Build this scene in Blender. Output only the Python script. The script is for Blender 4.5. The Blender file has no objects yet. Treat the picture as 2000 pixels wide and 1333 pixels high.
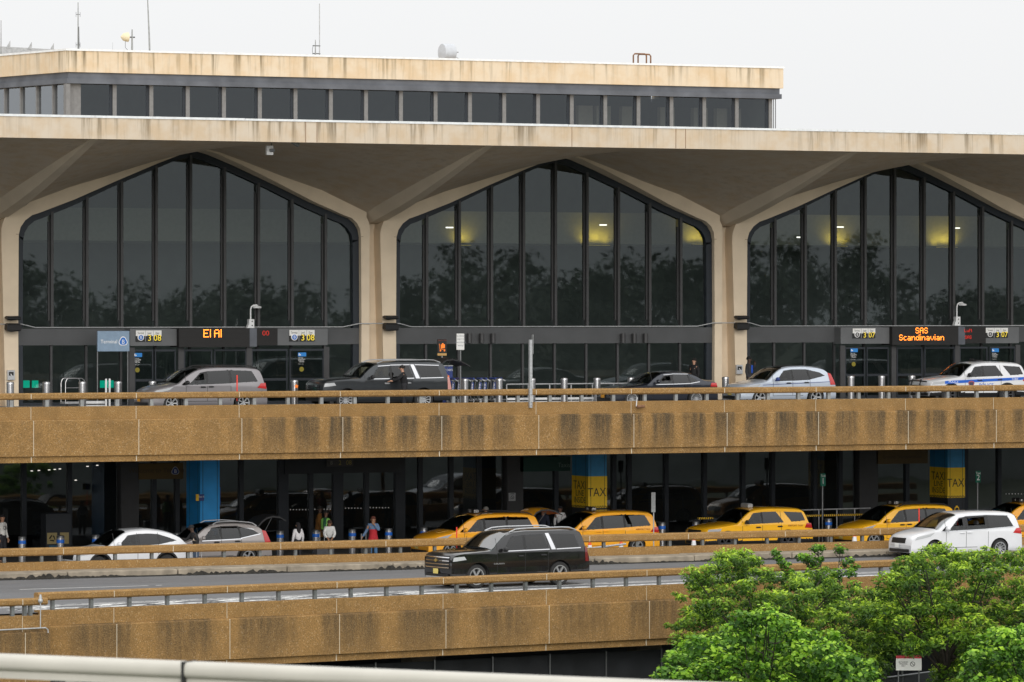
import bpy, math, random
import numpy as np
from mathutils import Vector, Matrix
random.seed(7)
SC = bpy.context.scene
COL = SC.collection
# ---------------------------------------------------------------- camera model (metres; X along the terminal front, Y into it)
F = 9200.0; HY = 600.0; ZC = 9.85
TH = math.atan(F/19000.0); CT, ST = math.cos(TH), math.sin(TH)
def at(px, Y):
    u = (px-1000)/F
    return Y*(u*CT+ST)/(CT-u*ST)
def dep(px, Y): return Y/(CT-(px-1000)/F*ST)
def zz(px, py, Y): return ZC-(py-HY)/F*dep(px, Y)
def gr(px, py, Z):
    d = (ZC-Z)*F/(py-HY); u = (px-1000)/F
    return d*(u*CT+ST), d*(CT-u*ST)
def ray(px, d):
    u = (px-1000)/F
    return d*(u*CT+ST), d*(CT-u*ST)
def s2l(r, g, b):
    return tuple(((x/255)/12.92 if x/255 <= .04045 else ((x/255+.055)/1.055)**2.4) for x in (r, g, b))
# ---------------------------------------------------------------- tagging
def tag(o, label=None, cat=None, group=None, kind=None):
    if label: o['label'] = label
    if cat: o['category'] = cat
    if group: o['group'] = group
    if kind: o['kind'] = kind
    return o
def empty(name, loc=(0, 0, 0), rz=0, label=None, cat=None, group=None):
    o = bpy.data.objects.new(name, None); COL.objects.link(o)
    o.location = loc; o.rotation_euler = (0, 0, rz); o.empty_display_size = .2
    return tag(o, label, cat, group)
def kids(o): return [c for c in bpy.data.objects if c.parent == o]
def copy_tree(o, parent=None, ch=None):
    if ch is None:
        ch = {}
        for q in bpy.data.objects:
            if q.parent: ch.setdefault(q.parent.name, []).append(q)
    c = o.copy(); COL.objects.link(c); c.parent = parent
    for k in ch.get(o.name, []): copy_tree(k, c, ch)
    return c
# ---------------------------------------------------------------- mesh builder
class MB:
    def __init__(s): s.v = []; s.f = []; s.m = []; s.T = None
    def add(s, vs, fs, m=0):
        b = len(s.v)
        if s.T is not None: vs = [tuple(s.T @ Vector(p)) for p in vs]
        s.v += [tuple(p) for p in vs]; s.f += [tuple(b+i for i in f) for f in fs]; s.m += [m]*len(fs)
        return s
    def box(s, x0, x1, y0, y1, z0, z1, m=0, bv=0):
        if bv > 0:
            P = [];
            for z, q in ((z0, bv), (z0+bv, 0), (z1-bv, 0), (z1, bv)):
                P.append([(x0+q, y0+q, z), (x1-q, y0+q, z), (x1-q, y1-q, z), (x0+q, y1-q, z)])
            vs = [p for r in P for p in r]; fs = [(3, 2, 1, 0), (12, 13, 14, 15)]
            for k in range(3):
                for i in range(4):
                    j = (i+1) % 4; fs.append((k*4+i, k*4+j, k*4+4+j, k*4+4+i))
            return s.add(vs, fs, m)
        return s.add([(x0, y0, z0), (x1, y0, z0), (x1, y1, z0), (x0, y1, z0), (x0, y0, z1), (x1, y0, z1), (x1, y1, z1), (x0, y1, z1)],
                     [(3, 2, 1, 0), (4, 5, 6, 7), (0, 1, 5, 4), (1, 2, 6, 5), (2, 3, 7, 6), (3, 0, 4, 7)], m)
    def quad(s, a, b, c, d, m=0): return s.add([a, b, c, d], [(0, 1, 2, 3)], m)
    def prism(s, pts, y0, y1, m=0):
        """polygon in (x,z), extruded along y; counter-clockwise seen from -y"""
        n = len(pts)
        vs = [(x, y0, z) for x, z in pts]+[(x, y1, z) for x, z in pts]
        fs = [tuple(range(n)), tuple(range(2*n-1, n-1, -1))]+[(i, i+n, (i+1) % n+n, (i+1) % n) for i in range(n)]
        return s.add(vs, fs, m)
    def sweep(s, prof, x0, x1, m=0):
        """profile in (y,z) extruded along x"""
        n = len(prof)
        vs = [(x0, y, z) for y, z in prof]+[(x1, y, z) for y, z in prof]
        fs = [tuple(range(n-1, -1, -1)), tuple(range(n, 2*n))]+[(i, (i+1) % n, (i+1) % n+n, i+n) for i in range(n)]
        return s.add(vs, fs, m)
    def tube(s, pts, r, n=8, m=0, cap=True):
        pts = [Vector(p) for p in pts]; k = len(pts)
        rr = r if isinstance(r, (list, tuple)) else [r]*k
        vs = []; ref = None
        for i, p in enumerate(pts):
            t = (pts[min(i+1, k-1)]-pts[max(i-1, 0)]).normalized()
            if ref is None: ref = Vector((0, 0, 1)) if abs(t.z) < .9 else Vector((1, 0, 0))
            a = (ref-t*ref.dot(t)).normalized(); b = t.cross(a); ref = a
            for j in range(n):
                q = 2*math.pi*j/n
                vs.append(tuple(p+(a*math.cos(q)+b*math.sin(q))*rr[i]))
        fs = [(i*n+j, i*n+(j+1) % n, (i+1)*n+(j+1) % n, (i+1)*n+j) for i in range(k-1) for j in range(n)]
        if cap: fs += [tuple(range(n-1, -1, -1)), tuple(range((k-1)*n, k*n))]
        return s.add(vs, fs, m)
    def lathe(s, prof, c, axis='z', n=20, m=0, cap=True):
        """prof: list of (radius, height)"""
        vs = []
        for r, h in prof:
            for j in range(n):
                q = 2*math.pi*j/n; a, b = r*math.cos(q), r*math.sin(q)
                vs.append({'z': (c[0]+a, c[1]+b, c[2]+h), 'y': (c[0]+a, c[1]+h, c[2]-b), 'x': (c[0]+h, c[1]+a, c[2]+b)}[axis])
        k = len(prof)
        fs = [(i*n+j, i*n+(j+1) % n, (i+1)*n+(j+1) % n, (i+1)*n+j) for i in range(k-1) for j in range(n)]
        if cap and prof[0][0] > 1e-4: fs.append(tuple(range(n-1, -1, -1)))
        if cap and prof[-1][0] > 1e-4: fs.append(tuple(range((k-1)*n, k*n)))
        return s.add(vs, fs, m)
    def ball(s, c, r, m=0, nu=12, nv=8, z0=-1):
        rx, ry, rz = r if isinstance(r, (tuple, list)) else (r, r, r)
        vs = []
        for i in range(nv+1):
            h = max(z0, -1)+(1-max(z0, -1))*i/nv if z0 > -1 else -math.cos(math.pi*i/nv)
            q = math.sqrt(max(0, 1-h*h))
            for j in range(nu):
                a = 2*math.pi*j/nu
                vs.append((c[0]+rx*q*math.cos(a), c[1]+ry*q*math.sin(a), c[2]+rz*h))
        fs = [(i*nu+j, i*nu+(j+1) % nu, (i+1)*nu+(j+1) % nu, (i+1)*nu+j) for i in range(nv) for j in range(nu)]
        return s.add(vs, fs, m)
    def text(s, txt, c, h, m=0, dir='x', align='CENTER', ex=.004, sx=1.0, flat=False):
        V, Fc = text_geo(txt, align)
        out = []
        for x, y, z in V:
            a, b, d = x*h*1.38*sx, y*h*1.38, (z*ex*50 if ex else 0)
            out.append((c[0]+a, c[1]-d, c[2]+b) if dir == 'x' else (c[0]-d, c[1]-a, c[2]+b))
        return s.add(out, Fc, m)
    def build(s, name, mats, parent=None, smooth=0, world=False):
        me = bpy.data.meshes.new(name)
        vs = s.v
        if world and parent is not None:
            inv = parent.matrix_basis.inverted() if parent.parent is None else parent.parent.matrix_basis.inverted()
            vs = [tuple(inv @ Vector(p)) for p in vs]
        me.from_pydata(vs, [], s.f)
        if not isinstance(mats, (list, tuple)): mats = [mats]
        for q in mats: me.materials.append(q)
        if len(mats) > 1: me.polygons.foreach_set('material_index', s.m)
        me.validate(); me.update()
        if smooth:
            me.polygons.foreach_set('use_smooth', [True]*len(me.polygons))
            me.set_sharp_from_angle(angle=math.radians(smooth))
        o = bpy.data.objects.new(name, me); COL.objects.link(o)
        if parent: o.parent = parent
        return o
_TC = {}
def text_geo(txt, align):
    k = (txt, align)
    if k not in _TC:
        cu = bpy.data.curves.new('t', 'FONT'); cu.body = txt; cu.align_x = align; cu.align_y = 'CENTER'; cu.size = 1; cu.extrude = .02
        cu.resolution_u = 3
        ob = bpy.data.objects.new('t', cu); COL.objects.link(ob)
        dg = bpy.context.evaluated_depsgraph_get()
        me = bpy.data.meshes.new_from_object(ob.evaluated_get(dg))
        _TC[k] = ([tuple(v.co) for v in me.vertices], [tuple(p.vertices) for p in me.polygons])
        bpy.data.objects.remove(ob); bpy.data.curves.remove(cu); bpy.data.meshes.remove(me)
    return _TC[k]
# ---------------------------------------------------------------- materials
def newmat(name):
    m = bpy.data.materials.new(name); m.use_nodes = True
    nt = m.node_tree; b = nt.nodes['Principled BSDF']
    return m, nt, b
def N(nt, t, **kw):
    n = nt.nodes.new(t)
    for k, v in kw.items():
        if k.startswith('i_'): n.inputs[int(k[2:])].default_value = v
        else: setattr(n, k, v)
    return n
def plain(name, col, rough=.6, metal=0, spec=.5, var=.12, vs=6, emit=0, bump=0, coat=0):
    m, nt, b = newmat(name)
    b.inputs['Roughness'].default_value = rough; b.inputs['Metallic'].default_value = metal
    b.inputs['Specular IOR Level'].default_value = spec
    if coat: b.inputs['Coat Weight'].default_value = coat; b.inputs['Coat Roughness'].default_value = .04
    if var:
        g = N(nt, 'ShaderNodeNewGeometry'); no = N(nt, 'ShaderNodeTexNoise'); no.inputs['Scale'].default_value = vs; no.inputs['Detail'].default_value = 5
        nt.links.new(g.outputs['Position'], no.inputs['Vector'])
        r = N(nt, 'ShaderNodeValToRGB'); r.color_ramp.elements[0].position = .3; r.color_ramp.elements[1].position = .7
        r.color_ramp.elements[0].color = tuple(x*(1-var) for x in col)+(1,); r.color_ramp.elements[1].color = tuple(min(1, x*(1+var)) for x in col)+(1,)
        nt.links.new(no.outputs[0], r.inputs[0]); nt.links.new(r.outputs[0], b.inputs['Base Color'])
        if bump:
            bp = N(nt, 'ShaderNodeBump'); bp.inputs['Strength'].default_value = bump; bp.inputs['Distance'].default_value = .02
            nt.links.new(no.outputs[0], bp.inputs['Height']); nt.links.new(bp.outputs[0], b.inputs['Normal'])
    else: b.inputs['Base Color'].default_value = tuple(col)+(1,)
    if emit:
        b.inputs['Emission Color'].default_value = tuple(col)+(1,); b.inputs['Emission Strength'].default_value = emit
    return m
def mixc(nt, fac, a, b, mode='MIX'):
    n = nt.nodes.new('ShaderNodeMix'); n.data_type = 'RGBA'; n.blend_type = mode
    for sck, val in ((n.inputs[0], fac), (n.inputs[6], a), (n.inputs[7], b)):
        if hasattr(val, 'is_linked') or hasattr(val, 'links'): nt.links.new(val, sck)
        elif isinstance(val, (int, float)): sck.default_value = val
        else: sck.default_value = tuple(val)+(1,) if len(val) == 3 else val
    return n.outputs[2]
def noise(nt, vec, scale, detail=4, rough=.5, sc=None):
    if sc:
        mp = N(nt, 'ShaderNodeMapping'); mp.inputs['Scale'].default_value = sc; nt.links.new(vec, mp.inputs[0]); vec = mp.outputs[0]
    n = N(nt, 'ShaderNodeTexNoise'); n.inputs['Scale'].default_value = scale; n.inputs['Detail'].default_value = detail; n.inputs['Roughness'].default_value = rough
    nt.links.new(vec, n.inputs['Vector']); return n.outputs[0]
def ramp(nt, fac, lo, hi):
    r = N(nt, 'ShaderNodeMapRange'); r.inputs[1].default_value = lo; r.inputs[2].default_value = hi; r.interpolation_type = 'SMOOTHSTEP'
    nt.links.new(fac, r.inputs[0]); return r.outputs[0]
def mth(nt, op, a, b=None, c=None):
    n = N(nt, 'ShaderNodeMath', operation=op)
    for i, v in enumerate((a, b, c)):
        if v is None: continue
        if isinstance(v, (int, float)): n.inputs[i].default_value = v
        else: nt.links.new(v, n.inputs[i])
    return n.outputs[0]
def pebble(name, col, stain=0, period=1.369, phase=0, ztop=5.7, zlo=4.4, along=(1, 0), bigx=None):
    """washed-pebble precast concrete; weather stains between the rail posts"""
    m, nt, b = newmat(name)
    g = N(nt, 'ShaderNodeNewGeometry').outputs['Position']
    fine = noise(nt, g, 30, 3, .7); med = noise(nt, g, 1.6, 4, .6)
    vor = N(nt, 'ShaderNodeTexVoronoi'); vor.inputs['Scale'].default_value = 36; nt.links.new(g, vor.inputs['Vector'])
    c0 = mixc(nt, ramp(nt, fine, .32, .68), [x*.62 for x in col], [x*1.3 for x in col])
    sp = mth(nt, 'GREATER_THAN', mth(nt, 'MULTIPLY', vor.outputs['Color'], 1.0), .86)
    c1 = mixc(nt, mth(nt, 'MULTIPLY', sp, .42), c0, (.62, .48, .3))
    c2 = mixc(nt, mth(nt, 'MULTIPLY', ramp(nt, med, .38, .7), .38), c1, [x*.55 for x in col])
    if stain:
        sx = N(nt, 'ShaderNodeSeparateXYZ'); nt.links.new(g, sx.inputs[0])
        along_v = mth(nt, 'ADD', mth(nt, 'MULTIPLY', sx.outputs[0], along[0]), mth(nt, 'MULTIPLY', sx.outputs[1], along[1]))
        wob = noise(nt, g, 1.0, 3, .5, sc=(2.5, 2.5, .5))
        ph = mth(nt, 'FRACT', mth(nt, 'DIVIDE', mth(nt, 'ADD', mth(nt, 'SUBTRACT', along_v, phase), mth(nt, 'MULTIPLY', mth(nt, 'SUBTRACT', wob, .5), .3)), period))
        tri = mth(nt, 'ABSOLUTE', mth(nt, 'SUBTRACT', ph, .5))       # 0 mid-way between posts, .5 at a post
        wash = mth(nt, 'SUBTRACT', 1.0, ramp(nt, tri, .27, .43))
        big = mth(nt, 'MULTIPLY', ramp(nt, noise(nt, g, .22, 2, .5, sc=(1, 1, .05)), .25, .5), bigx(nt, sx, along) if bigx else 1.0)
        strk = mth(nt, 'ADD', .35, mth(nt, 'MULTIPLY', .6, ramp(nt, noise(nt, g, 1.0, 5, .65, sc=(5, 5, .35)), .3, .6)))
        zf = ramp(nt, sx.outputs[2], zlo-.9, ztop-.1)
        below = mth(nt, 'LESS_THAN', sx.outputs[2], ztop+.005)
        top = mth(nt, 'ADD', mth(nt, 'MULTIPLY', below, .88), .12)
        fac = mth(nt, 'MULTIPLY', mth(nt, 'MULTIPLY', mth(nt, 'MULTIPLY', wash, strk), big), mth(nt, 'MULTIPLY', mth(nt, 'MULTIPLY', zf, top), stain))
        c2 = mixc(nt, mth(nt, 'MULTIPLY', fac, .97), c2, mixc(nt, ramp(nt, fine, .4, .65), (.045, .036, .024), (.13, .095, .055)))
    nt.links.new(c2, b.inputs['Base Color'])
    b.inputs['Roughness'].default_value = .9; b.inputs['Specular IOR Level'].default_value = .2
    bp = N(nt, 'ShaderNodeBump'); bp.inputs['Strength'].default_value = .5; bp.inputs['Distance'].default_value = .015
    nt.links.new(fine, bp.inputs['Height']); nt.links.new(bp.outputs[0], b.inputs['Normal'])
    return m
def streaky(name, col, dark, amt=.8, ztop=17.0, h=.9):
    m, nt, b = newmat(name)
    g = N(nt, 'ShaderNodeNewGeometry').outputs['Position']
    sx = N(nt, 'ShaderNodeSeparateXYZ'); nt.links.new(g, sx.inputs[0])
    s1 = ramp(nt, noise(nt, g, 1.0, 6, .65, sc=(2.9, 2.9, .15)), .47, .66)
    s3 = ramp(nt, noise(nt, g, 1.0, 3, .5, sc=(.35, .35, .1)), .42, .62)
    zf = ramp(nt, sx.outputs[2], ztop-h*1.6, ztop)
    blot = noise(nt, g, 1.3, 5, .6)
    c0 = mixc(nt, ramp(nt, blot, .35, .7), col, [col[0]*.94, col[1]*.86, col[2]*.75])
    c1 = mixc(nt, mth(nt, 'MULTIPLY', mth(nt, 'MULTIPLY', s1, zf), mth(nt, 'MULTIPLY', mth(nt, 'ADD', mth(nt, 'MULTIPLY', s3, .75), .25), amt)), c0, dark)
    rim = ramp(nt, sx.outputs[2], ztop-.14, ztop)
    c2 = mixc(nt, mth(nt, 'MULTIPLY', mth(nt, 'MULTIPLY', rim, ramp(nt, noise(nt, g, 3, 4), .4, .6)), .45*amt), c1, dark)
    nt.links.new(c2, b.inputs['Base Color']); b.inputs['Roughness'].default_value = .85; b.inputs['Specular IOR Level'].default_value = .25
    return m
def glassmat(name, tint, wave=.0, ior=1.5, rough=0.0, scale=.5, refl=(1, 1, 1)):
    m = bpy.data.materials.new(name); m.use_nodes = True; nt = m.node_tree; nt.nodes.clear()
    out = N(nt, 'ShaderNodeOutputMaterial'); mx = N(nt, 'ShaderNodeMixShader'); tr = N(nt, 'ShaderNodeBsdfTransparent'); gl = N(nt, 'ShaderNodeBsdfGlossy')
    fr = N(nt, 'ShaderNodeFresnel'); fr.inputs[0].default_value = ior
    tr.inputs[0].default_value = tuple(tint)+(1,); gl.inputs['Roughness'].default_value = rough; gl.inputs[0].default_value = tuple(refl)+(1,)
    ge = N(nt, 'ShaderNodeNewGeometry')
    # same reflectance from either side
    if wave:
        bp = N(nt, 'ShaderNodeBump'); bp.inputs['Strength'].default_value = wave; bp.inputs['Distance'].default_value = .05
        nt.links.new(noise(nt, ge.outputs['Position'], scale, 2), bp.inputs['Height']); nt.links.new(bp.outputs[0], gl.inputs['Normal'])
    f2 = mth(nt, 'MULTIPLY', fr.outputs[0], mth(nt, 'SUBTRACT', 1.0, ge.outputs['Backfacing']))
    nt.links.new(f2, mx.inputs[0]); nt.links.new(tr.outputs[0], mx.inputs[1]); nt.links.new(gl.outputs[0], mx.inputs[2]); nt.links.new(mx.outputs[0], out.inputs[0])
    return m
def paint(name, col, rough=.25, metal=0., coat=1.0):
    m, nt, b = newmat(name)
    ge = N(nt, 'ShaderNodeNewGeometry')
    dirt = ramp(nt, noise(nt, ge.outputs['Position'], 3, 5, .6), .3, .8)
    c = mixc(nt, mth(nt, 'MULTIPLY', dirt, .12), col, [x*.6+.03 for x in col])
    c = mixc(nt, ge.outputs['Backfacing'], c, (.02, .02, .02))
    nt.links.new(c, b.inputs['Base Color'])
    b.inputs['Roughness'].default_value = rough; b.inputs['Metallic'].default_value = metal
    b.inputs['Coat Weight'].default_value = coat; b.inputs['Coat Roughness'].default_value = .05
    return m
BR = (.31, .182, .068)
M = {}
M['beige'] = streaky('precast_concrete', (.63, .54, .43), (.2, .15, .09), .85, 17.0, .9)
M['beige_top'] = streaky('penthouse_concrete', (.66, .56, .425), (.16, .125, .07), 1.0, 20.37, .95)
M['pier'] = plain('smooth_concrete', (.72, .60, .45), .8, spec=.25, var=.07, vs=1.2)
M['soffit'] = streaky('soffit_concrete', (.57, .49, .395), (.38, .32, .25), .5, 17.5, 6)
M['rib'] = plain('rib_concrete', (.60, .515, .405), .85, spec=.2, var=.07, vs=.7)
M['flash'] = plain('white_flashing', (.75, .77, .78), .5, var=.1)
M['bronze'] = plain('dark_metal', (.03, .035, .043), .45, metal=.4, var=.1, vs=2)
M['mull'] = plain('mullion_metal', (.06, .06, .062), .5, metal=.3, var=.1, vs=2)
M['band'] = plain('grey_panel', (.075, .078, .082), .55, metal=.2, var=.12, vs=1)
M['band2'] = plain('grey_sign_panel', (.13, .135, .14), .5, metal=.2, var=.1, vs=1)
M['phmetal'] = plain('penthouse_metal', (.12, .13, .15), .55, metal=.4, var=.25, vs=1.2)
M['phmull'] = plain('penthouse_mullion', (.20, .20, .20), .55, metal=.3, var=.1)
M['glass'] = glassmat('tinted_glass', (.50, .55, .56), .012, 1.66, rough=.012, scale=.35, refl=(.86, .96, .98))
M['glass_low'] = glassmat('lower_glass', (.32, .33, .34), .07, 1.75, rough=.02, scale=.45, refl=(.88, .95, 1))
M['glass_ph'] = glassmat('penthouse_glass', (.38, .4, .42), .03, 1.78, refl=(.86, .94, 1))
M['glass_ph2'] = glassmat('penthouse_side_glass', (.38, .4, .42), .03, 3.4, refl=(.9, .95, 1))
M['inter'] = plain('interior_dark', (.22, .235, .22), .8, var=.2, vs=.6)
M['inter_l'] = plain('interior_beige', (.5, .48, .37), .8, var=.05)
M['darkwall'] = plain('dark_wall', (.026, .031, .038), .6, var=.2, vs=1)  # bluish lift of the blacks put into the colour in place of haze
M['yellowlamp'] = plain('cove_glow', (1.0, .75, .1), .5, var=0, emit=1.2)
M['whitelamp'] = plain('tube_glow', (1, .95, .8), .5, var=0, emit=9)
M['whitelamp2'] = plain('tube_glow_dim', (1, .93, .8), .5, var=0, emit=3)
M['warm'] = plain('warm_tube', (1, .62, .2), .5, var=0, emit=3)
M['green'] = plain('green_glow', (.0, .55, .34), .5, var=0, emit=.8)
M['led'] = plain('led_amber', (1, .24, .02), .5, var=0, emit=4.5)
M['ledred'] = plain('led_red', (1, .03, .01), .5, var=0, emit=.45)
M['screen'] = plain('display_black', (.012, .011, .011), .7, var=.1)
M['brown'] = pebble('pebble_concrete', BR)
PHASE = at(24, 162.4)
M['brown_up'] = pebble('pebble_concrete_stained', BR, 1.0, 1.369, PHASE, 5.725, 4.39, bigx=lambda nt, sx, al: mth(nt, 'ADD', .18, mth(nt, 'MULTIPLY', .82, ramp(nt, sx.outputs[0], 65.5, 71))))
M['grout'] = plain('pale_joint', (.62, .55, .43), .8, var=.1)
M['post'] = plain('galvanised_post', (.30, .31, .31), .5, metal=.4, var=.2, vs=8)
M['post_d'] = plain('weathered_post', (.16, .17, .17), .6, metal=.3, var=.3, vs=8)
M['steel'] = plain('brushed_steel', (.48, .48, .49), .28, metal=.85, var=.08, vs=5)
M['steel_d'] = plain('dark_steel', (.14, .145, .15), .4, metal=.6, var=.1)
M['galv'] = plain('galvanised_sheet', (.42, .43, .44), .5, metal=.3, var=.15, vs=9)
M['kerb'] = plain('kerb_concrete', (.27, .232, .18), .9, spec=.2, var=.3, vs=2.2, bump=.4)
M['gunk'] = plain('black_grime', (.02, .018, .014), .95, var=.4, vs=12)
M['black'] = plain('black_plastic', (.014, .014, .015), .5, var=0)
M['rubber'] = plain('rubber', (.018, .018, .018), .8, var=.1)
M['white'] = plain('white_paint', (.74, .75, .76), .45, var=.06)
M['wh2'] = plain('sign_white', (.78, .78, .76), .5, var=0)
M['yel'] = plain('sign_yellow', (.86, .52, .02), .5, var=.05)
M['ylet'] = plain('sign_yellow_letters', (.95, .72, .05), .5, var=0, emit=.25)
M['wlet'] = plain('sign_white_letters', (.85, .85, .85), .5, var=0)
M['blk'] = plain('sign_black', (.015, .015, .015), .5, var=0)
M['taxiy'] = plain('column_yellow', (.98, .62, .02), .5, var=.05)
M['bluecol'] = plain('column_blue', (.015, .33, .78), .45, var=.08, vs=2)
M['blueband'] = plain('blue_band', (.01, .14, .62), .4, var=0)
M['signblue'] = plain('sign_blue', (.02, .16, .55), .5, var=0)
M['bluegrey'] = plain('sign_bluegrey', (.22, .31, .42), .5, var=.06)
M['orange'] = plain('orange_sign', (.85, .2, .02), .5, var=0, emit=.4)
M['navy'] = plain('navy', (.03, .055, .22), .5, var=.1)
M['greensign'] = plain('green_sign', (.0, .14, .085), .5, var=0)
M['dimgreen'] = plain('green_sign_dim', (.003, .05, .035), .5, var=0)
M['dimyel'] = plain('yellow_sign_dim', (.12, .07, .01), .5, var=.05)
M['cone'] = plain('cone_orange', (.85, .11, .02), .5, var=0)
M['red'] = plain('red_marker', (.75, .05, .03), .5, var=0)
M['chrome'] = plain('chrome', (.8, .8, .82), .12, metal=1, var=0)
M['satin'] = plain('satin_silver', (.62, .63, .65), .3, metal=.7, var=0)
M['alloy'] = plain('alloy', (.5, .51, .52), .3, metal=.7, var=0)
M['alloy_d'] = plain('alloy_dark', (.08, .08, .085), .35, metal=.6, var=0)
M['cglass'] = glassmat('car_glass', (.10, .11, .11), 0, 1.7)
M['cglass_l'] = glassmat('car_glass_clear', (.42, .46, .45), 0, 1.6)
M['ws_sky'] = glassmat('windscreen_sky', (.3, .34, .33), 0, 3.0)
M['cglass_w'] = glassmat('car_windscreen', (.3, .34, .33), 0, 1.55)
M['lamp'] = plain('headlamp', (.62, .64, .66), .12, metal=.3, var=0)
M['tail'] = plain('tail_lamp', (.5, .02, .02), .2, var=0, coat=1)
M['amber'] = plain('amber_lamp', (.8, .3, .03), .3, var=0)
M['plate'] = plain('plate_yellow', (.68, .55, .16), .5, var=.1, vs=30)
M['plate_o'] = plain('plate_orange', (.78, .36, .03), .5, var=.1, vs=30)
M['seat'] = plain('seat_fabric', (.05, .05, .052), .8, var=.1)
M['rust'] = plain('rusty_brown', (.2, .1, .05), .8, var=.3)
M['fabric'] = plain('black_mesh', (.013, .015, .018), .8, var=.3, vs=1.5)
M['bark'] = plain('bark', (.035, .028, .022), .9, var=.3, vs=8)
# ================================================================= world, sun, camera
w = bpy.data.worlds.new("World"); SC.world = w; w.use_nodes = True
nt = w.node_tree; nt.nodes.clear()
out = N(nt, 'ShaderNodeOutputWorld'); bg = N(nt, 'ShaderNodeBackground'); sky = N(nt, 'ShaderNodeTexSky')
SUN_EL, SUN_AZ = math.radians(21), math.radians(196)
sky.sky_type = 'NISHITA'; sky.sun_disc = False; sky.sun_elevation = SUN_EL; sky.sun_rotation = SUN_AZ
hs = N(nt, 'ShaderNodeHueSaturation'); hs.inputs['Saturation'].default_value = .08
nt.links.new(sky.outputs[0], hs.inputs['Color'])
tc = N(nt, 'ShaderNodeTexCoord'); sx = N(nt, 'ShaderNodeSeparateXYZ'); nt.links.new(tc.outputs['Generated'], sx.inputs[0])
cloud = noise(nt, tc.outputs['Generated'], 1.6, 4, .5, sc=(1, 1, 3))
mr = N(nt, 'ShaderNodeMapRange'); mr.inputs[1].default_value = 0; mr.inputs[2].default_value = .7; mr.inputs[3].default_value = 7.72; mr.inputs[4].default_value = 13.6
nt.links.new(sx.outputs[2], mr.inputs[0])
gm = N(nt, 'ShaderNodeCombineColor')
cl = mth(nt, 'MULTIPLY', mr.outputs[0], mth(nt, 'ADD', mth(nt, 'MULTIPLY', cloud, .06), .97))
for i, k in enumerate((.992, 1.0, 1.008)): nt.links.new(mth(nt, 'MULTIPLY', cl, k), gm.inputs[i])
nt.links.new(mixc(nt, .93, hs.outputs[0], gm.outputs[0]), bg.inputs[0]); bg.inputs[1].default_value = .1
nt.links.new(bg.outputs[0], out.inputs[0])
sl = bpy.data.lights.new('sun', 'SUN'); sl.energy = 1.5; sl.angle = math.radians(45); sl.color = (1, .96, .9)
so = bpy.data.objects.new('sun', sl); COL.objects.link(so)
# sun behind and left of the viewer
sd = Vector((math.sin(SUN_AZ)*math.cos(SUN_EL), math.cos(SUN_AZ)*math.cos(SUN_EL), math.sin(SUN_EL)))
so.rotation_euler = sd.to_track_quat('Z', 'Y').to_euler(); so.location = (60, 100, 60)
cam = bpy.data.cameras.new('camera'); co = bpy.data.objects.new('camera', cam); COL.objects.link(co); SC.camera = co
co.location = (0, 0, ZC); co.rotation_euler = (math.pi/2, 0, -TH)
cam.sensor_width = 36; cam.lens = F/2000*36; cam.shift_y = -(666.5-HY)/2000; cam.clip_start = 1; cam.clip_end = 6000
cam.dof.use_dof = True; cam.dof.focus_distance = 185; cam.dof.aperture_fstop = 11
SC.view_settings.view_transform = 'Standard'; SC.view_settings.look = 'None'; SC.view_settings.exposure = .16; SC.view_settings.gamma = 1
# ================================================================= ground and roads
def structure(o): o['kind'] = 'structure'; return o
XL, XR = 20, 150
gm_ = plain('grass_ground', (.05, .06, .03), .95, var=.3, vs=.8)
b = MB(); b.quad((-2500, -2500, -5), (2500, -2500, -5), (2500, 2500, -5), (-2500, 2500, -5)); structure(b.build('ground', gm_))
def asphalt(name, base):
    m, nt, bb = newmat(name); g = N(nt, 'ShaderNodeNewGeometry').outputs['Position']
    c = mixc(nt, ramp(nt, noise(nt, g, 30, 3, .7), .3, .7), [x*.75 for x in base], [x*1.3 for x in base])
    c = mixc(nt, mth(nt, 'MULTIPLY', ramp(nt, noise(nt, g, .5, 4, .6, sc=(.3, 1.4, 1)), .35, .7), .5), c, [x*.72 for x in base])
    nt.links.new(c, bb.inputs['Base Color'])
    c = mixc(nt, mth(nt, 'MULTIPLY', ramp(nt, noise(nt, g, 1, 3, .5, sc=(.03, 1.7, 1)), .52, .6), .35), c, [x*.6 for x in base])
    c = mixc(nt, mth(nt, 'MULTIPLY', ramp(nt, noise(nt, g, 1.4, 5, .7), .6, .68), .5), c, [x*.5 for x in base])
    rr = N(nt, 'ShaderNodeMapRange'); rr.inputs[3].default_value = .42; rr.inputs[4].default_value = .75
    nt.links.new(noise(nt, g, .7, 3), rr.inputs[0]); nt.links.new(rr.outputs[0], bb.inputs['Roughness'])
    return m
M['asph'] = asphalt('asphalt', (.15, .153, .16)); M['asph2'] = asphalt('asphalt_dark', (.07, .07, .072))
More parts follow.
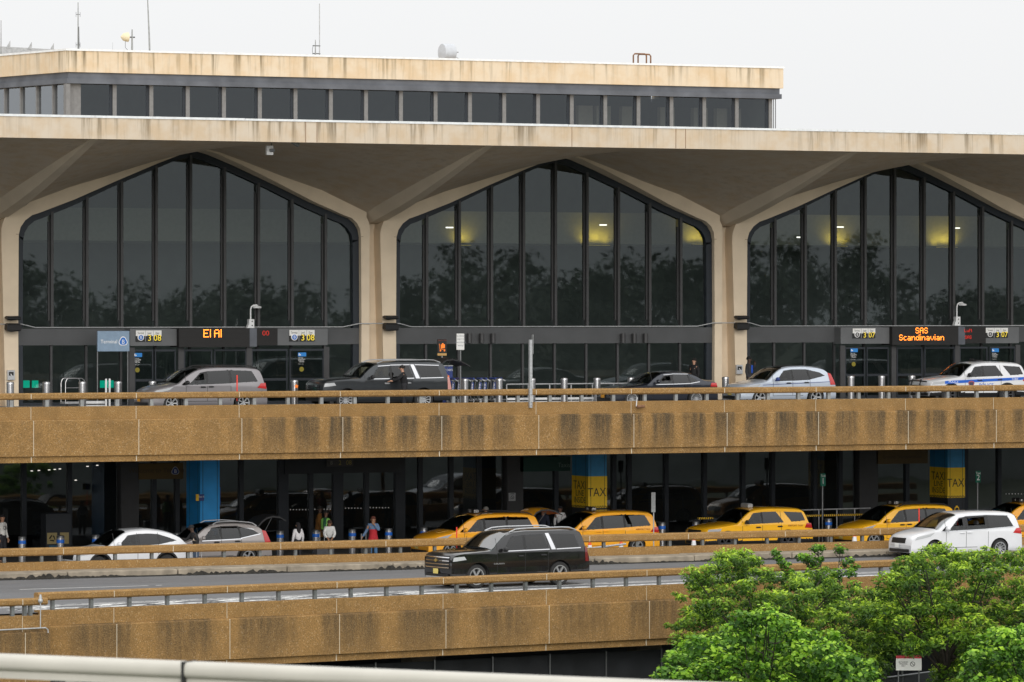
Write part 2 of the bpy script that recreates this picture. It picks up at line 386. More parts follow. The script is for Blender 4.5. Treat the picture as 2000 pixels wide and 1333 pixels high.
# front wall line (ramp edge), from pixel columns 0 and 1000
def fw_pt(px):
    s = 62.5*(14600-px)/14600; return ray(px, F/s)
P0 = Vector(fw_pt(0)); P1 = Vector(fw_pt(1000)); FD = (P1-P0).normalized(); FN = Vector((-FD.y, FD.x)); FA = math.atan2(FD.y, FD.x)
def ft(px, off=0):
    """distance along the front wall line at pixel column px, for a line offset by off along its normal"""
    q = P0+FN*off; r = Vector(ray(px, 1.0))
    # q + FD t = r k
    det = FD.x*(-r.y)+r.x*FD.y
    return ((-q.x)*(-r.y)+r.x*(-q.y))/det
def fz(px, py, off=0):
    t = ft(px, off); p = P0+FN*off+FD*t; d = p.x*ST+p.y*CT
    return ZC-(py-HY)/F*d
T0, T1 = ft(-500), ft(2600)
RZ = .25   # ramp road level
a = P0+FD*T0; c = P0+FD*T1
b = MB(); b.add([(a.x, a.y, RZ), (c.x, c.y, RZ), (c.x+6, 157.2, RZ), (a.x-2, 157.2, RZ), (a.x, a.y, RZ-.9), (c.x, c.y, RZ-.9), (c.x+6, 157.2, RZ-.9), (a.x-2, 157.2, RZ-.9)],
               [(0, 1, 2, 3), (7, 6, 5, 4), (3, 2, 6, 7), (1, 5, 6, 2), (0, 3, 7, 4)])
structure(b.build('ramp_road', M['asph']))
b = MB(); b.box(XL, XR, 158.9, 168, -.9, 0); structure(b.build('lower_road', M['asph2']))
b = MB(); b.box(XL, XR, 168, 178.2, -.9, .15, bv=.02); structure(b.build('lower_pavement', plain('pavement', (.12, .12, .12), .8, var=.2, vs=1)))
b = MB(); b.box(XL, XR, 162.75, 173.4, 4.3, 5.75); structure(b.build('upper_road', M['asph2']))
b = MB(); b.box(XL, XR, 173.4, 177.6, 4.3, 5.9, bv=.02); structure(b.build('upper_pavement', plain('upper_paving', (.2, .2, .2), .8, var=.15, vs=1)))
# kerb walk of concrete blocks beside the inner barrier
kb = MB(); gk = MB()
seams = [at(p, 156.6) for p in (-380, -160, 133, 348, 561, 768, 968, 1162, 1357, 1548, 1733, 1920, 2110, 2300)]
for x0, x1 in zip(seams[:-1], seams[1:]):
    kb.box(x0+.03, x1-.02, 156.65+random.uniform(-.03, .03), 157.98, -.2, .5+random.uniform(-.015, .015), bv=.035)
structure(kb.build('kerb', M['kerb']))
# grime and weeds in the gutter at the foot of the kerb
x = seams[0]; n = 700; vs = []; fs = []
for i in range(n):
    xx = x+(seams[-1]-x)*i/(n-1)
    big = .5+.5*math.sin(xx*.9)+.3*math.sin(xx*2.3+1)
    wd = max(.02, .07+.13*random.random()*max(0, big)); hh = max(.012, .04+.13*random.random()*max(0, big))
    vs += [(xx, 156.66-wd, RZ+.004), (xx, 156.63-wd*.3, RZ+hh), (xx, 156.68, RZ+hh+.01)]
    if i: fs += [(3*i-3, 3*i, 3*i+1, 3*i-2), (3*i-2, 3*i+1, 3*i+2, 3*i-1)]
g2 = MB(); g2.add(vs, fs); tag(g2.build('gutter_grime', M['gunk']), kind='stuff')
# painted markings
M['line'] = plain('road_paint', (.7, .7, .68), .6, var=.18, vs=5)
def worn(name):
    m, nt, bb = newmat(name); g = N(nt, 'ShaderNodeNewGeometry').outputs['Position']
    f = ramp(nt, noise(nt, g, 5, 6, .7), .42, .5)
    nt.links.new(mixc(nt, f, (.15, .153, .16), (.72, .72, .70)), bb.inputs['Base Color']); bb.inputs['Roughness'].default_value = .6; return m
M['worn'] = worn('worn_paint')
mk = MB()
def gline(p0, p1, wd, m=0):
    a = Vector(gr(p0[0], p0[1], RZ)); c = Vector(gr(p1[0], p1[1], RZ)); d = (c-a).normalized(); nn = Vector((-d.y, d.x))*wd/2
    mk.add([((a-nn).x, (a-nn).y, RZ+.004), ((c-nn).x, (c-nn).y, RZ+.004), ((c+nn).x, (c+nn).y, RZ+.004), ((a+nn).x, (a+nn).y, RZ+.004)], [(0, 1, 2, 3)], m)
gline((38, 1152), (290, 1144.5), .13); gline((304, 1144), (316, 1143.6), .13)
def along(t, off): p = P0+FD*t+FN*off; return (p.x, p.y, RZ+.004)
tt0, tt1 = ft(60), ft(1900)
for off, wd, mm in ((2.55, .16, 0), (1.15, .5, 1), (3.0, .12, 1)):
    mk.add([along(tt0, off), along(tt1, off), along(tt1, off+wd), along(tt0, off+wd)], [(0, 1, 2, 3)], mm)
t = tt0
while t < ft(1000):
    mk.add([along(t, 1.3), along(t+.7, 1.3), along(t+2.6, 2.6), along(t+1.7, 2.6)], [(0, 1, 2, 3)], 1); t += 2.35
structure(mk.build('road_markings', [M['line'], M['worn']]))
# ================================================================= barriers
def barrier_profile(z_rt, z_rb, rail_w=.3):
    r = .05
    return [(-.02+r, z_rb), (rail_w-r, z_rb), (rail_w, z_rb+r), (rail_w, z_rt-r), (rail_w-r, z_rt), (r, z_rt), (-.02, z_rt-r), (-.02, z_rb+r)]
# --- upper deck parapet, Y = 162.4 front face
par = empty('concrete_parapet', (80, 162.5, 4.16), 0, 'long upper parapet of brown pebbled concrete panels with a rail, edge of the upper road', 'parapet')
YP = 162.4; XS0 = at(60.5, YP); PW = 4.107
Z = dict(rt=6.70, rb=6.46, wt=6.20, lg=5.725, pb=4.394, bb=4.16)
edges = [XS0+PW*k for k in range(-8, 18)]
rl = MB(); rl.sweep([(YP+y, z) for y, z in barrier_profile(Z['rt'], Z['rb'])], edges[0], edges[-1]); rl.build('rail', M['brown'], par, 40, True)
kk = 0
for x0, x1 in zip(edges[:-1], edges[1:]):
    if x1 < at(-600, YP) or x0 > at(2600, YP): continue
    j = .012
    pb_ = MB()
    pb_.sweep([(YP+.0, Z['lg']), (YP+.30, Z['lg']), (YP+.30, Z['wt']-.02), (YP+.28, Z['wt']), (YP+.03, Z['wt']), (YP+.0, Z['wt']-.02)], x0+j, x1-j)
    pb_.sweep([(YP-.12, Z['pb']), (YP+.30, Z['pb']), (YP+.30, Z['lg']-.003), (YP-.06, Z['lg']-.003), (YP-.12, Z['lg']-.05)], x0+j+.06, x1-j+.06)
    pb_.build('wall_panel', M['brown_up'], par, 0, True)
bs = MB(); bs.box(edges[0], edges[-1], YP-.02, YP+.3, Z['bb'], Z['pb']-.003)
bs.build('base_beam', M['brown_up'], par, 0, True)
for x0 in edges:
    if x0 < at(-500, YP) or x0 > at(2500, YP): continue
    gt = MB()
    gt.box(x0-.016, x0+.016, YP+.01, YP+.1, Z['lg'], Z['wt']-.01); gt.box(x0-.016+.06, x0+.016+.06, YP-.115, YP-.05, Z['pb']+.01, Z['lg']-.03)
    gt.box(x0-.016, x0+.016, YP-.035, YP, Z['bb']+.01, Z['pb']-.02); gt.box(x0-.012, x0+.012, YP-.026, YP+.1, Z['rb']+.03, Z['rt']-.03)
    gt.build('joint', M['grout'], par, 0, True)
p0 = MB(); p0.box(-.065, .065, YP+.07-162.5, YP+.21-162.5, Z['wt']-4.16, Z['rb']-4.16)
px = PHASE; first = None
k = -12
while True:
    xx = PHASE+1.369*k; k += 1
    if xx > at(2500, YP): break
    if xx < at(-500, YP): continue
    if first is None: first = p0.build('post', M['post'], par); first.location.x = xx-80
    else:
        q = first.copy(); COL.objects.link(q); q.parent = par; q.location.x = xx-80
# --- inner barrier between ramp road and arrivals road
YI = 158.2
inb = empty('roadside_barrier', (80, YI, .3), 0, 'low brown pebbled concrete barrier with rail between ramp road and taxi lane', 'barrier')
ed = [at(335, YI)+4.2*k for k in range(-6, 14)]
for (nm, prof) in (('rail', [(YI+y-.15, z) for y, z in barrier_profile(1.28, 1.0)]), ('wall', [(YI-.17, .42), (YI+.2, .42), (YI+.2, .76), (YI+.17, .78), (YI-.14, .78), (YI-.17, .76)])):
    o = MB(); o.sweep(prof, ed[0], ed[-1]); o.build(nm, M['brown'], inb, 40, True)
for x0 in ed[1:-1]: gt = MB(); gt.box(x0-.01, x0+.01, YI-.176, YI, 1.04, 1.24); gt.build('joint', M['grout'], inb, 0, True)
p0 = MB(); p0.box(-.055, .055, -.07, .06, .48, .72); first = None
for k in range(-8, 44):
    xx = 56.58+1.403*k
    if xx < at(-400, YI) or xx > at(2450, YI): continue
    if first is None: first = p0.build('post', M['post_d'], inb); first.location.x = xx-80
    else: q = first.copy(); COL.objects.link(q); q.parent = inb; q.location.x = xx-80
# --- front ramp wall (built in its own frame: x along the wall)
def wallobj(name, label, t0, t1, off, zr, seams_t, posts_t, mat, cat, pmat, ends=False, zb=-1.5):
    e = empty(name, (P0.x+FN.x*off, P0.y+FN.y*off, -1.7), FA, label, cat)
    z = lambda v: v+1.7
    rt, rb, wt, lg = zr
    o = MB(); o.sweep([(y, z(v)) for y, v in barrier_profile(rt, rb)], t0, t1); o.build('rail', M['brown'], e, 40)
    ss = [t0]+[s for s in seams_t if t0 < s < t1]+[t1]
    for a_, b_ in zip(ss[:-1], ss[1:]):
        o = MB(); j = .012
        o.sweep([(0, z(lg)), (.3, z(lg)), (.3, z(wt)), (.02, z(wt)), (0, z(wt)-.02)], a_+j, b_-j)
        o.sweep([(-.1, z(zb)), (.3, z(zb)), (.3, z(lg)-.003), (-.04, z(lg)-.003), (-.1, z(lg)-.05)], a_+j+.05, b_-j+.05)
        o.build('wall_panel', mat, e)
    o = MB(); o.box(t0, t1, .04, .3, z(zb)-.24, z(zb)-.003); o.build('base_beam', mat, e)
    for s in [q for q in ss[1:-1] if q < t1-.3]:
        g_ = MB()
        g_.box(s-.013, s+.013, .01, .1, z(lg), z(wt)-.01); g_.box(s+.037, s+.063, -.095, 0, z(zb)+.01, z(lg)-.03); g_.box(s-.013, s+.013, .02, .1, z(zb)-.23, z(zb)-.02)
        g_.box(s-.01, s+.01, -.026, .1, z(rb)+.03, z(rt)-.03)
        g_.build('joint', M['grout'], e)
    p = MB(); p.box(-.055, .055, .08, .2, z(wt), z(rb)); f = None
    for s in posts_t:
        if not t0 < s < t1: continue
        if f is None: f = p.build('post', pmat, e); f.location.x = s
        else: q = f.copy(); COL.objects.link(q); q.parent = e; q.location.x = s
    return e
pp = (ft(1291.5)-ft(106.5))/17.0
posts = [ft(106.5)+pp*k for k in range(-8, 34)]
sp_ = (ft(1263)-ft(222.6))/5.0
seams_t = [ft(222.6)+sp_*k for k in range(-3, 10)]
M['brown_fr'] = pebble('pebble_concrete_front', BR, .75, pp*2.2, 3.0, -.17, -1.5)
wallobj('ramp_wall', 'long front ramp wall of brown pebbled concrete with a rail, behind the trees', ft(75), T1, 0, (.87, .62, .31, -.18), seams_t, posts, M['brown_fr'], 'wall', M['post_d'])
# nearer wall end on the left
te = ft(93, -.9)
nz = lambda y: fz(40, y, -.9)
wallobj('near_wall', 'short brown pebbled concrete wall end at the far left, in front of the ramp wall', ft(-600, -.9), te, -.9,
        (nz(1170), nz(1184), nz(1204), nz(1235)), [ft(44, -.9)], [ft(p, -.9) for p in (-180, -105, -40, 28, 52, 63)], M['brown_fr'], 'wall', M['post_d'], zb=nz(1235)-3.0)
# rail joining both walls at an angle is covered by the deck edge piece
o = MB(); o.T = Matrix.Translation((P0.x, P0.y, 0)) @ Matrix.Rotation(FA, 4, 'Z')
o.box(ft(-600), ft(93, -.9)-.02, -.85, -.02, -.9, .2)
q_ = o.build('wall_ledge', M['brown'], None); tag(q_, 'brown concrete deck ledge between the two wall ends at far left', 'ledge')
# conduit and junction lamp on the near wall end
e = empty('conduit_pipe', (P0.x-FN.x*1.1, P0.y-FN.y*1.1, 0), FA, 'grey conduit pipe with round junction box on the left wall end', 'conduit')
zc_ = fz(40, 1230, -1.1); tj = ft(79, -1.1)
o = MB(); o.tube([(ft(-600, -1.1), 0, zc_-.06), (tj, 0, zc_+.02), (tj+.18, 0, zc_+.02), (tj+.26, 0, zc_-.04), (tj+.27, 0, zc_-.14)], .022, 8); o.build('pipe', M['galv'], e, 40)
o = MB(); o.tube([(tj, 0, zc_), (tj, 0, fz(79, 1178, -1.1))], .018, 8); o.build('riser', M['galv'], e, 40)
o = MB(); zt = fz(79, 1174, -1.1); o.ball((tj, 0, zt), (.075, .075, .08)); o.lathe([(.05, .05), (.05, .12), (.03, .17), (.03, .2)], (tj, 0, zt)); o.build('junction_box', M['galv'], e, 40)
# supports under the two road decks (dark, mostly hidden)
def pillar(x, y, z0, z1, lab):
    o = MB(); o.box(-.45, .45, -.45, .45, 0, z1-z0, bv=.05); ob = o.build('support_column', M['kerb']); ob.location = (x, y, z0); tag(ob, lab, 'column', 'columns under the ramp deck')
for i in range(7):
    p = P0+FD*(T0+8+i*9.5)+FN*4.2
    pillar(p.x, p.y, -5, RZ-.9, 'concrete column under the ramp deck in deep shade')
# dark fabric fence under the ramp
e = empty('construction_fence', (P0.x+FN.x*1.2, P0.y+FN.y*1.2, -5), FA, 'black fabric screened fence in the dark under the ramp wall', 'fence')
vs = []; fs = []; n = 260; a_, b_ = ft(250, 1.2), ft(1500, 1.2)
zt = [0, .6, 1.2, 1.8, 2.4, 3.0]
for i in range(n):
    xx = a_+(b_-a_)*i/(n-1)
    for j, zv in enumerate(zt): vs.append((xx, .05*math.sin(xx*1.9+zv)+.035*math.sin(xx*5.1-zv*1.7), zv))
for i in range(n-1):
    for j in range(5): q = i*6+j; fs.append((q, q+6, q+7, q+1))
o = MB(); o.add(vs, fs); o.build('fabric', M['fabric'], e, 60)
f = None
for k in range(12):
    xx = a_+(b_-a_)*k/11
    if f is None: o = MB(); o.tube([(0, -.08, 0), (0, -.08, 3.05)], .03, 8); f = o.build('post', M['steel_d'], e); f.location.x = xx
    else: q = f.copy(); COL.objects.link(q); q.parent = e; q.location.x = xx
# retaining wall closing the dark space below the decks
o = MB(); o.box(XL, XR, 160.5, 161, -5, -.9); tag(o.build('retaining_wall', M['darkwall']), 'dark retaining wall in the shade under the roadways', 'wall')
# ================================================================= terminal building
YF = 177.2; BW = 16.5; XC0 = 63.2; YE = 166.3; ZE = 16.17; ZT = 17.01; FL = 5.9
tb = empty('terminal_building', (88, YF, 0), 0, 'concrete terminal with arched dark glass bays, flat canopy and glazed penthouse storey', 'terminal')
def B(mb, name, mat, sm=0): return mb.build(name, mat, tb, sm, True)
def yfr(z): return YF-max(0, z-12.8)*.26
HWD = 7.45
def arch_in():
    """inner outline of one bay, offsets from the bay centre, from left floor over the apex to right floor"""
    L = [(-HWD, FL), (-HWD-.02, 9), (-HWD, 12.6)]
    for a in (0, 20, 40, 60, 80): q = math.radians(a); L.append((-HWD+1.0*(1-math.cos(q)), 12.72+.95*math.sin(q)*.95))
    L += [(-5.2, 14.15), (-3.5, 14.9), (-1.8, 15.62), (-.7, 16.04), (.0, 16.22)]
    return L+[(-x, z) for x, z in L[-2::-1]]
def arch_out():
    L = [(-8.0, FL), (-8.08, 9), (-8.18, 12.6), (-8.19, 12.95), (-8.16, 13.15), (-8.1, 13.35), (-7.98, 13.55), (-7.8, 13.75), (-5.5, 14.62), (-3.7, 15.16), (-1.95, 15.74), (-.8, 16.1), (.0, 16.27)]
    return L+[(-x-((.18+.2*(z-FL)/8) if z < 13.6 else .37*max(0, (13.95-z)/.35)), z) for x, z in L[-2::-1]]
AI, AO = arch_in(), arch_out()
M['seal'] = plain('frame_dark_blue', (.012, .018, .027), .5, var=.1)
NB0, NB1 = -1, 4
for k in range(NB0, NB1):
    cx = XC0+BW*k+BW/2
    # surround: front face, inner reveal, outer return
    vs = []; fs = []; n = len(AI)
    for i in range(n):
        (xi, zi), (xo, zo) = AI[i], AO[i]
        yi, yo = yfr(zi), yfr(zo)
        ins = .08 if zi < 13 else .0
        vs += [(cx+xi, YF+.75, zi), (cx+xi, yi, zi), (cx+xo, yo, zo), (cx+xo, YF+.72, zo)]
        if i:
            a = 4*(i-1); c = 4*i
            for j in range(3): fs.append((a+j, c+j, c+j+1, a+j+1))
    o = MB(); o.add(vs, fs); B(o, 'arch_surround', M['pier'], 35)
    # dark frame ring inside the arch and glazing behind
    GY = YF+.35
    vs = []; fs = []
    for i in range(n):
        xi, zi = AI[i]; s = .0
        cxn = xi*(1-.27/HWD) if abs(xi) > .2 else xi
        zin = zi-(.22 if zi > 12.7 else 0)*(1.25 if abs(xi) < 2 else 1)
        vs += [(cx+xi, GY-.12, zi+.005), (cx+cxn, GY-.12, zin), (cx+cxn, GY+.15, zin)]
        if i: a = 3*(i-1); c = 3*i; fs += [(a, c, c+1, a+1), (a+1, c+1, c+2, a+2)]
    o = MB(); o.add(vs, fs); B(o, 'arch_frame', M['seal'], 0)
    def ztop(x):
        P = [p for p in AI if p[1] > 9]
        for (xa, za), (xb, zb_) in zip(P[:-1], P[1:]):
            if xa <= x <= xb and xb > xa: return za+(zb_-za)*(x-xa)/(xb-xa)
        return 12.6
    # panes between mullions
    xm = [-HWD+.1]+[-HWD+HWD*2*j/10-.0 for j in range(1, 10)]+[HWD-.1]
    for j in range(10):
        x0, x1 = xm[j]+.05, xm[j+1]-.05
        pts = [(x0, 9.05), (x1, 9.05)]
        top = [(x0+(x1-x0)*q/6, ztop(x0+(x1-x0)*q/6)-.1) for q in range(7)]
        vs = [(cx+x, GY+.05, z) for x, z in pts+top[::-1]]
        o = MB(); o.add(vs, [tuple(range(len(vs)))]); B(o, 'glass_pane', M['glass'])
    for j in range(1, 10):
        x = xm[j]; o = MB()
        o.box(cx+x-.055, cx+x+.055, GY-.16, GY+.04, 9.02, ztop(x)-.2); o.box(cx+x-.12, cx+x-.056, GY+.0, GY+.12, 9.3, ztop(x)-.6)
        B(o, 'mullion', M['mull'])
    # spandrel band and storefront
    o = MB(); o.box(cx-HWD+.003, cx+HWD-.003, GY-.15, GY+.2, 8.32, 8.98); B(o, 'spandrel_band', M['band'])
    o = MB(); o.tube([(cx-HWD-1.0, YF-.06, 9.17), (cx-HWD+.1, YF-.06, 9.17), (cx-HWD+.75, GY-.2, 9.03), (cx+HWD-.75, GY-.2, 9.03), (cx+HWD-.1, YF-.06, 9.17), (cx+HWD+.7, YF-.06, 9.17)], .022, 6); B(o, 'conduit', M['galv'], 40)
    nd = 10
    for j in range(nd):
        x0, x1 = cx+xm[j]+.06, cx+xm[j+1]-.06
        o = MB(); o.quad((x0, GY+.03, FL+.12), (x1, GY+.03, FL+.12), (x1, GY+.03, 8.3), (x0, GY+.03, 8.3)); B(o, 'shop_glass', M['glass'])
    for j in range(0, 11):
        o = MB(); o.box(cx+xm[j]-.045, cx+xm[j]+.045, GY-.05, GY+.1, FL, 8.318); B(o, 'shop_mullion', M['mull'])
    o = MB(); o.box(cx-HWD+.004, cx+HWD-.004, GY-.04, GY+.09, FL+.003, FL+.12); B(o, 'sill', M['bronze'])
# groove backs and joint lines on the columns
for k in range(NB0, NB1+1):
    cx = XC0+BW*k
    o = MB(); o.box(cx-.5, cx+.3, YF+.66, YF+.9, FL, 14.0); B(o, 'column_groove', M['pier'])
    o = MB(); o.box(cx-.8, cx-.46, YF-.006, YF+.3, 12.735, 12.765); o.box(cx+.09, cx+.8, YF-.006, YF+.3, 12.735, 12.765); B(o, 'column_joint', M['rust'])
# soffit shells: ruled surface from arch outline to canopy edge, one per bay, with ribs on the column lines
for k in range(NB0, NB1):
    cx = XC0+BW*k+BW/2; up = [(x, z) for x, z in AO if z > 13.7]
    up = [(-8.25, 13.6)]+up+[(8.25, 13.6)]
    vs = []; fs = []; nv = 14; n = len(up)
    for i, (x, z) in enumerate(up):
        y0 = yfr(z)+.03
        for j in range(nv+1):
            v = j/nv; zz_ = z+.0+(ZE+.02-z)*(v**.92); vs.append((cx+x, y0+(YE+.25-y0)*v, zz_))
    for i in range(n-1):
        for j in range(nv): a = i*(nv+1)+j; fs.append((a, a+1, a+nv+2, a+nv+1))
    o = MB(); o.add(vs, fs); B(o, 'soffit', M['soffit'], 12)
for k in range(NB0, NB1+1):
    cx = XC0+BW*k; vs = []; fs = []; nv = 12
    for j in range(nv+1):
        v = j/nv; y = YF+.3+(YE+.3-YF-.3)*v; zs = 13.6+(ZE+.02-13.6)*(v**.92); hw_ = .46-.2*v
        dp = (.48*math.sin(math.pi*min(1, v*.9+.12))**.7+.05)*(1-.55*v)
        vs += [(cx-hw_-.3*(1-v), y, zs+.12), (cx-hw_*.6, y, zs-dp), (cx+hw_*.6, y, zs-dp), (cx+hw_+.7*(1-v)*math.sin(math.pi*min(1, .25+v))**.5, y, zs+.14)]
        if j:
            a = 4*(j-1)
            for q in range(3): fs.append((a+q, a+q+1, a+q+5, a+q+4))
    o = MB(); o.add(vs, fs+[(3, 2, 1, 0)]); B(o, 'rib', M['rib'], 30)
# canopy slab
XA, XB = XC0+BW*NB0, XC0+BW*NB1
o = MB(); o.box(XA, XB, YE, YE+.3, ZE, ZT); B(o, 'canopy_fascia', M['beige'])
o = MB(); o.box(XA, XB, YE+.3, 200, ZT-.12, ZT-.03); B(o, 'canopy_roof', M['soffit'])
o = MB(); xx = XA
while xx < XB:
    ln = random.choice([4.2, 6.1, 7.7]); o.box(xx, min(xx+ln-.02, XB), YE-.025, YE+.35, ZT-.045, ZT+.035+random.uniform(0, .012)); xx += ln
B(o, 'roof_flashing', M['flash'])
o = MB()
for p in (597, 619, 1117, 1320, 1339): x_ = at(p, YE); o.box(x_-.012, x_+.012, YE-.004, YE, ZE+.01, ZT-.05)
B(o, 'fascia_joint', M['rust'])
# closing walls of the hall: back, sides, floor, ceiling bulkhead
o = MB(); o.box(XA, XB, 194, 194.3, 0, ZT-.1); o.box(XA-.3, XA, YF+.5, 194, 0, ZT-.1); o.box(XB, XB+.3, YF+.5, 194, 0, ZT-.1); B(o, 'back_wall', M['inter'])
o = MB(); o.box(XA, XB, YF+.9, 194, 5.5, FL); B(o, 'hall_floor', M['inter'])
o = MB(); o.box(XA, XB, 187.2, 193.9, 12.66, 14.05); B(o, 'hall_bulkhead', M['inter_l'])
# ---- penthouse
YPH = 181.0; XP0, XP1 = at(130, YPH), at(1530, YPH); ZP = 20.37
ld = Vector((-.185, .983)); LL = 12.0
def phpt(s, off=0):    # s<0: along the receding left side
    if s >= 0: return (XP0+s, YPH+off)
    return (XP0+ld.x*(-s)+off*.98, YPH+ld.y*(-s)+off*.18)
def ring(z0, z1, off, name, mat, back=.25):
    o = MB(); lo = phpt(-LL, off); c_ = (XP0+off*.98, YPH+off); r_ = (XP1-off, YPH+off)
    pts = [lo, c_, r_, (XP1-off, YPH+LL)]
    nrm = []
    vs = []; fs = []
    ins = [(lo[0]+back, lo[1]+.05), (c_[0]+back, c_[1]+back), (r_[0]-back, r_[1]+back), (r_[0]-back, YPH+LL)]
    for (x, y) in pts: vs += [(x, y, z0), (x, y, z1)]
    for (x, y) in ins: vs += [(x, y, z0), (x, y, z1)]
    for i in range(3):
        a = 2*i; b_ = 2*i+8
        fs += [(a, a+2, a+3, a+1), (b_, b_+1, b_+3, b_+2), (a+1, a+3, b_+3, b_+1), (a, b_, b_+2, a+2)]
    fs += [(0, 1, 9, 8), (6, 14, 15, 7)]
    o.add(vs, fs); return B(o, name, mat)
ring(19.45, ZP, 0, 'penthouse_fascia', M['beige_top'])
ring(ZP-.05, ZP+.03, -.04, 'penthouse_flashing', M['flash'], .3)
ring(19.2, 19.447, .12, 'penthouse_gutter', M['phmetal'])
ring(18.99, 19.197, .05, 'penthouse_trim', M['phmetal'])
ring(16.9, 17.35, .3, 'penthouse_sill', M['phmetal'])
o = MB(); lo = phpt(-LL, 0); o.add([(lo[0]+.3, lo[1], ZP-.5), (XP0+.3, YPH+.3, ZP-.5), (XP1-.3, YPH+.3, ZP-.5), (XP1-.3, YPH+LL, ZP-.5)], [(0, 1, 2, 3)]); B(o, 'penthouse_roof', M['soffit'])
o = MB(); o.add([(lo[0]+.5, lo[1]-.2, z) for z in (17, 19.86)]+[(XP1-.4, YPH+LL-.2, z) for z in (17, 19.86)], [(0, 2, 3, 1)]); B(o, 'penthouse_back_wall', M['inter'])
o = MB(); o.box(XP1-.46, XP1-.36, YPH+.62, YPH+LL+.1, 17, 19.3); B(o, 'penthouse_end_wall', M['inter'])
xs_ = [at(302, YPH)+1.616*k for k in range(-2, 18)]; xs_ = [xs_[0]+.12]+xs_[1:]
xs_[0] = at(152, YPH)
for i, x in enumerate(xs_+[at(1513, YPH)]):
    o = MB(); o.box(x-.085, x+.085, YPH+.36, YPH+.5, 17.3, 18.99, 0); o.box(x-.2, x-.088, YPH+.43, YPH+.6, 17.3, 18.97, 1); o.build('penthouse_mullion', [M['phmull'], M['seal']], tb, 0, True)
xe = xs_+[at(1513, YPH)]
for x0, x1 in zip(xe[:-1], xe[1:]):
    o = MB(); o.quad((x0+.09, YPH+.45, 17.3), (x1-.09, YPH+.45, 17.3), (x1-.09, YPH+.45, 18.98), (x0+.09, YPH+.45, 18.98)); B(o, 'penthouse_glass', M['glass_ph'])
o = MB(); o.box(XP0+.45, XP0+.75, YPH+.35, YPH+.7, 17.2, 18.98); o.box(XP0+.02, XP0+.2, YPH+.1, YPH+.4, 17.2, 18.98); B(o, 'penthouse_corner_post', M['phmull'])
for j in range(9):
    s0 = -(.25+1.3*j); s1 = s0-1.3
    a0, a1 = phpt(s0, .4), phpt(s1, .4); e0 = phpt(s0, .3); e1 = phpt(s0-.1, .3); e2 = phpt(s0-.12, .5); e3 = phpt(s0, .5)
    o = MB(); o.add([(a1[0], a1[1], 17.3), (a0[0], a0[1], 17.3), (a0[0], a0[1], 18.98), (a1[0], a1[1], 18.98)], [(0, 1, 2, 3)]); B(o, 'penthouse_side_glass', M['glass_ph2'])
    o = MB(); o.add([(*e0, 17.3), (*e1, 17.3), (*e2, 17.3), (*e3, 17.3), (*e0, 18.985), (*e1, 18.985), (*e2, 18.985), (*e3, 18.985)], [(0, 1, 2, 3), (4, 7, 6, 5), (0, 4, 5, 1), (1, 5, 6, 2), (2, 6, 7, 3), (3, 7, 4, 0)]); B(o, 'penthouse_side_mullion', M['phmull'])
for i, p in enumerate((1130, 1165, 1215, 1290, 1355, 1400, 1420, 1470)):
    x = at(p, YPH+2.2); o = MB(); o.box(x, x+.7, YPH+2.2, YPH+2.5, 17, 18.62); B(o, 'penthouse_interior_pillar', M['inter_l'])
o = MB()
for dx in (-.16, -.06): o.tube([(XP1+dx, YPH+.6, 17), (XP1+dx, YPH+.6, 19.2)], .02, 6)
B(o, 'downpipe', M['steel_d'])
# penthouse roof clutter ------------------------------------------------------------
def zr(px, py, Y): return zz(px, py, Y)
YR = YPH+1.0
def mast(px, py, label, r=.03, lean=0, extra=None, Y=YR, name='antenna_mast', cat='antenna'):
    x = at(px, Y); zt = zr(px, py, Y); e = empty(name, (x, Y, ZP-.5), 0, label, cat); h = zt-ZP+.5
    o = MB(); o.tube([(0, 0, 0), (lean*.3, 0, h*.4), (lean, 0, h)], [r, r*.9, r*.5], 8); o.build('pole', M['post'], e, 40)
    if extra: extra(e, h)
    return e
def ex1(e, h):
    for f_ in (.3, .8):
        o = MB(); o.tube([(-.09, 0, h*f_), (.09, 0, h*f_)], .012, 6); o.tube([(-.09, 0, h*f_-.1), (-.09, 0, h*f_+.1)], .008, 6); o.tube([(.09, 0, h*f_-.1), (.09, 0, h*f_+.1)], .008, 6); o.build('dipole', M['steel_d'], e)
    o = MB(); o.tube([(0.02, -.03, .4), (.035, -.03, h*.3), (.02, -.03, h*.6)], .014, 6); o.build('cable', M['black'], e)
mast(152.5, 5, 'thin whip mast with two small cross dipoles above the penthouse corner', .035, 0, ex1)
mast(293, -14, 'tall slightly leaning thin mast running out of the top of the picture', .04, -.12)
mast(220, 83, 'very short needle rod on the penthouse roof edge', .008)
mast(2, 40, 'pale whip antenna at the far left edge of the roofline', .03, 0, None, YPH+9)
def exd(e, h):
    o = MB(); o.lathe([(.02, -.42), (.05, -.4), (.16, -.3), (.2, -.12), (.2, -.1), (0.0, -.09)], (-.08, 0, h-.32), 'x', 18); o.build('drum', plain('cream_plastic', (.72, .62, .42), .5, var=.05), e, 40)
    o = MB(); o.tube([(-.2, 0, h-.32), (.12, 0, h-.32)], .03, 8); o.tube([(-.3, 0, h-.5), (-.3, 0, h-.75), (-.1, 0, h-.95), (0, 0, h-1.05)], .01, 6); o.build('bracket', M['steel_d'], e, 40)
mast(258, 58, 'short grey pole carrying a cream coloured drum antenna', .05, 0, exd)
def exw(e, h):
    o = MB(); o.tube([(.19, 0, .55), (.19, 0, 2.75)], .022, 8); o.build('whip', M['galv'], e, 40)
    o = MB(); o.box(-.12, .22, -.02, .02, .62, .66); o.box(-.12, .22, -.02, .02, .95, .99); o.tube([(-.12, 0, .6), (-.14, 0, .8), (-.1, 0, 1.0)], .01, 6); o.build('bracket', M['steel_d'], e)
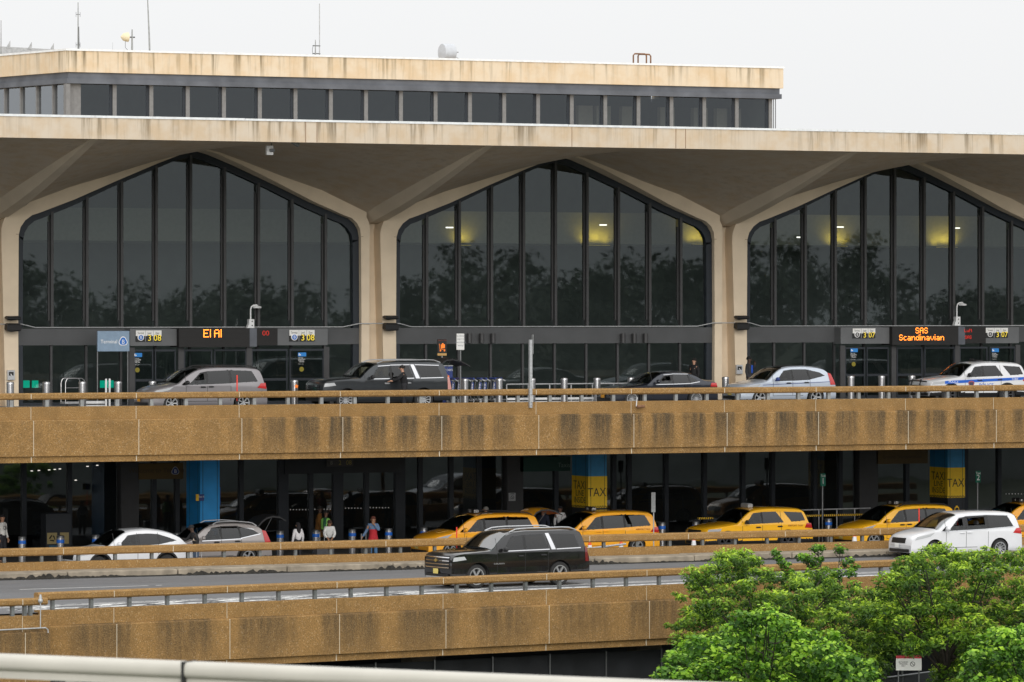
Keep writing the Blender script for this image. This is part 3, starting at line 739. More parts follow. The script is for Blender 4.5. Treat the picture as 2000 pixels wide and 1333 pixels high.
mast(616, 78, 'white whip antenna held on a short bracket pole', .035, 0, exw)
# microwave drum dish
x = at(875, YR); e = empty('microwave_dish', (x, YR, ZP-.5), 0, 'round grey white microwave drum dish on the penthouse roof', 'dish')
o = MB(); o.T = Matrix.Translation((0, 0, .83)) @ Matrix.Rotation(math.radians(-86), 4, 'Z')
o.lathe([(.0, -.34), (.36, -.3), (.375, -.28), (.375, .22), (.35, .24), (.33, .2), (.12, .34), (0, .35)], (0, 0, 0), 'y', 28); o.build('drum', M['galv'] if False else plain('dish_grey', (.5, .52, .55), .4, var=.05), e, 35)
o = MB(); o.tube([(.36, .2, 0), (.36, .2, 1.05)], .045, 10); o.tube([(.1, .1, .8), (.36, .2, .85), (.58, .2, .87)], .025, 8); o.tube([(.4, .2, .7), (.56, .15, .6), (.6, .1, .3)], .012, 6); o.build('mount', M['post'], e, 40)
# ladder hoops
x = at(1237, YR); e = empty('ladder_hoops', (x, YR, ZP-.5), 0, 'pair of brown steel ladder grab hoops on the penthouse roof edge', 'ladder')
for (a_, c_, y_) in ((0, .64, 0), (.36, .98, .25)):
    o = MB(); o.tube([(a_, y_, 0), (a_, y_, .92), (a_+.07, y_, .99), (c_-.07, y_, .99), (c_, y_, .92), (c_, y_, 0)], .035, 8); o.build('hoop', M['rust'], e, 40)
# grey roof with fins behind the left penthouse
Yb = YPH+16
x0, x1 = at(-300, Yb), at(108, Yb)
e = empty('rear_roof', (x1, Yb, 17), 0, 'pale grey metal roof with small triangular fins behind the penthouse at far left', 'roof')
o = MB(); zA = zz(0, 91, Yb)-17; zB = zz(108, 97, Yb)-17; sl_ = (zB-zA)/(x1-at(0, Yb)); xl = x0-x1
o.add([(xl, 0, 0), (0, 0, 0), (0, 0, zB), (xl, 0, zB+sl_*xl), (xl, 6, 0), (0, 6, 0), (0, 6, zB), (xl, 6, zB+sl_*xl)], [(0, 1, 2, 3), (4, 7, 6, 5), (3, 2, 6, 7), (1, 5, 6, 2), (0, 3, 7, 4)])
o.build('metal_roof', M['galv'], e)
for p in (-22, 20, 62, 105):
    xx = at(p, Yb)-x1; zb_ = zB+sl_*xx; o = MB(); o.prism([(xx-.2, zb_-.05), (xx, zb_-.05), (xx, zb_+.28)], -.02, .02); o.build('fin', M['galv'], e)
# ---- yellow cove glows and small lights inside the hall
def cove(px, wpx, label, py=472, Y=186.85):
    x = at(px, Y); z = zz(px, py, Y); wd = wpx/44
    e = empty('cove_light', (x, Y, z), 0, label, 'light', 'yellow cove lights inside the hall')
    o = MB(); o.box(-wd*.3, wd*.3, -.1, .1, -.24, -.17, bv=.01); o.build('housing', M['bronze'], e)
    o = MB(); o.box(-wd*.28, wd*.28, -.07, .07, -.169, -.164); o.build('lens', M['yellowlamp'], e)
    ld_ = bpy.data.lights.new('cove_lamp', 'SPOT'); ld_.energy = 26*wd/3; ld_.color = (1, .72, .08); ld_.spot_size = math.radians(150); ld_.spot_blend = 1; ld_.shadow_soft_size = .12
    for q_ in (-.5, 0, .5): lo_ = bpy.data.objects.new('lamp', ld_); COL.objects.link(lo_); lo_.parent = e; lo_.location = (q_*wd*.5, .02, -.12+.1*(q_ == 0)); lo_.rotation_euler = (math.radians(158), 0, 0)
cove(908, 42, 'narrow yellow cove light behind the third pane of the middle arch'); cove(1168, 88, 'wide yellow cove light behind the middle arch, right of its centre mullion'); cove(1366, 55, 'yellow cove light at the right edge of the middle arch', 470)
cove(1640, 58, 'pale yellow cove light in the left half of the right arch', 474); cove(1850, 84, 'wide yellow cove light in the right half of the right arch', 476)
for (p, q, lab) in ((878, 446, 'small white ceiling tube in the left of the middle arch'), (1178, 441, 'small white ceiling tube above the wide yellow light of the middle arch'), (1563, 465, 'small greenish white tube low left in the right arch'), (1641, 445, 'small white ceiling tube left of centre in the right arch'), (1868, 447, 'small white ceiling tube above the yellow light of the right arch')):
    x = at(p, 183); z = zz(p, q, 183); o = MB(); o.box(-.16, .16, -.05, .05, 0, .05, bv=.01); ob = o.build('ceiling_tube', M['whitelamp2']); ob.location = (x, 183, z); tag(ob, lab, 'light', 'white tubes inside the hall')
# ---- lower storey front (arrivals level)
YL = 178.0
lf = empty('arrivals_front', (88, YL, 0), 0, 'dark glazed arrivals level front in the shade below the upper road', 'shopfront')
def LB(mb, name, mat, sm=0): return mb.build(name, mat, lf, sm, True)
piers = [(-180, -150), (232, 266), (985, 1016), (1672, 1708)]
mul = [-120, -50, 46, 135, 300, 345, 470, 552, 606, 659, 715, 780, 820, 880, 935, 1085, 1150, 1198, 1228, 1300, 1375, 1450, 1508, 1590, 1640, 1770, 1825, 1885, 1950, 2030, 2100]
allx = sorted([at(p, YL) for p in mul]+[at(p, YL) for pr in piers for p in pr])
pr_x = [(at(a, YL), at(b_, YL)) for a, b_ in piers]
for x0, x1 in zip(allx[:-1], allx[1:]):
    if any(abs(x0-a) < .01 for a, _ in pr_x): continue
    o = MB(); o.quad((x0+.05, YL, .25), (x1-.05, YL, .25), (x1-.05, YL, 4.28), (x0+.05, YL, 4.28)); LB(o, 'glass_pane', M['glass_low'])
for p in mul:
    x = at(p, YL); wd = .09 if p not in (659, 552, 780) else .22
    o = MB(); o.box(x-wd, x+wd, YL-.12, YL+.1, .15, 4.29); LB(o, 'mullion', M['bronze'])
for a_, b_ in pr_x:
    o = MB(); o.box(a_, b_, YL-.3, YL+.2, .15, 4.29); LB(o, 'pier', M['mull'])
o = MB(); o.box(XL, XR, YL-.02, YL+.08, .152, .25); LB(o, 'sill', M['bronze'])
x0, x1 = at(553, YL), at(780, YL); o = MB(); o.box(x0, x1, YL-.2, YL-.13, 3.0, 4.28); LB(o, 'door_header', M['darkwall'])
for (pa, pb, py) in ((558, 607, 996), (612, 655, 995), (666, 712, 993), (720, 767, 992), (1962, 2040, 965)):
    o = MB(); nn = int((pb-pa)/6)
    for i in range(nn):
        p = pa+3+i*6.0; x = at(p, YL-.02); z = zz(p, py, YL-.02); o.lathe([(.028, -.005), (.028, .005)], (x, YL-.02, z), 'y', 8)
    LB(o, 'safety_dots', M['wlet'])
o = MB(); o.box(XL, XR, 190, 190.3, 0, 5.4); LB(o, 'back_wall', M['inter'])
o = MB(); o.box(XL, XR, YL+.3, 190, -.05, .12); LB(o, 'floor', M['inter'])
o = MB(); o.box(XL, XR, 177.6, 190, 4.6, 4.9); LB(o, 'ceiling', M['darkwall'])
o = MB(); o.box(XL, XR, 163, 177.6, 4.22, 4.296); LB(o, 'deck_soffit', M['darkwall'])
# strip lights under the deck and warm spots in the glass
for (pa, ya, pb, yb, lab, mt) in ((825, 900, 845, 893, 'warm slanting strip light under the deck, left of the pair', 'warm'), (913, 900, 941, 892, 'pale slanting strip light under the deck, right of the pair', 'whitelamp2')):
    Y0 = 176; xa = at(pa, Y0); ob = MB(); ob.box(-.05, .05, -2.6, 0, 0, .04, bv=.01); ob = ob.build('strip_light', M[mt]); ob.location = (xa, Y0, 4.17); tag(ob, lab, 'light', 'strip lights under the deck')
for (p, q, lab) in ((62, 921, 'first small ceiling spot from the left'), (76, 920, 'second small ceiling spot from the left'), (96, 919, 'third small ceiling spot from the left'), (107, 918, 'fourth small ceiling spot from the left'), (117, 917, 'fifth small ceiling spot from the left'), (171, 912, 'lone small ceiling spot left of the grey pier'), (190, 910, 'small ceiling spot closest to the grey pier'), (148, 939, 'warm glowing lamp behind the glass left of the grey pier')):
    Y0 = 181; o = MB(); o.lathe([(.05, 0), (.05, .03)], (0, 0, 0), 'z', 10); ob = o.build('downlight', M['whitelamp2']); ob.location = (at(p, Y0), Y0, zz(p, q, Y0)); tag(ob, lab+' in the dark arrivals hall', 'light', 'small ceiling spots in the arrivals hall')
# ================================================================= vehicles
def pchip(P):
    xs = [p[0] for p in P]; ys = [p[1] for p in P]; n = len(xs)
    h = [xs[i+1]-xs[i] for i in range(n-1)]; d = [(ys[i+1]-ys[i])/h[i] for i in range(n-1)]
    m = [d[0]]+[0 if d[i-1]*d[i] <= 0 else 2*d[i-1]*d[i]/(d[i-1]+d[i]) for i in range(1, n-1)]+[d[-1]]
    def f(x):
        if x <= xs[0]: return ys[0]
        if x >= xs[-1]: return ys[-1]
        for i in range(n-1):
            if x <= xs[i+1]: break
        t = (x-xs[i])/h[i]
        return (2*t**3-3*t**2+1)*ys[i]+(t**3-2*t**2+t)*h[i]*m[i]+(-2*t**3+3*t**2)*ys[i+1]+(t**3-t**2)*h[i]*m[i+1]
    return f
SH = {}
SH['van'] = dict(L=5.09, W=1.98, xf=.98, wb=3.03, R=.345, sill=.24, belt=1.02, k=.22, kq=.12, cf=.16, cr=.06, cowl=1.12, wtop=2.12,
    top=[(0, .52), (.02, .66), (.07, .8), (.2, .9), (.5, 1.0), (.9, 1.08), (1.12, 1.13), (1.5, 1.38), (1.85, 1.57), (2.12, 1.67), (2.5, 1.735), (3.1, 1.76), (4.0, 1.75), (4.6, 1.70), (4.76, 1.64), (4.86, 1.45), (4.97, 1.1), (5.06, .95), (5.09, .55)],
    win=[((1.62, 1.06), (2.42, 1.08), (2.42, 1.57), (2.2, 1.53), 'c'), ((1.30, 1.06), (1.56, 1.06), (1.56, 1.22), (1.5, 1.21), 'd'), ((2.52, 1.08), (3.42, 1.11), (3.42, 1.62), (2.52, 1.59), 'd'), ((3.53, 1.12), (4.66, 1.18), (4.42, 1.585), (3.50, 1.62), 'd')],
    seams=[1.5, 2.47, 3.47], rear=(4.78, 4.93), hl=((.12, .72), (.75, .86), (.95, 1.0), (.2, .84)), tl=((4.62, .93), (5.04, .88), (5.0, 1.12), (4.78, 1.1)), handles=[(2.28, .97), (2.62, .98)], door_lo=.42, mir=1.5)
SH['suv'] = dict(L=5.72, W=2.06, xf=1.0, wb=3.41, R=.41, sill=.36, belt=1.18, k=.2, kq=.12, cf=.09, cr=.04, cowl=1.56, wtop=2.3,
    top=[(0, .6), (.015, .98), (.05, 1.11), (.14, 1.19), (.5, 1.25), (1.1, 1.29), (1.56, 1.32), (1.85, 1.54), (2.1, 1.72), (2.3, 1.83), (2.6, 1.9), (3.3, 1.94), (4.6, 1.94), (5.15, 1.91), (5.33, 1.86), (5.42, 1.7), (5.54, 1.3), (5.64, 1.12), (5.7, .95), (5.72, .6)],
    win=[((2.05, 1.26), (2.92, 1.27), (2.92, 1.76), (2.46, 1.73), 'c'), ((3.02, 1.27), (3.92, 1.28), (3.78, 1.78), (3.02, 1.77), 'd'), ((4.32, 1.28), (5.24, 1.30), (5.08, 1.75), (4.10, 1.78), 'd')],
    seams=[1.78, 2.97, 3.92], rear=(5.36, 5.5), hl=((.03, .93), (.5, .99), (.42, 1.1), (.06, 1.07)), tl=((5.5, .8), (5.68, .8), (5.57, 1.3), (5.48, 1.3)), handles=[(2.78, 1.06), (3.72, 1.07)], door_lo=.5, mir=2.05)
SH['cuv'] = dict(L=4.62, W=1.84, xf=.92, wb=2.66, R=.345, sill=.28, belt=.98, k=.22, kq=.2, cf=.15, cr=.07, cowl=1.2, wtop=2.05,
    top=[(0, .5), (.02, .66), (.08, .79), (.25, .89), (.6, .97), (1.0, 1.03), (1.2, 1.08), (1.55, 1.33), (1.85, 1.51), (2.05, 1.58), (2.4, 1.64), (3.0, 1.66), (3.6, 1.62), (4.0, 1.54), (4.18, 1.44), (4.34, 1.2), (4.48, 1.02), (4.58, .9), (4.62, .5)],
    win=[((1.62, 1.02), (2.42, 1.04), (2.42, 1.5), (2.1, 1.46), 'c'), ((2.5, 1.04), (3.26, 1.07), (3.16, 1.51), (2.5, 1.51), 'd'), ((3.33, 1.09), (4.06, 1.24), (3.8, 1.38), (3.25, 1.49), 'd')],
    seams=[1.48, 2.46, 3.3], rear=(4.12, 4.32), hl=((.1, .7), (.72, .8), (.86, .92), (.2, .83)), tl=((4.3, .86), (4.57, .86), (4.36, 1.32), (4.2, 1.36)), handles=[(2.26, .94), (3.12, .96)], door_lo=.42, mir=1.62)
SH['sedan'] = dict(L=4.95, W=1.87, xf=.86, wb=2.975, R=.34, sill=.22, belt=.92, k=.3, kq=.25, cf=.15, cr=.1, cowl=1.5, wtop=2.3,
    top=[(0, .45), (.02, .6), (.08, .7), (.25, .78), (.8, .88), (1.3, .94), (1.5, .98), (1.85, 1.2), (2.1, 1.33), (2.3, 1.4), (2.6, 1.45), (3.1, 1.46), (3.55, 1.41), (3.9, 1.3), (4.25, 1.13), (4.4, 1.1), (4.75, 1.07), (4.85, 1.02), (4.92, .85), (4.95, .45)],
    win=[((1.95, .95), (2.72, .96), (2.72, 1.33), (2.4, 1.3), 'c'), ((2.8, .96), (3.55, .98), (3.45, 1.33), (2.8, 1.34), 'd'), ((3.61, .98), (3.98, 1.05), (3.85, 1.13), (3.52, 1.3), 'd')],
    seams=[1.75, 2.76, 3.6], rear=(3.65, 4.22), hl=((.1, .62), (.65, .68), (.7, .77), (.15, .73)), tl=((4.55, .83), (4.9, .82), (4.87, .98), (4.6, .98)), handles=[(2.55, .84), (3.4, .85)], door_lo=.33, mir=1.95)
SH['xpl'] = dict(L=5.03, W=2.0, xf=.95, wb=2.86, R=.385, sill=.34, belt=1.1, k=.2, kq=.15, cf=.12, cr=.05, cowl=1.4, wtop=2.15,
    top=[(0, .56), (.02, .84), (.07, .95), (.2, 1.01), (.6, 1.09), (1.1, 1.15), (1.4, 1.19), (1.7, 1.4), (1.95, 1.57), (2.15, 1.67), (2.45, 1.74), (3.0, 1.78), (3.9, 1.76), (4.4, 1.72), (4.58, 1.66), (4.68, 1.5), (4.8, 1.22), (4.93, 1.08), (5.0, .95), (5.03, .56)],
    win=[((1.82, 1.13), (2.58, 1.15), (2.58, 1.6), (2.24, 1.57), 'c'), ((2.66, 1.15), (3.62, 1.18), (3.3, 1.615), (2.66, 1.61), 'd'), ((3.98, 1.2), (4.64, 1.24), (4.5, 1.56), (3.66, 1.61), 'd')],
    seams=[1.66, 2.62, 3.5], rear=(4.6, 4.76), hl=((.06, .82), (.62, .88), (.66, .98), (.12, .95)), tl=((4.6, .95), (4.98, .92), (4.93, 1.12), (4.7, 1.14)), handles=[(2.42, 1.0), (3.42, 1.02)], door_lo=.46, mir=1.8)
_rimcache = {}
def wheel(parent, x, y, R, rim, spokes, dark=False):
    s = -1 if y < 0 else 1
    e = MB(); w_ = .11
    e.lathe([(R*.70, -w_), (R*.93, -w_), (R, -w_*.65), (R, w_*.65), (R*.93, w_), (R*.70, w_), (R*.66, 0), (R*.70, -w_)], (0, 0, 0), 'y', 32, 0, False)
    ty = e.build('tyre', M['rubber']); rm = MB(); ro = R*.70
    rm.lathe([(ro, -w_), (ro+.005, -w_-.006), (ro-.03, -w_-.004), (ro-.035, -.04), (ro-.03, .06)], (0, 0, 0), 'y', 32, 0, False)
    rm.lathe([(0.0, -.02), (ro-.03, -.02)], (0, 0, 0), 'y', 24, 1)
    for i in range(spokes):
        a = 2*math.pi*i/spokes; ca, sa = math.cos(a), math.sin(a)
        wd0, wd1 = .9*ro/spokes*1.1, .9*ro/spokes*1.45
        def P(r, t, yy): return (ca*r-sa*t, yy, sa*r+ca*t)
        vs = [P(.03, -wd0*.6, -w_*.7), P(.03, wd0*.6, -w_*.7), P(ro-.012, wd1*.62, -w_+.006), P(ro-.012, -wd1*.62, -w_+.006), P(.03, -wd0*.6, -.03), P(.03, wd0*.6, -.03), P(ro-.012, wd1*.62, -.03), P(ro-.012, -wd1*.62, -.03)]
        rm.add(vs, [(3, 2, 1, 0), (0, 1, 5, 4), (1, 2, 6, 5), (3, 0, 4, 7)], 0)
    rm.lathe([(.0, -w_*.8), (.05, -w_*.78), (.065, -w_*.5)], (0, 0, 0), 'y', 14, 0)
    ri = rm.build('rim', [rim, M['black']])
    root = empty('wheel', (0, 0, 0)); root.parent = parent; root.location = (x, y, R)
    if s > 0: root.rotation_euler = (0, 0, math.pi)
    ty.parent = root; ri.parent = root
    for f in ty.data.polygons: f.use_smooth = True
    ty.data.set_sharp_from_angle(angle=math.radians(40))
    return root
def car(name, shape, loc, rz, label, pm, rim, spokes=10, **o):
    D = dict(SH[shape]); D.update(o.get('mod', {})); L, W, R = D['L'], D['W'], D['R']
    root = empty(name, loc, rz, label, o.get('cat', 'car'), o.get('group'))
    top = pchip(D['top']); belt = D['belt']; xw = [D['xf'], D['xf']+D['wb']]; Ra = R+.07
    def plan(x):
        p = 1.0
        if x < .9: p -= .15*((.9-x)/.9)**2.4
        if x > L-.6: p -= .09*((x-L+.6)/.6)**2.2
        return p
    def hw(x, z):
        q = W/2*plan(x)
        if z < belt: return q-.03*((belt-z)/(belt-.2))**2-(.05*max(0, (D['sill']+.16-z)/.16)**2 if z < D['sill']+.16 else 0)
        dz = z-belt; return q-D['k']*dz-D['kq']*dz*dz
    def warp(x, y, z):
        f = max(0, 1-x/(L*.45)); g_ = max(0, (x-L*.6)/(L*.4))
        return (x+D['cf']*y*y*f**.7-D['cr']*y*y*g_, y, z)
    def zb(x):
        z = D['sill']
        for c in xw:
            d = Ra*Ra-(x-c)**2
            if d > 0: z = max(z, R+math.sqrt(d)*.98)
        if x < .25: z = max(z, D['sill']-.02+.0)
        return z
    st = set([0, .006, .015, .03, .05, .08, .12, .17, .24, .32, L, L-.01, L-.03, L-.06, L-.1, L-.15])
    st |= set(p[0] for p in D['top']); st |= set(i*.055 for i in range(int(L/.055)))
    for c in xw:
        for j in range(13): st.add(c+(Ra+.0005)*math.cos(math.pi*j/12))
    st = sorted(round(x, 4) for x in st if 0 <= x <= L); xs = [st[0]]
    for x in st[1:]:
        if x-xs[-1] > (.004 if x < .3 or x > L-.3 else .012): xs.append(x)
    er = .055; NZ = 24; NY = 8; b = MB(); rings = []
    def insq(x, z, q, grow):
        P = q[:4]; P = [(p[0], p[1]) for p in P]; cx = sum(p[0] for p in P)/4; cz = sum(p[1] for p in P)/4
        ok = True
        for i in range(4):
            a, c = P[i], P[(i+1) % 4]; nx, nz = (c[1]-a[1]), -(c[0]-a[0]); l = math.hypot(nx, nz) or 1
            if ((x-a[0])*nx+(z-a[1])*nz)/l > grow: ok = False
        return ok
    for x in xs:
        z0 = zb(x); zt = top(x); zs = max(z0+.004, zt-er*(1 if x > .03 else .4))
        lev = sorted([belt, belt+.02]+[q[i][1]*1.0 for q in D['win'][:1] for i in range(4)])
        side = []
        for j in range(NZ):
            z = z0+(zs-z0)*j/(NZ-1); side.append((x, hw(x, z), z))
        ys = hw(x, zs)
        tp = []
        for j in range(1, NY+1):
            f = 1-j/NY; f2 = f**.8 if f > 0 else 0; tp.append((x, ys*f2*(1-.0*f), zt-(zt-zs)*f2**7+.018*(1-f2*f2)*(1 if x > .1 else 0)))
        half = side+tp
        full = [(-y) for _, y, _ in half]
        rg = [warp(x, -y, z) for _, y, z in half]+[warp(x, y, z) for _, y, z in half[-2::-1]]
        rings.append([b.v.__len__()+i for i in range(len(rg))]); b.v += rg
    nr = len(rings[0]); wx0, wx1 = D['cowl'], D['wtop']; rx0, rx1 = D['rear']
    for i in range(len(xs)-1):
        xm_ = (xs[i]+xs[i+1])/2
        for j in range(nr-1):
            jj = j if j < nr//2 else nr-2-j
            A, B_, C_, E_ = rings[i][j], rings[i+1][j], rings[i+1][j+1], rings[i][j+1]
            m = 0; skip = False
            if jj < NZ-1:
                zc_ = sum(b.v[q][2] for q in (A, B_, C_, E_))/4; xc_ = xm_
                for q in D['win']:
                    if all(insq(u_, b.v[w_][2], q, -.004) for w_ in (A, B_, C_, E_) for u_ in (xs[i], xs[i+1])): skip = True
                    elif insq(xc_, zc_, q, -.01): m = 1
                if D.get('clad') and zc_ < D['clad']: m = 1
            elif jj >= NZ:
                if wx0+.05 < xm_ < wx1-.06 and jj > NZ: skip = True
                elif wx0 < xm_ < wx1: m = 1
                if rx0 < xm_ < rx1: m = 1
                if o.get('roof_black') and wx1 <= xm_ < rx0 and jj > NZ: m = 1
                if o.get('hood_black') and .3 < xm_ < wx0 and jj > NZ+1: m = 0
            if not skip: b.f.append((A, B_, C_, E_)); b.m.append(m)
    b.f.append(tuple(rings[0])); b.m.append(0); b.f.append(tuple(rings[-1][::-1])); b.m.append(0)
    body = b.build('body', [pm, M['black']], root, 32)
    # patches --------------------------------------------------------
    def sp(q, off, side=-1, nu=8, nvv=4):
        P = [Vector((p[0], p[1])) for p in q[:4]]; vs = []; fs = []
        for i in range(nu+1):
            u = i/nu
            for j in range(nvv+1):
                v = j/nvv; p = (P[0]*(1-u)+P[1]*u)*(1-v)+(P[3]*(1-u)+P[2]*u)*v
                vs.append(warp(p.x, side*(hw(p.x, p.y)+off), p.y))
        for i in range(nu):
            for j in range(nvv):
                a = i*(nvv+1)+j; f = (a, a+nvv+1, a+nvv+2, a+1); fs.append(f if side < 0 else f[::-1])
        return vs, fs
    def topinv(z):
        lo, hi = 0, L*.45
        for _ in range(30):
            mid = (lo+hi)/2
            if top(mid) < z: lo = mid
            else: hi = mid
        return lo
    def topinv_r(z):
        lo, hi = L*.6, L
        for _ in range(30):
            mid = (lo+hi)/2
            if top(mid) > z: lo = mid
            else: hi = mid
        return hi
    def fp(y0, y1, z0, z1, off=.008, rear=False, nu=8, nvv=3, sh=0):
        vs = []; fs = []
        for i in range(nu+1):
            y = y0+(y1-y0)*i/nu
            for j in range(nvv+1):
                z = z0+(z1-z0)*j/nvv
                if not rear: x, yy, z_ = warp(topinv(z) if z > top(0) else 0, y, z); vs.append((x-off, yy, z_))
                else: x, yy, z_ = warp(topinv_r(z) if z > top(L) else L, y, z); vs.append((x+off, yy, z_))
        for i in range(nu):
            for j in range(nvv):
                a = i*(nvv+1)+j; f = (a, a+1, a+nvv+2, a+nvv+1); fs.append(f if not rear else f[::-1])
        return vs, fs
    def wind(x0, x1, m, nm, rear=False):
        vs = []; fs = []; nu, nvv = 10, 6
        for i in range(nvv+1):
            xc_ = x0+(x1-x0)*i/nvv; z = top(xc_); ym = hw(xc_, z-er)-.035-.0*i
            for j in range(nu+1):
                f = -1+2*j/nu; p = warp(xc_, f*ym, z-er*abs(f)**7*.5+.018*(1-f*f)); nx = -.5 if not rear else .5
                bg_ = (.004 if rear else .062)*(1-f*f)*math.sin(math.pi*min(1, max(0, .12+.76*i/nvv)))**.5
                vs.append((p[0]+nx*(.014+bg_), p[1], p[2]+.012+bg_*.8))
        for i in range(nvv):
            for j in range(nu): a = i*(nu+1)+j; f = (a, a+nu+1, a+nu+2, a+1); fs.append(f)
        return MB().add(vs, fs).build(nm, m, root, 60)
    wind(wx0+.01, wx1-.01, o.get('wsglass', M['cglass_w']), 'windscreen')
    if not o.get('hatch'): wind(rx0, rx1, M['cglass'], 'rear_window', True)
    gm_ = {'c': M['cglass_l'] if not o.get('dark_front') else M['cglass'], 'd': M['cglass']}
    trim = o.get('trim')
    for side in (-1, 1):
        for wi, q in enumerate(D['win']):
            if o.get('open_win') and side < 0 and wi in o['open_win']:
                P = q[:4]; r_ = [(p[0], p[1]) for p in P]; h = .35 if wi == 0 else .3
                lowq = (r_[0], r_[1], tuple(np.array(r_[1])*(1-h)+np.array(r_[2])*h), tuple(np.array(r_[0])*(1-h)+np.array(r_[3])*h))
                MB().add(*sp(lowq, .006, side)).build('side_window', gm_['c'], root, 60); continue
            MB().add(*sp(q, .006, side)).build('side_window', gm_[q[4]], root, 60)
        fr_ = MB()
        for q in D['win']:
            P = [Vector((p[0], p[1])) for p in q[:4]]; w_ = .062
            for a_, b_, c_, d_ in ((0, 1, 2, 3), (1, 2, 3, 0), (2, 3, 0, 1), (3, 0, 1, 2)):
                ea = (P[d_]-P[a_]); eb = (P[c_]-P[b_]); ea = ea*min(.45, w_/max(ea.length, .01)); eb = eb*min(.45, w_/max(eb.length, .01))
                fr_.add(*sp((P[a_], P[b_], P[b_]+eb, P[a_]+ea), .004, side, 8, 1))
        for q, r_ in zip(D['win'][:-1], D['win'][1:]):
            if q is D['win'][0] and r_[1][0] < q[0][0]: r_ = D['win'][2]
            if 0 < r_[0][0]-q[1][0] < .2: fr_.add(*sp((q[1], r_[0], r_[3], q[2]), .0035, side, 2, 6))
        fr_.build('window_frame', M['black'], root)
        if trim:
            q0, q1 = D['win'][0], D['win'][-1]; t = MB()
            for q in D['win']:
                a_, b_ = q[0], q[1]
                t.add(*sp(((a_[0]-.05, a_[1]-.035), (b_[0]+.06, b_[1]-.035), (b_[0]+.06, b_[1]-.005), (a_[0]-.05, a_[1]-.005)), .012, side, 6, 1))
                if o.get('trim_top', True) and q[4] in 'cd' and q[2][1] > 1.2:
                    a_, b_ = q[3], q[2]; t.add(*sp(((a_[0]-.03, a_[1]+.003), (b_[0]+.06, b_[1]+.003), (b_[0]+.06, b_[1]+.028), (a_[0]-.03, a_[1]+.028)), .012, side, 6, 1))
            if o.get('dslash'):   # bright slanting pillar
                x0, zl, zh = 3.86, 1.25, 1.81
                t.add(*sp(((4.06, zl), (4.24, zl), (4.02, zh), (3.87, zh)), .014, side, 3, 6))
            t.build('window_trim', trim, root)
        t = MB()
        for i, x in enumerate(D['seams']):
            zt_ = belt+.02; zlo = D['door_lo']
            if i == len(D['seams'])-1: zlo = max(zlo, zb(x+.04)+.04)
            t.add(*sp(((x-.008, zlo), (x+.008, zlo), (x+.008, zt_+.5), (x-.008, zt_+.5)), .004, side, 1, 6))
        t.add(*sp(((D['seams'][0], D['door_lo']-.008), (D['seams'][1]+.5, D['door_lo']-.008), (D['seams'][1]+.5, D['door_lo']+.008), (D['seams'][0], D['door_lo']+.008)), .004, side, 6, 1))
        t.build('door_gap', M['black'], root)
        # doors as painted skins with a handle each
        for (xa, xb), (hx, hz) in zip(((D['seams'][0], D['seams'][1]), (D['seams'][1], D['seams'][2])), D['handles']):
            lo_ = D['door_lo']+.01
            d = MB().add(*sp(((xa+.01, lo_), (min(xb-.01, xw[1]-Ra-.05), lo_), (xb-.01, belt-.0), (xa+.01, belt-.0)), .0035, side, 8, 5)).build('door', pm, root, 40)
            yy = side*(hw(hx, hz)); hnd = MB(); p = warp(hx, yy, hz)
            hnd.box(p[0]-.11, p[0]+.11, p[1]+side*.035-.015, p[1]+side*.035+.015, hz-.018, hz+.018, bv=.008)
            hnd.box(p[0]-.09, p[0]+.09, p[1]-.004, p[1]+.004, hz-.03, hz+.03)
            hnd.build('door_handle', o.get('handle', M['black']), d)
        # headlamps, tail lamps
        MB().add(*sp(D['hl'], .012, side, 8, 3)).build('headlight', M['lamp'], root, 60)
        if not o.get('hatch') or True: MB().add(*sp(D['tl'], .012, side, 4, 5)).build('tail_light', o.get('tailm', M['tail']), root, 60)
        # mirror
        mx_ = D['mir']; yb = hw(mx_, belt+.05); p = warp(mx_, side*yb, belt+.06)
        t = MB(); y0 = p[1]+side*.02; y1 = p[1]+side*.25
        t.ball((p[0], p[1]+side*.16, belt+.13), (.085, .125, .085), 0, 12, 8); t.box(p[0]-.03, p[0]+.03, min(p[1]-side*.05, p[1]+side*.08), max(p[1]-side*.05, p[1]+side*.08), belt+.05, belt+.1)
        t.build('door_mirror', o.get('mirm', pm), root, 50)
        # wheel wells
        t = MB()
        for c in xw:
            vs = []; fs = []
            for j in range(15):
                a = math.pi*j/14; xx, z_ = c+Ra*math.cos(a), R+Ra*.98*math.sin(a)
                vs += [warp(xx, side*(hw(xx, z_)-.004), z_), warp(xx, side*(W/2-.42), z_)]
                if j: fs.append((2*j-2, 2*j, 2*j+1, 2*j-1))
            t.add(vs, fs); t.box(c-Ra, c+Ra, side*(W/2-.42)-.01, side*(W/2-.42)+.01, .2, R+Ra*.95)
        t.build('wheel_well', M['rubber'], root)
        if D.get('clad'):
            t = MB()
            for c in xw:
                vs = []; fs = []
                for j in range(17):
                    a = math.pi*j/16
                    for rr in (Ra-.005, Ra+.065): xx, z_ = c+rr*math.cos(a), R+rr*.98*math.sin(a); vs.append(warp(xx, side*(hw(xx, z_)+.012), z_))
                    if j: fs.append((2*j-2, 2*j, 2*j+1, 2*j-1))
                t.add(vs, fs)
            t.build('arch_trim', M['black'], root)
        if o.get('rails'):
            t = MB(); xa, xb = D['wtop']+.15, D['rear'][0]-.1; pts = []
            for j in range(11):
                xx = xa+(xb-xa)*j/10; z_ = top(xx); yv = hw(xx, z_-er)-.09; p = warp(xx, side*yv, z_)
                pts.append((p[0], p[1], z_+(.05 if 0 < j < 10 else -.01)))
            t.tube(pts, .022, 6); t.build('roof_rail', o['rails'], root, 40)
    # bumpers / grille / plates
    gz0, gz1 = o.get('grille', (.55, .78)); gw = o.get('grille_w', .55)
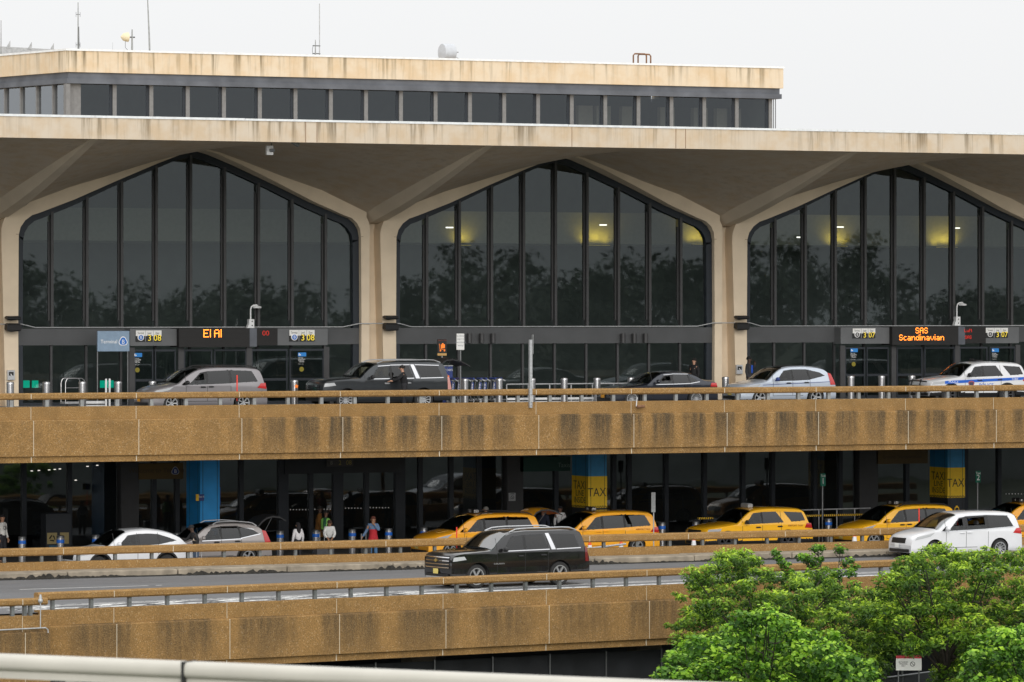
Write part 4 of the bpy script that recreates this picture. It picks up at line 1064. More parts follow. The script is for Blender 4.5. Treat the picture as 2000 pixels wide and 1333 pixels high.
    if o.get('grille_m', 1):
        t = MB(); t.add(*fp(-gw, gw, gz0, gz1, .012)); g_ = t.build('grille', M['black'], root)
        if o.get('bars'):
            t = MB()
            for i in range(o['bars']):
                z = gz0+(gz1-gz0)*(i+.5)/o['bars']; t.add(*fp(-gw, gw, z-.017, z+.017, .022))
            t.build('grille_bar', M['chrome'], g_)
    t = MB(); t.add(*fp(-.72, .72, D['sill']+.02, D['sill']+.14, .012)); t.build('lower_intake', M['black'], root)
    if o.get('skid'): t = MB(); t.add(*fp(-.7, .7, D['sill']+.0, D['sill']+.05, .03)); t.build('skid_trim', M['satin'], root)
    if o.get('plate'):
        t = MB(); pz = o.get('plate_z', D['sill']+.17); t.add(*fp(-.16, .16, pz, pz+.17, .03, nu=2)); t.build('number_plate', o['plate'], root)
    t = MB(); t.add(*fp(-.16, .16, .72, .87, .03, True, 2)); t.build('number_plate', M['plate'], root)
    # underbody, cabin
    t = MB(); t.box(.35, L-.3, -(W/2-.43), W/2-.43, .2, .6); t.box(D['cowl'], D['rear'][0]-.1, -(W/2-.2), W/2-.2, .55, .75)
    t.box(.35, D['xf']-Ra, -(W/2-.12), W/2-.12, .25, .5) if D['xf']-Ra > .4 else None
    t.box(xw[0]+Ra, xw[1]-Ra, -(W/2-.1), W/2-.1, D['sill']-.04, .6); t.build('underbody', M['rubber'], root)
    t = MB(); t.box(D['cowl']+.1, D['cowl']+.45, -(W/2-.2), W/2-.2, .7, belt-.03)
    bz = belt
    for sx_ in (D['seams'][1]-.25, D['seams'][1]+.75)+((D['seams'][1]+1.7,) if L > 5.2 or shape == 'van' else ()):
        for yy in (-.4, .4):
            t.box(sx_-.45, sx_+.05, yy-.25, yy+.25, .7, bz-.2, bv=.04); t.box(sx_, sx_+.14, yy-.24, yy+.24, bz-.25, bz+.18, bv=.04); t.box(sx_+.01, sx_+.11, yy-.12, yy+.12, bz+.2, bz+.38, bv=.04)
    t.build('seat_row', M['seat'], root)
    t = MB(); cxx, czz = D['cowl']+.62, bz-.0
    n = 18; pts = [(cxx+.06*math.sin(2*math.pi*i/n), -.38+.18*math.cos(2*math.pi*i/n), czz+.17*math.sin(2*math.pi*i/n)) for i in range(n+1)]; t.tube(pts, .014, 5, cap=False); t.build('steering_wheel', M['black'], root)
    for x in xw:
        for y in (-(W/2-.13), (W/2-.13)): wheel(root, x, y, R, rim, spokes)
    if o.get('hatch'):
        hx = D['rear'][0]-.05; hz_ = top(hx)
        t = MB(); prof = o['hatch']; vs = []; fs = []
        for i, (dx, dz) in enumerate(prof):
            for j in range(7):
                f = -1+2*j/6; yv = (W/2-.28-.05*i/len(prof))*f
                vs.append((hx+dx-.02*f*f, yv, hz_+dz-.05*f*f))
            for j in range(7):
                f = -1+2*j/6; yv = (W/2-.28-.05*i/len(prof))*f
                vs.append((hx+dx-.02*f*f+.02, yv, hz_+dz-.05*f*f-.06))
        for i in range(len(prof)-1):
            for j in range(6):
                a = i*14+j; fs.append((a, a+14, a+15, a+1)); fs.append((a+7, a+8, a+22, a+21))
            for j in (0, 6): a = i*14+j; fs.append((a, a+14, a+21, a+7))
        for i in (0, len(prof)-1):
            for j in range(6): a = i*14+j; fs.append((a, a+7, a+8, a+1))
        nsplit = o.get('hatch_split', 3)*26//2
        ms = [0]*len(fs)
        t.add(vs, fs); 
        tg = t.build('tailgate', [o.get('hatchm', M['black'])], root, 40)
        t = MB(); a = prof[0]; m_ = prof[len(prof)//2]
        for y in (-.55, .55): t.tube([(hx+.25, y, hz_-.35), (hx+m_[0], y, hz_+m_[1]-.05)], .012, 6)
        t.build('strut', M['steel_d'], tg)
        t = MB(); t.add(*fp(-.6, .6, belt-.1, top(D['rear'][0])-.1, .012, True, 6, 4)); t.build('boot_shade_patch', M['black'], root)  # flat black patch painted in for the shaded inside of the boot
    root['_d'] = 0; del root['_d']
    root_info = dict(hw=hw, warp=warp, top=top, belt=belt, D=D, sp=sp, fp=fp)
    return root, root_info
def nl(px, Y): return at(px, Y)
def place(pxf, Yn, shape): # location so that the near-side front wheel sits at pixel column pxf on plane Yn
    D = SH[shape]; return at(pxf, Yn)-D['xf'], Yn+D['W']/2
P_ = dict(
 silver=paint('silver_paint', (.27, .255, .265), .3, .35), grey=paint('graphite_paint', (.035, .04, .045), .3, .4), navyp=paint('dark_blue_grey_paint', (.022, .026, .038), .25, .4),
 ice=paint('pale_blue_paint', (.54, .60, .69), .3, .25), whitep=paint('white_car_paint', (.72, .73, .75), .3), yellow=paint('taxi_yellow_paint', (1.0, .51, .012), .35), yellow2=paint('taxi_amber_paint', (1.0, .44, .015), .35),
 blackp=paint('black_car_paint', (.008, .008, .009), .15), warmgrey=paint('warm_grey_paint', (.36, .33, .32), .3, .3))
def side_text(root, info, txt, x, z, h, m, side=-1, sx=1.0, name='lettering'):
    y = -(info['hw'](x, z)); p = info['warp'](x, y, z)
    t = MB(); t.text(txt, (p[0], p[1]-.014, z), h, 0, sx=sx, ex=.0001); return t.build(name, m, root)
ZU = 5.75
# ---- upper level
x, y = place(336, 170.8, 'van')
silver_van, si = car('minivan', 'van', (x, y, ZU), 0, 'silver minivan with dark roof and driver window half open on the upper road', P_['silver'], M['alloy'], 7, roof_black=True, rails=M['black'], plate=M['plate_o'], mirm=M['black'], cat='minivan', handle=M['black'], open_win=[0])
x, y = place(676, 170.8, 'suv')
esc, ei = car('large_suv', 'suv', (x, y, ZU), 0, 'dark grey large SUV with silver roof rails and raised tailgate on the upper road', P_['grey'], M['alloy'], 12, rails=M['satin'], trim=M['chrome'], dslash=True, plate=M['plate_o'], mirm=M['black'], cat='suv', tailm=plain('tail_pale', (.6, .3, .27), .3, var=0), hatch=[(0, .02), (.2, .16), (.5, .2), (.9, .12), (1.3, -.08)], bars=5, grille=(.6, 1.0), grille_w=.6, handle=M['satin'])
x, y = place(1235, 170.8, 'sedan')
bmw, bi = car('sedan', 'sedan', (x, y, ZU), 0, 'dark blue grey sedan with multi spoke wheels on the upper road', P_['navyp'], M['alloy'], 16, trim=M['satin'], plate=M['plate_o'], cat='sedan', open_win=[0])
x, y = place(1485, 170.8, 'cuv')
crv, ci = car('compact_suv', 'cuv', (x, y, ZU), 0, 'pale blue compact SUV with tall tail lamps and thin side stripe on the upper road', P_['ice'], M['alloy'], 5, plate=M['plate'], cat='suv', roof_black=True, mirm=M['navy'], tailm=M['tail'])
MB().add(*ci['sp'](((.95, .86), (4.3, .98), (4.3, 1.0), (.95, .88)), .016, -1, 16, 1)).build('stripe', M['navy'], crv)
x, y = place(1855, 170.8, 'xpl')
pol, pi_ = car('police_car', 'xpl', (x, y, ZU), 0, 'white police SUV with blue side stripe and black push bumper', P_['whitep'], M['alloy_d'], 8, plate=None, cat='police car', mirm=M['black'], tailm=M['tail'], dark_front=False, mod=dict(clad=.5))
st_ = MB().add(*pi_['sp'](((.62, .86), (4.95, 1.02), (4.95, 1.13), (.62, .98)), .014, -1, 22, 1)).build('blue_stripe', plain('police_blue', (.02, .12, .55), .3, var=0), pol)
side_text(pol, pi_, 'POLICE', 1.05, .945, .105, M['wlet']); side_text(pol, pi_, '51800', 4.2, 1.035, .09, M['wlet']); side_text(pol, pi_, 'POLICE', 2.75, .78, .16, plain('police_letters', (.02, .12, .55), .3, var=0))
q = pi_; t = MB(); pp_ = pi_['warp'](1.98, -pi_['hw'](1.98, .86), .86)
t.prism([(pp_[0]-.13, .95), (pp_[0]-.15, .88), (pp_[0]-.1, .77), (pp_[0], .7), (pp_[0]+.1, .77), (pp_[0]+.15, .88), (pp_[0]+.13, .95), (pp_[0], .98)], pp_[1]-.018, pp_[1]-.01)
t.build('door_shield', plain('shield_red', (.35, .08, .08), .4, var=0), pol)
t = MB(); t.prism([(pp_[0]-.09, .92), (pp_[0]-.1, .87), (pp_[0]-.07, .8), (pp_[0], .75), (pp_[0]+.07, .8), (pp_[0]+.1, .87), (pp_[0]+.09, .92)], pp_[1]-.023, pp_[1]-.019); t.build('door_shield_centre', plain('shield_dark', (.05, .05, .09), .4, var=0), pol)
t = MB()
for yv in (-.35, .35): t.tube([(-.08, yv, .45), (-.14, yv, .8), (-.06, yv, 1.05)], .035, 8)
for z in (.55, .78, .98): t.tube([(-.02, -.72, z-.03), (-.13, -.35, z), (-.13, .35, z), (-.02, .72, z-.03)], .03, 8)
t.build('push_bumper', M['black'], pol, 40)
t = MB(); t.box(2.7, 3.05, -.25, .05, 1.79, 1.85, bv=.02); t.box(2.76, 2.82, .1, .4, 1.79, 1.9, bv=.02); t.build('roof_equipment', M['black'], pol)
# red tape edge seen on the far windscreen pillar
# ---- lower level
x, y = place(193, 162.5, 'cuv')
ven, vi = car('crossover', 'cuv', (x, y, 0), 0, 'white crossover with sloping rear and dark roof glass on the arrivals road', P_['whitep'], M['alloy_d'], 8, plate=None, cat='suv', rails=None, mod=dict(clad=.36, top=[(0, .5), (.02, .66), (.08, .79), (.25, .88), (.6, .95), (1.0, 1.0), (1.2, 1.05), (1.55, 1.3), (1.85, 1.48), (2.05, 1.56), (2.4, 1.62), (2.9, 1.64), (3.4, 1.59), (3.8, 1.5), (4.15, 1.36), (4.45, 1.12), (4.6, 1.02), (4.7, .92), (4.74, .5)], L=4.74, rear=(3.95, 4.42), wb=2.72, win=[((1.62, 1.02), (2.46, 1.04), (2.46, 1.46), (2.1, 1.42), 'c'), ((2.54, 1.04), (3.32, 1.07), (3.25, 1.45), (2.54, 1.47), 'd'), ((3.39, 1.08), (4.05, 1.2), (3.75, 1.31), (3.33, 1.44), 'd')], tl=((4.1, .95), (4.66, .97), (4.64, 1.06), (4.3, 1.04))))
SH['cuv2'] = dict(SH['cuv'])
x = at(486, 165.4)-SH['cuv']['xf']-SH['cuv']['wb']; y = 165.4+.92
cr2, c2i = car('hatch_suv', 'cuv', (x, y, 0), 0, 'warm grey compact SUV with its black tailgate wide open on the arrivals road', P_['warmgrey'], M['alloy'], 5, trim=M['chrome'], cat='suv', rails=M['satin'], mod=dict(clad=.38), hatch=[(0, .02), (.18, .22), (.38, .36), (.65, .42), (.95, .38), (1.2, .24)], roof_black=True)
def taxi(px, front, Yn, label, pm, shape='van', **k):
    x, y = place(px, Yn, shape)
    r, inf = car('taxi', shape, (x, y, 0), 0, label, pm, M['alloy'] if shape == 'van' else M['alloy_d'], 6, cat='taxi', group='yellow taxis in the rank', **k)
    top = inf['top']; xs_ = inf['D']['wtop']+.28; z = top(xs_)
    t = MB(); t.box(xs_-.1, xs_+.12, -.3, .3, z+.01, z+.2, bv=.04); sg = t.build('roof_sign', M['black'] if k.get('sgn', 1) else M['galv'], r)
    if k.get('num'):
        t = MB(); t.text(k['num'], (xs_-.115, 0, z+.11), .11, 0, dir='y', ex=.0001); t.build('roof_sign_number', M['wlet'], sg)
        t = MB(); t.text(k['num'], (xs_+.01, -.306, z+.11), .1, 0, ex=.0001); t.build('roof_sign_number', M['wlet'], sg)
    return r, inf
dk = plain('taxi_lettering', (.25, .05, .02), .5, var=0)
r1, i1 = taxi(880, 0, 166.2, 'yellow taxi minivan with raised tailgate, partly behind the black SUV', P_['yellow2'], rails=M['black'], num='553', hatch=[(0, .02), (.12, .16), (.34, .26), (.7, .27), (1.0, .2), (1.3, .05)], hatchm=P_['yellow2'], plate=M['plate'])
r2, i2 = taxi(1112, 0, 165.9, 'yellow taxi minivan below the TAXI column, right of the black SUV', P_['yellow2'], num='191', mirm=P_['yellow2'], handle=P_['yellow2'], plate=M['plate'])
side_text(r2, i2, 'AIRPORT TAXI', 4.28, 1.03, .07, dk)
r3, i3 = taxi(1418, 0, 165.9, 'boxy yellow taxi SUV with black lower cladding and white roof sign', P_['yellow'], 'xpl', plate=M['plate'], mirm=M['black'], sgn=0, mod=dict(clad=.5), handle=M['black'], grille=(.68, .92))
side_text(r3, i3, 'AIRPORT TAXI', 4.15, 1.04, .075, dk); side_text(r3, i3, 'NEWARK, NJ', 2.1, .62, .085, dk)
r4, i4 = taxi(1708, 0, 165.9, 'yellow taxi minivan with black roof rails, left of the white minivan', P_['yellow'], rails=M['black'], num='171', mirm=P_['yellow'], plate=M['plate'])
r5, i5 = taxi(1955, 0, 165.9, 'yellow taxi at the right edge, only windscreen and roof showing', P_['yellow2'], num='4', plate=M['plate'])
# ---- ramp road
D = SH['suv']; gx, gy = gr(932, 1150, RZ)
HD = FA+math.radians(-1)
c_, s_ = math.cos(HD), math.sin(HD)
lx, ly = D['xf'], -D['W']/2
bs_, bsi = car('black_suv', 'suv', (gx-(lx*c_-ly*s_), gy-(lx*s_+ly*c_), RZ), HD, 'large glossy black SUV with chrome grille driving on the ramp road', P_['blackp'], M['alloy'], 6, rails=M['satin'], trim=M['chrome'], dslash=True, trim_top=False, plate=M['plate'], plate_z=.5, mirm=M['black'], cat='suv', bars=4, grille=(.66, 1.12), grille_w=.74, skid=True, wsglass=M['ws_sky'], tailm=plain('dark_tail', (.16, .01, .012), .2, var=0, coat=1), dark_front=True, handle=M['blackp'] if 'blackp' in M else M['black'])
t = MB(); t.add(*bsi['fp'](-.11, .11, .93, .98, .04, nu=2)); t.add(*bsi['fp'](-.05, .05, .9, 1.01, .042, nu=2)); t.build('grille_emblem', plain('gold_badge', (.55, .38, .12), .3, metal=.6, var=0), bs_)
t = MB()
yv = -bsi['hw'](1.9, .8); t.text('SUBURBAN', (bsi['warp'](1.85, yv, .8)[0], yv-.02, .82), .05, 0, ex=.0001, sx=1.25); t.build('badge_lettering', M['satin'], bs_)
Dv = SH['van']; Yn = 162.0
# white minivan: near lane of the far side of the ramp road
Ynear = None
d_ = 9200/51.3; X0, Y0 = ray(1822, d_); 
pac, pai = car('white_minivan', 'van', (X0-Dv['xf'], Y0+.99, RZ), math.radians(.5), 'white minivan with dark oval grille and open windows on the ramp road', P_['whitep'], M['alloy'], 10, plate=M['wh2'], cat='minivan', grille=(.6, .8), grille_w=.5, plate_z=.42, wsglass=M['ws_sky'], open_win=[0, 2], handle=P_['whitep'], trim=M['satin'])
# ================================================================= street furniture, signs
# bollards
def bollard_proto(name, blue, label, group):
    e = empty(name, (0, 0, 0), 0, label, 'bollard', group)
    o = MB(); o.lathe([(.145, 0), (.145, .93), (.15, .935)], (0, 0, 0), 'z', 24); o.build('tube', M['steel'], e, 40)
    o = MB(); o.lathe([(.152, .93), (.152, .99), (.13, 1.02), (0, 1.03)], (0, 0, 0), 'z', 24); o.build('cap', M['steel_d'] if blue else M['steel'], e, 40)
    if blue: o = MB(); o.lathe([(.149, .74), (.1495, .745), (.1495, .86), (.149, .865)], (0, 0, 0), 'z', 24); o.build('blue_band', M['blueband'], e, 40)
    return e
up_b = [(20, 'left of the far left column, before its intercom'), (91, 'next to the green glow, second from left'), (161, 'left of the two white marker sticks'), (231, 'right of the two white marker sticks'), (298, 'behind the windscreen of the silver minivan'), (575, 'with an orange star, between silver minivan and dark SUV'), (908, 'in front of the row of luggage carts'), (975, 'right of the last luggage cart'), (1039, 'hidden behind the tall square post'), (1102, 'alone in the gap before the sedan'), (1166, 'just left of the sedan bonnet'), (1232, 'behind the windscreen of the sedan'), (1417, 'left of the pale blue SUV at the column'), (1662, 'left of the right hand doors, behind the rail'), (1722, 'before the two line amber display doors'), (1781, 'at the push bumper of the police car')]
pr = None
for p, t_ in up_b:
    Y = 174.1; L_ = 'plain steel bollard '+t_
    if pr is None: pr = bollard_proto('bollard', False, L_, 'steel bollards along the upper pavement'); q = pr
    else: q = copy_tree(pr); q['label'] = L_
    q.location = (at(p, Y), Y, 5.9)
lo_b = [(43, 'at far left beside the man in white'), (118, 'in front of the recycling bins'), (187, 'behind the roof of the white crossover'), (345, 'between white crossover and blue column'), (547, 'at the open boot of the warm grey SUV'), (617, 'left of the woman in the white jacket'), (688, 'between white jacket woman and red dress woman'), (759, 'right of the woman with the red dress'), (828, 'left of the taxi with open tailgate'), (1293, 'right of the taxi under the column'), (1359, 'behind the bonnet of the taxi SUV'), (1618, 'right of the taxi SUV by the number 1 sign'), (1892, 'behind the white minivan below sign 2')]
pr = None
for p, t_ in lo_b:
    Y = 168.5; L_ = 'steel bollard with blue band '+t_
    if pr is None: pr = bollard_proto('bollard', True, L_, 'blue banded bollards along the arrivals pavement'); q = pr
    else: q = copy_tree(pr); q['label'] = L_
    q.location = (at(p, Y), Y, .15)
o = MB(); n = 8; c0 = (at(579, 173.93), 173.93, zz(579, 755, 173.93)); pts = []
for i in range(10): a = math.pi*i/5+math.pi/2; r = .1 if i % 2 == 0 else .045; pts.append((c0[0]+r*math.cos(a), c0[2]+r*math.sin(a)))
o.prism(pts, 173.925, 173.94); tag(o.build('star_sticker', M['orange']), 'small orange star sticker on the bollard before the dark grey SUV', 'sticker')
# LED boards
FNT = {'E': ['11111', '10000', '10000', '11110', '10000', '10000', '11111'], 'I': ['1', '1', '1', '1', '1', '1', '1'], 'l': ['1', '1', '1', '1', '1', '1', '1'], 'A': ['01110', '10001', '10001', '11111', '10001', '10001', '10001'], 'S': ['01110', '10001', '10000', '01110', '00001', '10001', '01110'],
 'c': ['0000', '0000', '0111', '1000', '1000', '1000', '0111'], 'a': ['00000', '00000', '01110', '00001', '01111', '10001', '01111'], 'n': ['00000', '00000', '10110', '11001', '10001', '10001', '10001'], 'd': ['00001', '00001', '01101', '10011', '10001', '10011', '01101'], 'i': ['1', '0', '1', '1', '1', '1', '1'], 'v': ['00000', '00000', '10001', '10001', '10001', '01010', '00100'], ' ': ['000']*7,
 'L': ['10000']*6+['11111'], 'u': ['00000', '00000', '10001', '10001', '10001', '10011', '01101'], 'f': ['011', '100', '111', '100', '100', '100', '100'], 't': ['010', '010', '111', '010', '010', '010', '011'], 'h': ['1000', '1000', '1110', '1001', '1001', '1001', '1001'], 's': ['0000', '0000', '0111', '1000', '0110', '0001', '1110'], '0': ['01110', '10001', '10001', '10001', '10001', '10001', '01110'], 'H': ['10001', '10001', '10001', '11111', '10001', '10001', '10001']}
def led(mb, txt, cx, y, cz, pitch, bold=.7):
    cols = []
    for ch in txt:
        g = FNT[ch]
        for c in range(len(g[0])): cols.append([g[r][c] for r in range(7)])
        cols.append(['0']*7)
    cols = cols[:-1]; w_ = len(cols)*pitch
    for i, col in enumerate(cols):
        for r, v in enumerate(col):
            if v == '1':
                x = cx-w_/2+(i+.5)*pitch; z = cz+(3-r)*pitch; s = pitch*bold/2
                mb.box(x-s, x+s, y-.006, y, z-s, z+s)
def vestibule(pl, pc0, pc1, pr_, py0, py1, label, lines, small, door, signs):
    """projecting entrance with display box; pixel columns of its left end, centre box and right end"""
    Y = YF-.35; e = empty('entrance_porch', (at(pc0, Y), Y, FL), 0, label, 'entrance')
    def W_(mb, nm, mt, par=e): return mb.build(nm, mt, par, 0, True)
    def ZZ(p, q): return zz(p, q, Y)
    zt, zb_ = ZZ(pl, py0), ZZ(pl, py1)
    xl, x0, x1, xr = at(pl, Y), at(pc0, Y), at(pc1, Y), at(pr_, Y)
    o = MB(); o.box(xl, x0-.003, Y, YF+.33, zb_, zt); W_(o, 'fascia', M['band2'])
    xs2 = at(pc1+18, Y); xs3 = at(pc1+58, Y)
    o = MB(); o.box(xs3+.003, xr, Y, YF+.33, zb_, zt); W_(o, 'fascia', M['band2'])
    o = MB(); o.box(x1+.003, xs2-.003, Y-.05, YF+.33, zb_-.05, zt+.02); W_(o, 'fascia_post', M['phmetal'])
    o = MB(); o.box(x0, x1, Y-.25, YF+.33, zb_-.06, zt+.03); s1 = W_(o, 'display_board', M['screen'])
    o = MB(); o.box(xs2, xs3, Y-.06, YF+.33, zb_-.0, zt+.01); s2 = W_(o, 'display_board', M['screen'])
    pit = lines[0]; cx = (x0+x1)/2
    for k, (txt, qq, pcx) in enumerate(lines[1]):
        t = MB(); led(t, txt, at(pcx, Y-.25), Y-.252, zz(pcx, qq, Y-.25), pit); t.build('led_text', M['led'], s1, 0, False) if False else None
        ob = t.build('led_text', M['led']); ob.parent = s1; 
        inv = (e.matrix_basis).inverted(); ob.data.transform(inv)
    for k, (txt, qq, pcx) in enumerate(small):
        t = MB(); led(t, txt, at(pcx, Y-.06), Y-.062, zz(pcx, qq, Y-.06), lines[2]); ob = t.build('led_text', M['ledred']); ob.parent = s2; ob.data.transform(e.matrix_basis.inverted())
    # louvre lines of the board, fine print
    t = MB(); zlv = zb_
    while zlv < zt-.02: t.box(x0+.02, x1-.02, Y-.256, Y-.2505, zlv, zlv+.012); zlv += .05
    W_(t, 'board_louvre', plain('louvre_black', (.02, .02, .02), .5, var=0))
    # doors: posts, leaves
    YD = Y+.12
    zbm = zb_-.07
    for p in (pl+3, pc0+8, pc1+3, pr_-3): o = MB(); x = at(p, YD); o.box(x-.12, x+.12, YD-.05, YD+.05, FL, zbm); W_(o, 'door_post', M['mull'])
    for (pa, pb) in ((pl+8, (pl+pc0)//2), ((pl+pc0)//2+3, pc0-2), (pc0+14, (pc0+pc1)//2), ((pc0+pc1)//2+4, pc1-2), (pc1+8, (pc1+pr_)//2), ((pc1+pr_)//2+4, pr_-8)):
        xa, xb = at(pa, YD), at(pb, YD)
        o = MB(); o.box(xa, xa+.05, YD-.03, YD+.03, FL, zbm-.08); o.box(xb-.05, xb, YD-.03, YD+.03, FL, zbm-.08); o.box(xa+.05, xb-.05, YD-.03, YD+.03, FL+.95, FL+1.05); o.box(xa+.05, xb-.05, YD-.03, YD+.03, zbm-.16, zbm-.08); o.box(xa+.05, xb-.05, YD-.03, YD+.03, FL, FL+.12)
        dr = W_(o, 'door', M['bronze'])
        o = MB(); o.quad((xa+.05, YD, FL+.1), (xb-.05, YD, FL+.1), (xb-.05, YD, zbm-.1), (xa+.05, YD, zbm-.1)); ob = o.build('door_glass', M['glass']); ob.parent = dr; ob.data.transform(e.matrix_basis.inverted())
    return e
vestibule(254, 345, 483, 640, 643, 676, 'left entrance porch with wide black display of one short amber line', (.047, [('El', 651.5, 404.5), ('Al', 651.5, 425.5)], .026), [('00', 651, 519)], '08', None)
vestibule(1642, 1737, 1866, 1990, 640, 672, 'right entrance porch with black display of two amber lines above the doors', (.0365, [('SAS', 646, 1800), ('Scandinavian', 659.5, 1800)], .020), [('Luft', 646, 1891), ('SAS', 659, 1891)], '07', None)
def door_sign(p0, p1, q0, q1, num, label):
    Y = YF-.37; x0, x1 = at(p0, Y), at(p1, Y); zt, zb_ = zz(p0, q0, Y), zz(p0, q1, Y); w_ = x1-x0; h = zt-zb_
    e = empty('door_sign', (x0, Y, zb_), 0, label, 'sign', 'terminal level and door signs')
    o = MB(); o.box(0, w_, -.03, 0, h*.5, h); o.build('upper_panel', M['wh2'], e)
    o = MB(); o.box(0, w_, -.03, 0, 0, h*.497); o.build('lower_panel', M['blk'], e)
    for tx_, fx_ in (('Terminal', .185), ('Level', .525), ('Door', .84)): o = MB(); o.text(tx_, (w_*fx_, -.035, h*.76), h*.2, 0, ex=.0001, sx=.62); o.build('small_word', M['blk'], e)
    o = MB(); o.box(w_*.365, w_*.38, -.034, -.03, 0, h); o.box(w_*.67, w_*.685, -.034, -.03, 0, h); o.build('divider', M['galv'], e)
    o = MB(); o.text('3', (w_*.53, -.035, h*.3), h*.56, 0, ex=.0001); o.text(num, (w_*.84, -.035, h*.3), h*.56, 0, ex=.0001); o.build('numerals', M['ylet'], e)
    o = MB(); o.box(w_*.45, w_*.61, -.033, -.03, h*.5, h*.6); o.box(w_*.72, w_*.96, -.033, -.03, h*.5, h*.6); o.build('numeral_ground', M['blk'], e)
    o = MB(); o.lathe([(0, -.012), (h*.3, -.012), (h*.32, 0)], (w_*.19, -.032, h*.38), 'y', 3 if False else 18); o.build('logo_disc', M['wlet'], e)
    o = MB(); o.lathe([(0, -.003), (h*.23, -.003), (h*.23, 0)], (w_*.19, -.045, h*.36), 'y', 18); o.build('logo_ring', M['signblue'] if num == '08' else M['blk'], e)
    o = MB(); o.text('B', (w_*.19, -.053, h*.36), h*.28, 0, ex=.0001); o.build('logo_letter', M['wlet'], e)
    return e
door_sign(265, 315, 646, 667.5, '08', 'Terminal B level 3 door 08 sign left of the one line amber display')
door_sign(565, 614, 645, 667, '08', 'Terminal B level 3 door 08 sign right of the one line amber display')
door_sign(1665, 1709, 642, 661, '07', 'Terminal B level 3 door 07 sign left of the two line amber display')
door_sign(1925, 1968, 641, 660, '07', 'Terminal B level 3 door 07 sign near the right edge')
def sticker(p, q, label):
    Y = YF-.37+.1; x, z = at(p, Y), zz(p, q, Y); e = empty('door_notice', (x, Y, z), 0, label, 'notice', 'blue headed door notices')
    o = MB(); o.box(0, .36, -.008, 0, -.16, 0); o.build('blue_header', plain('notice_blue', (.02, .22, .62), .5, var=0), e)
    o = MB(); o.box(.03, .07, -.011, -.008, -.12, -.03); o.box(.08, .12, -.011, -.008, -.12, -.07); o.build('header_symbol', M['wlet'], e)
    o = MB(); o.text('Terminal', (.0, 0, -.215), .045, 0, ex=.0001, align='LEFT'); o.text('Closed Daily', (.0, 0, -.27), .045, 0, ex=.0001, align='LEFT'); o.text('12:30 AM', (.0, 0, -.325), .045, 0, ex=.0001, align='LEFT'); o.text('- 3:30 AM', (.02, 0, -.38), .045, 0, ex=.0001, align='LEFT'); o.text('Ticketed passengers', (0, 0, -.47), .022, 0, ex=.0001, align='LEFT'); o.build('notice_text', M['wlet'], e)
    o = MB(); o.lathe([(0, -.004), (.1, -.004), (.1, 0)], (.16, 0, -.68), 'y', 18); o.build('yellow_dot', plain('dull_yellow', (.22, .18, .01), .5, var=0), e)
sticker(261, 690, 'blue headed white door notice above the silver minivan bonnet'); sticker(582, 689, 'blue headed white door notice left of the middle column'); sticker(1661, 681, 'blue headed white door notice left of the doors under the two line display'); sticker(1937, 681, 'blue headed white door notice above the police car roof')
# Terminal B freestanding sign
Y = 175.6; x0, x1 = at(190, Y), at(252, Y); zt, zb_ = zz(190, 647, Y), zz(190, 687, Y)
e = empty('terminal_sign', (x0, Y, 5.9), 0, 'blue grey Terminal B panel standing on two thin posts', 'sign'); w_, h = x1-x0, zt-zb_
o = MB(); o.box(0, w_, -.04, .04, zb_-5.9, zt-5.9, bv=.01); o.build('panel', M['bluegrey'], e)
for x in (.03, w_-.03): o = MB(); o.tube([(x, .06, 0), (x, .06, zt-5.9-.1)], .03, 8); o.build('post', M['steel_d'], e)
zc_ = (zb_+zt)/2-5.9
o = MB(); o.text('Terminal', (w_*.355, -.045, zc_-.02), .15, 0, ex=.0001, sx=.95); o.build('word', M['wlet'], e)
def rtri(cx, cz, r):
    P = []
    for a0 in (90, 210, 330):
        for da in (-38, -19, 0, 19, 38):
            a = math.radians(a0); P.append((cx+r*.4*math.cos(a)+r*.6*math.cos(math.radians(a0+da*1.5)), cz+r*.4*math.sin(a)+r*.6*math.sin(math.radians(a0+da*1.5))))
    return P
o = MB(); o.prism(rtri(w_*.8, zc_-.01, .2), -.05, -.041); o.build('logo_border', M['wlet'], e)
o = MB(); o.prism(rtri(w_*.8, zc_-.01, .165), -.056, -.0505); o.build('logo_ground', M['signblue'], e)
o = MB(); o.text('B', (w_*.8, -.06, zc_-.03), .17, 0, ex=.0001); o.build('logo_letter', M['wlet'], e)
# camera poles on porch roofs
def cctv(pl, pr_, qt, qb, label):
    Y = YF-.2; xb = at(pl+2, Y); zb_ = zz(pl, qb, Y); sc = dep(pl, Y)/F; h = (qb-qt)*sc; w_ = (pr_-pl)*sc
    e = empty('security_camera', (xb, Y, zb_), 0, label, 'camera', 'white camera poles on the porch roofs')
    o = MB(); o.prism([(-.08, 0), (.22, 0), (.22, h*.37), (.0, h*.37), (-.0, h*.2)], -.1, .1); o.build('box_base', M['white'], e)
    o = MB()
    for z in (.1, .27): o.lathe([(.03, -.003), (.03, 0)], (.13, -.101, z), 'y', 8)
    o.build('port', M['blk'], e)
    o = MB(); o.tube([(.1, 0, h*.3), (.1, 0, h*.78), (.14, 0, h*.9), (.22, 0, h*.96), (.38, 0, h*.97)], .03, 8); o.build('arm', M['white'], e, 40)
    o = MB(); o.lathe([(.03, .1), (.06, .06), (.17, .03), (.19, 0), (.17, -.04), (.0, -.045)], (.38, 0, h*.88), 'z', 20); o.build('dome_housing', M['white'], e, 40)
    o = MB(); o.ball((.38, 0, h*.86), (.1, .1, .09)); o.build('lens_dome', M['black'], e, 60)
cctv(483, 510, 595, 641, 'white camera on a curved pole above the one line amber display'); cctv(1863, 1892, 590, 636, 'white camera on a curved pole above the two line amber display')
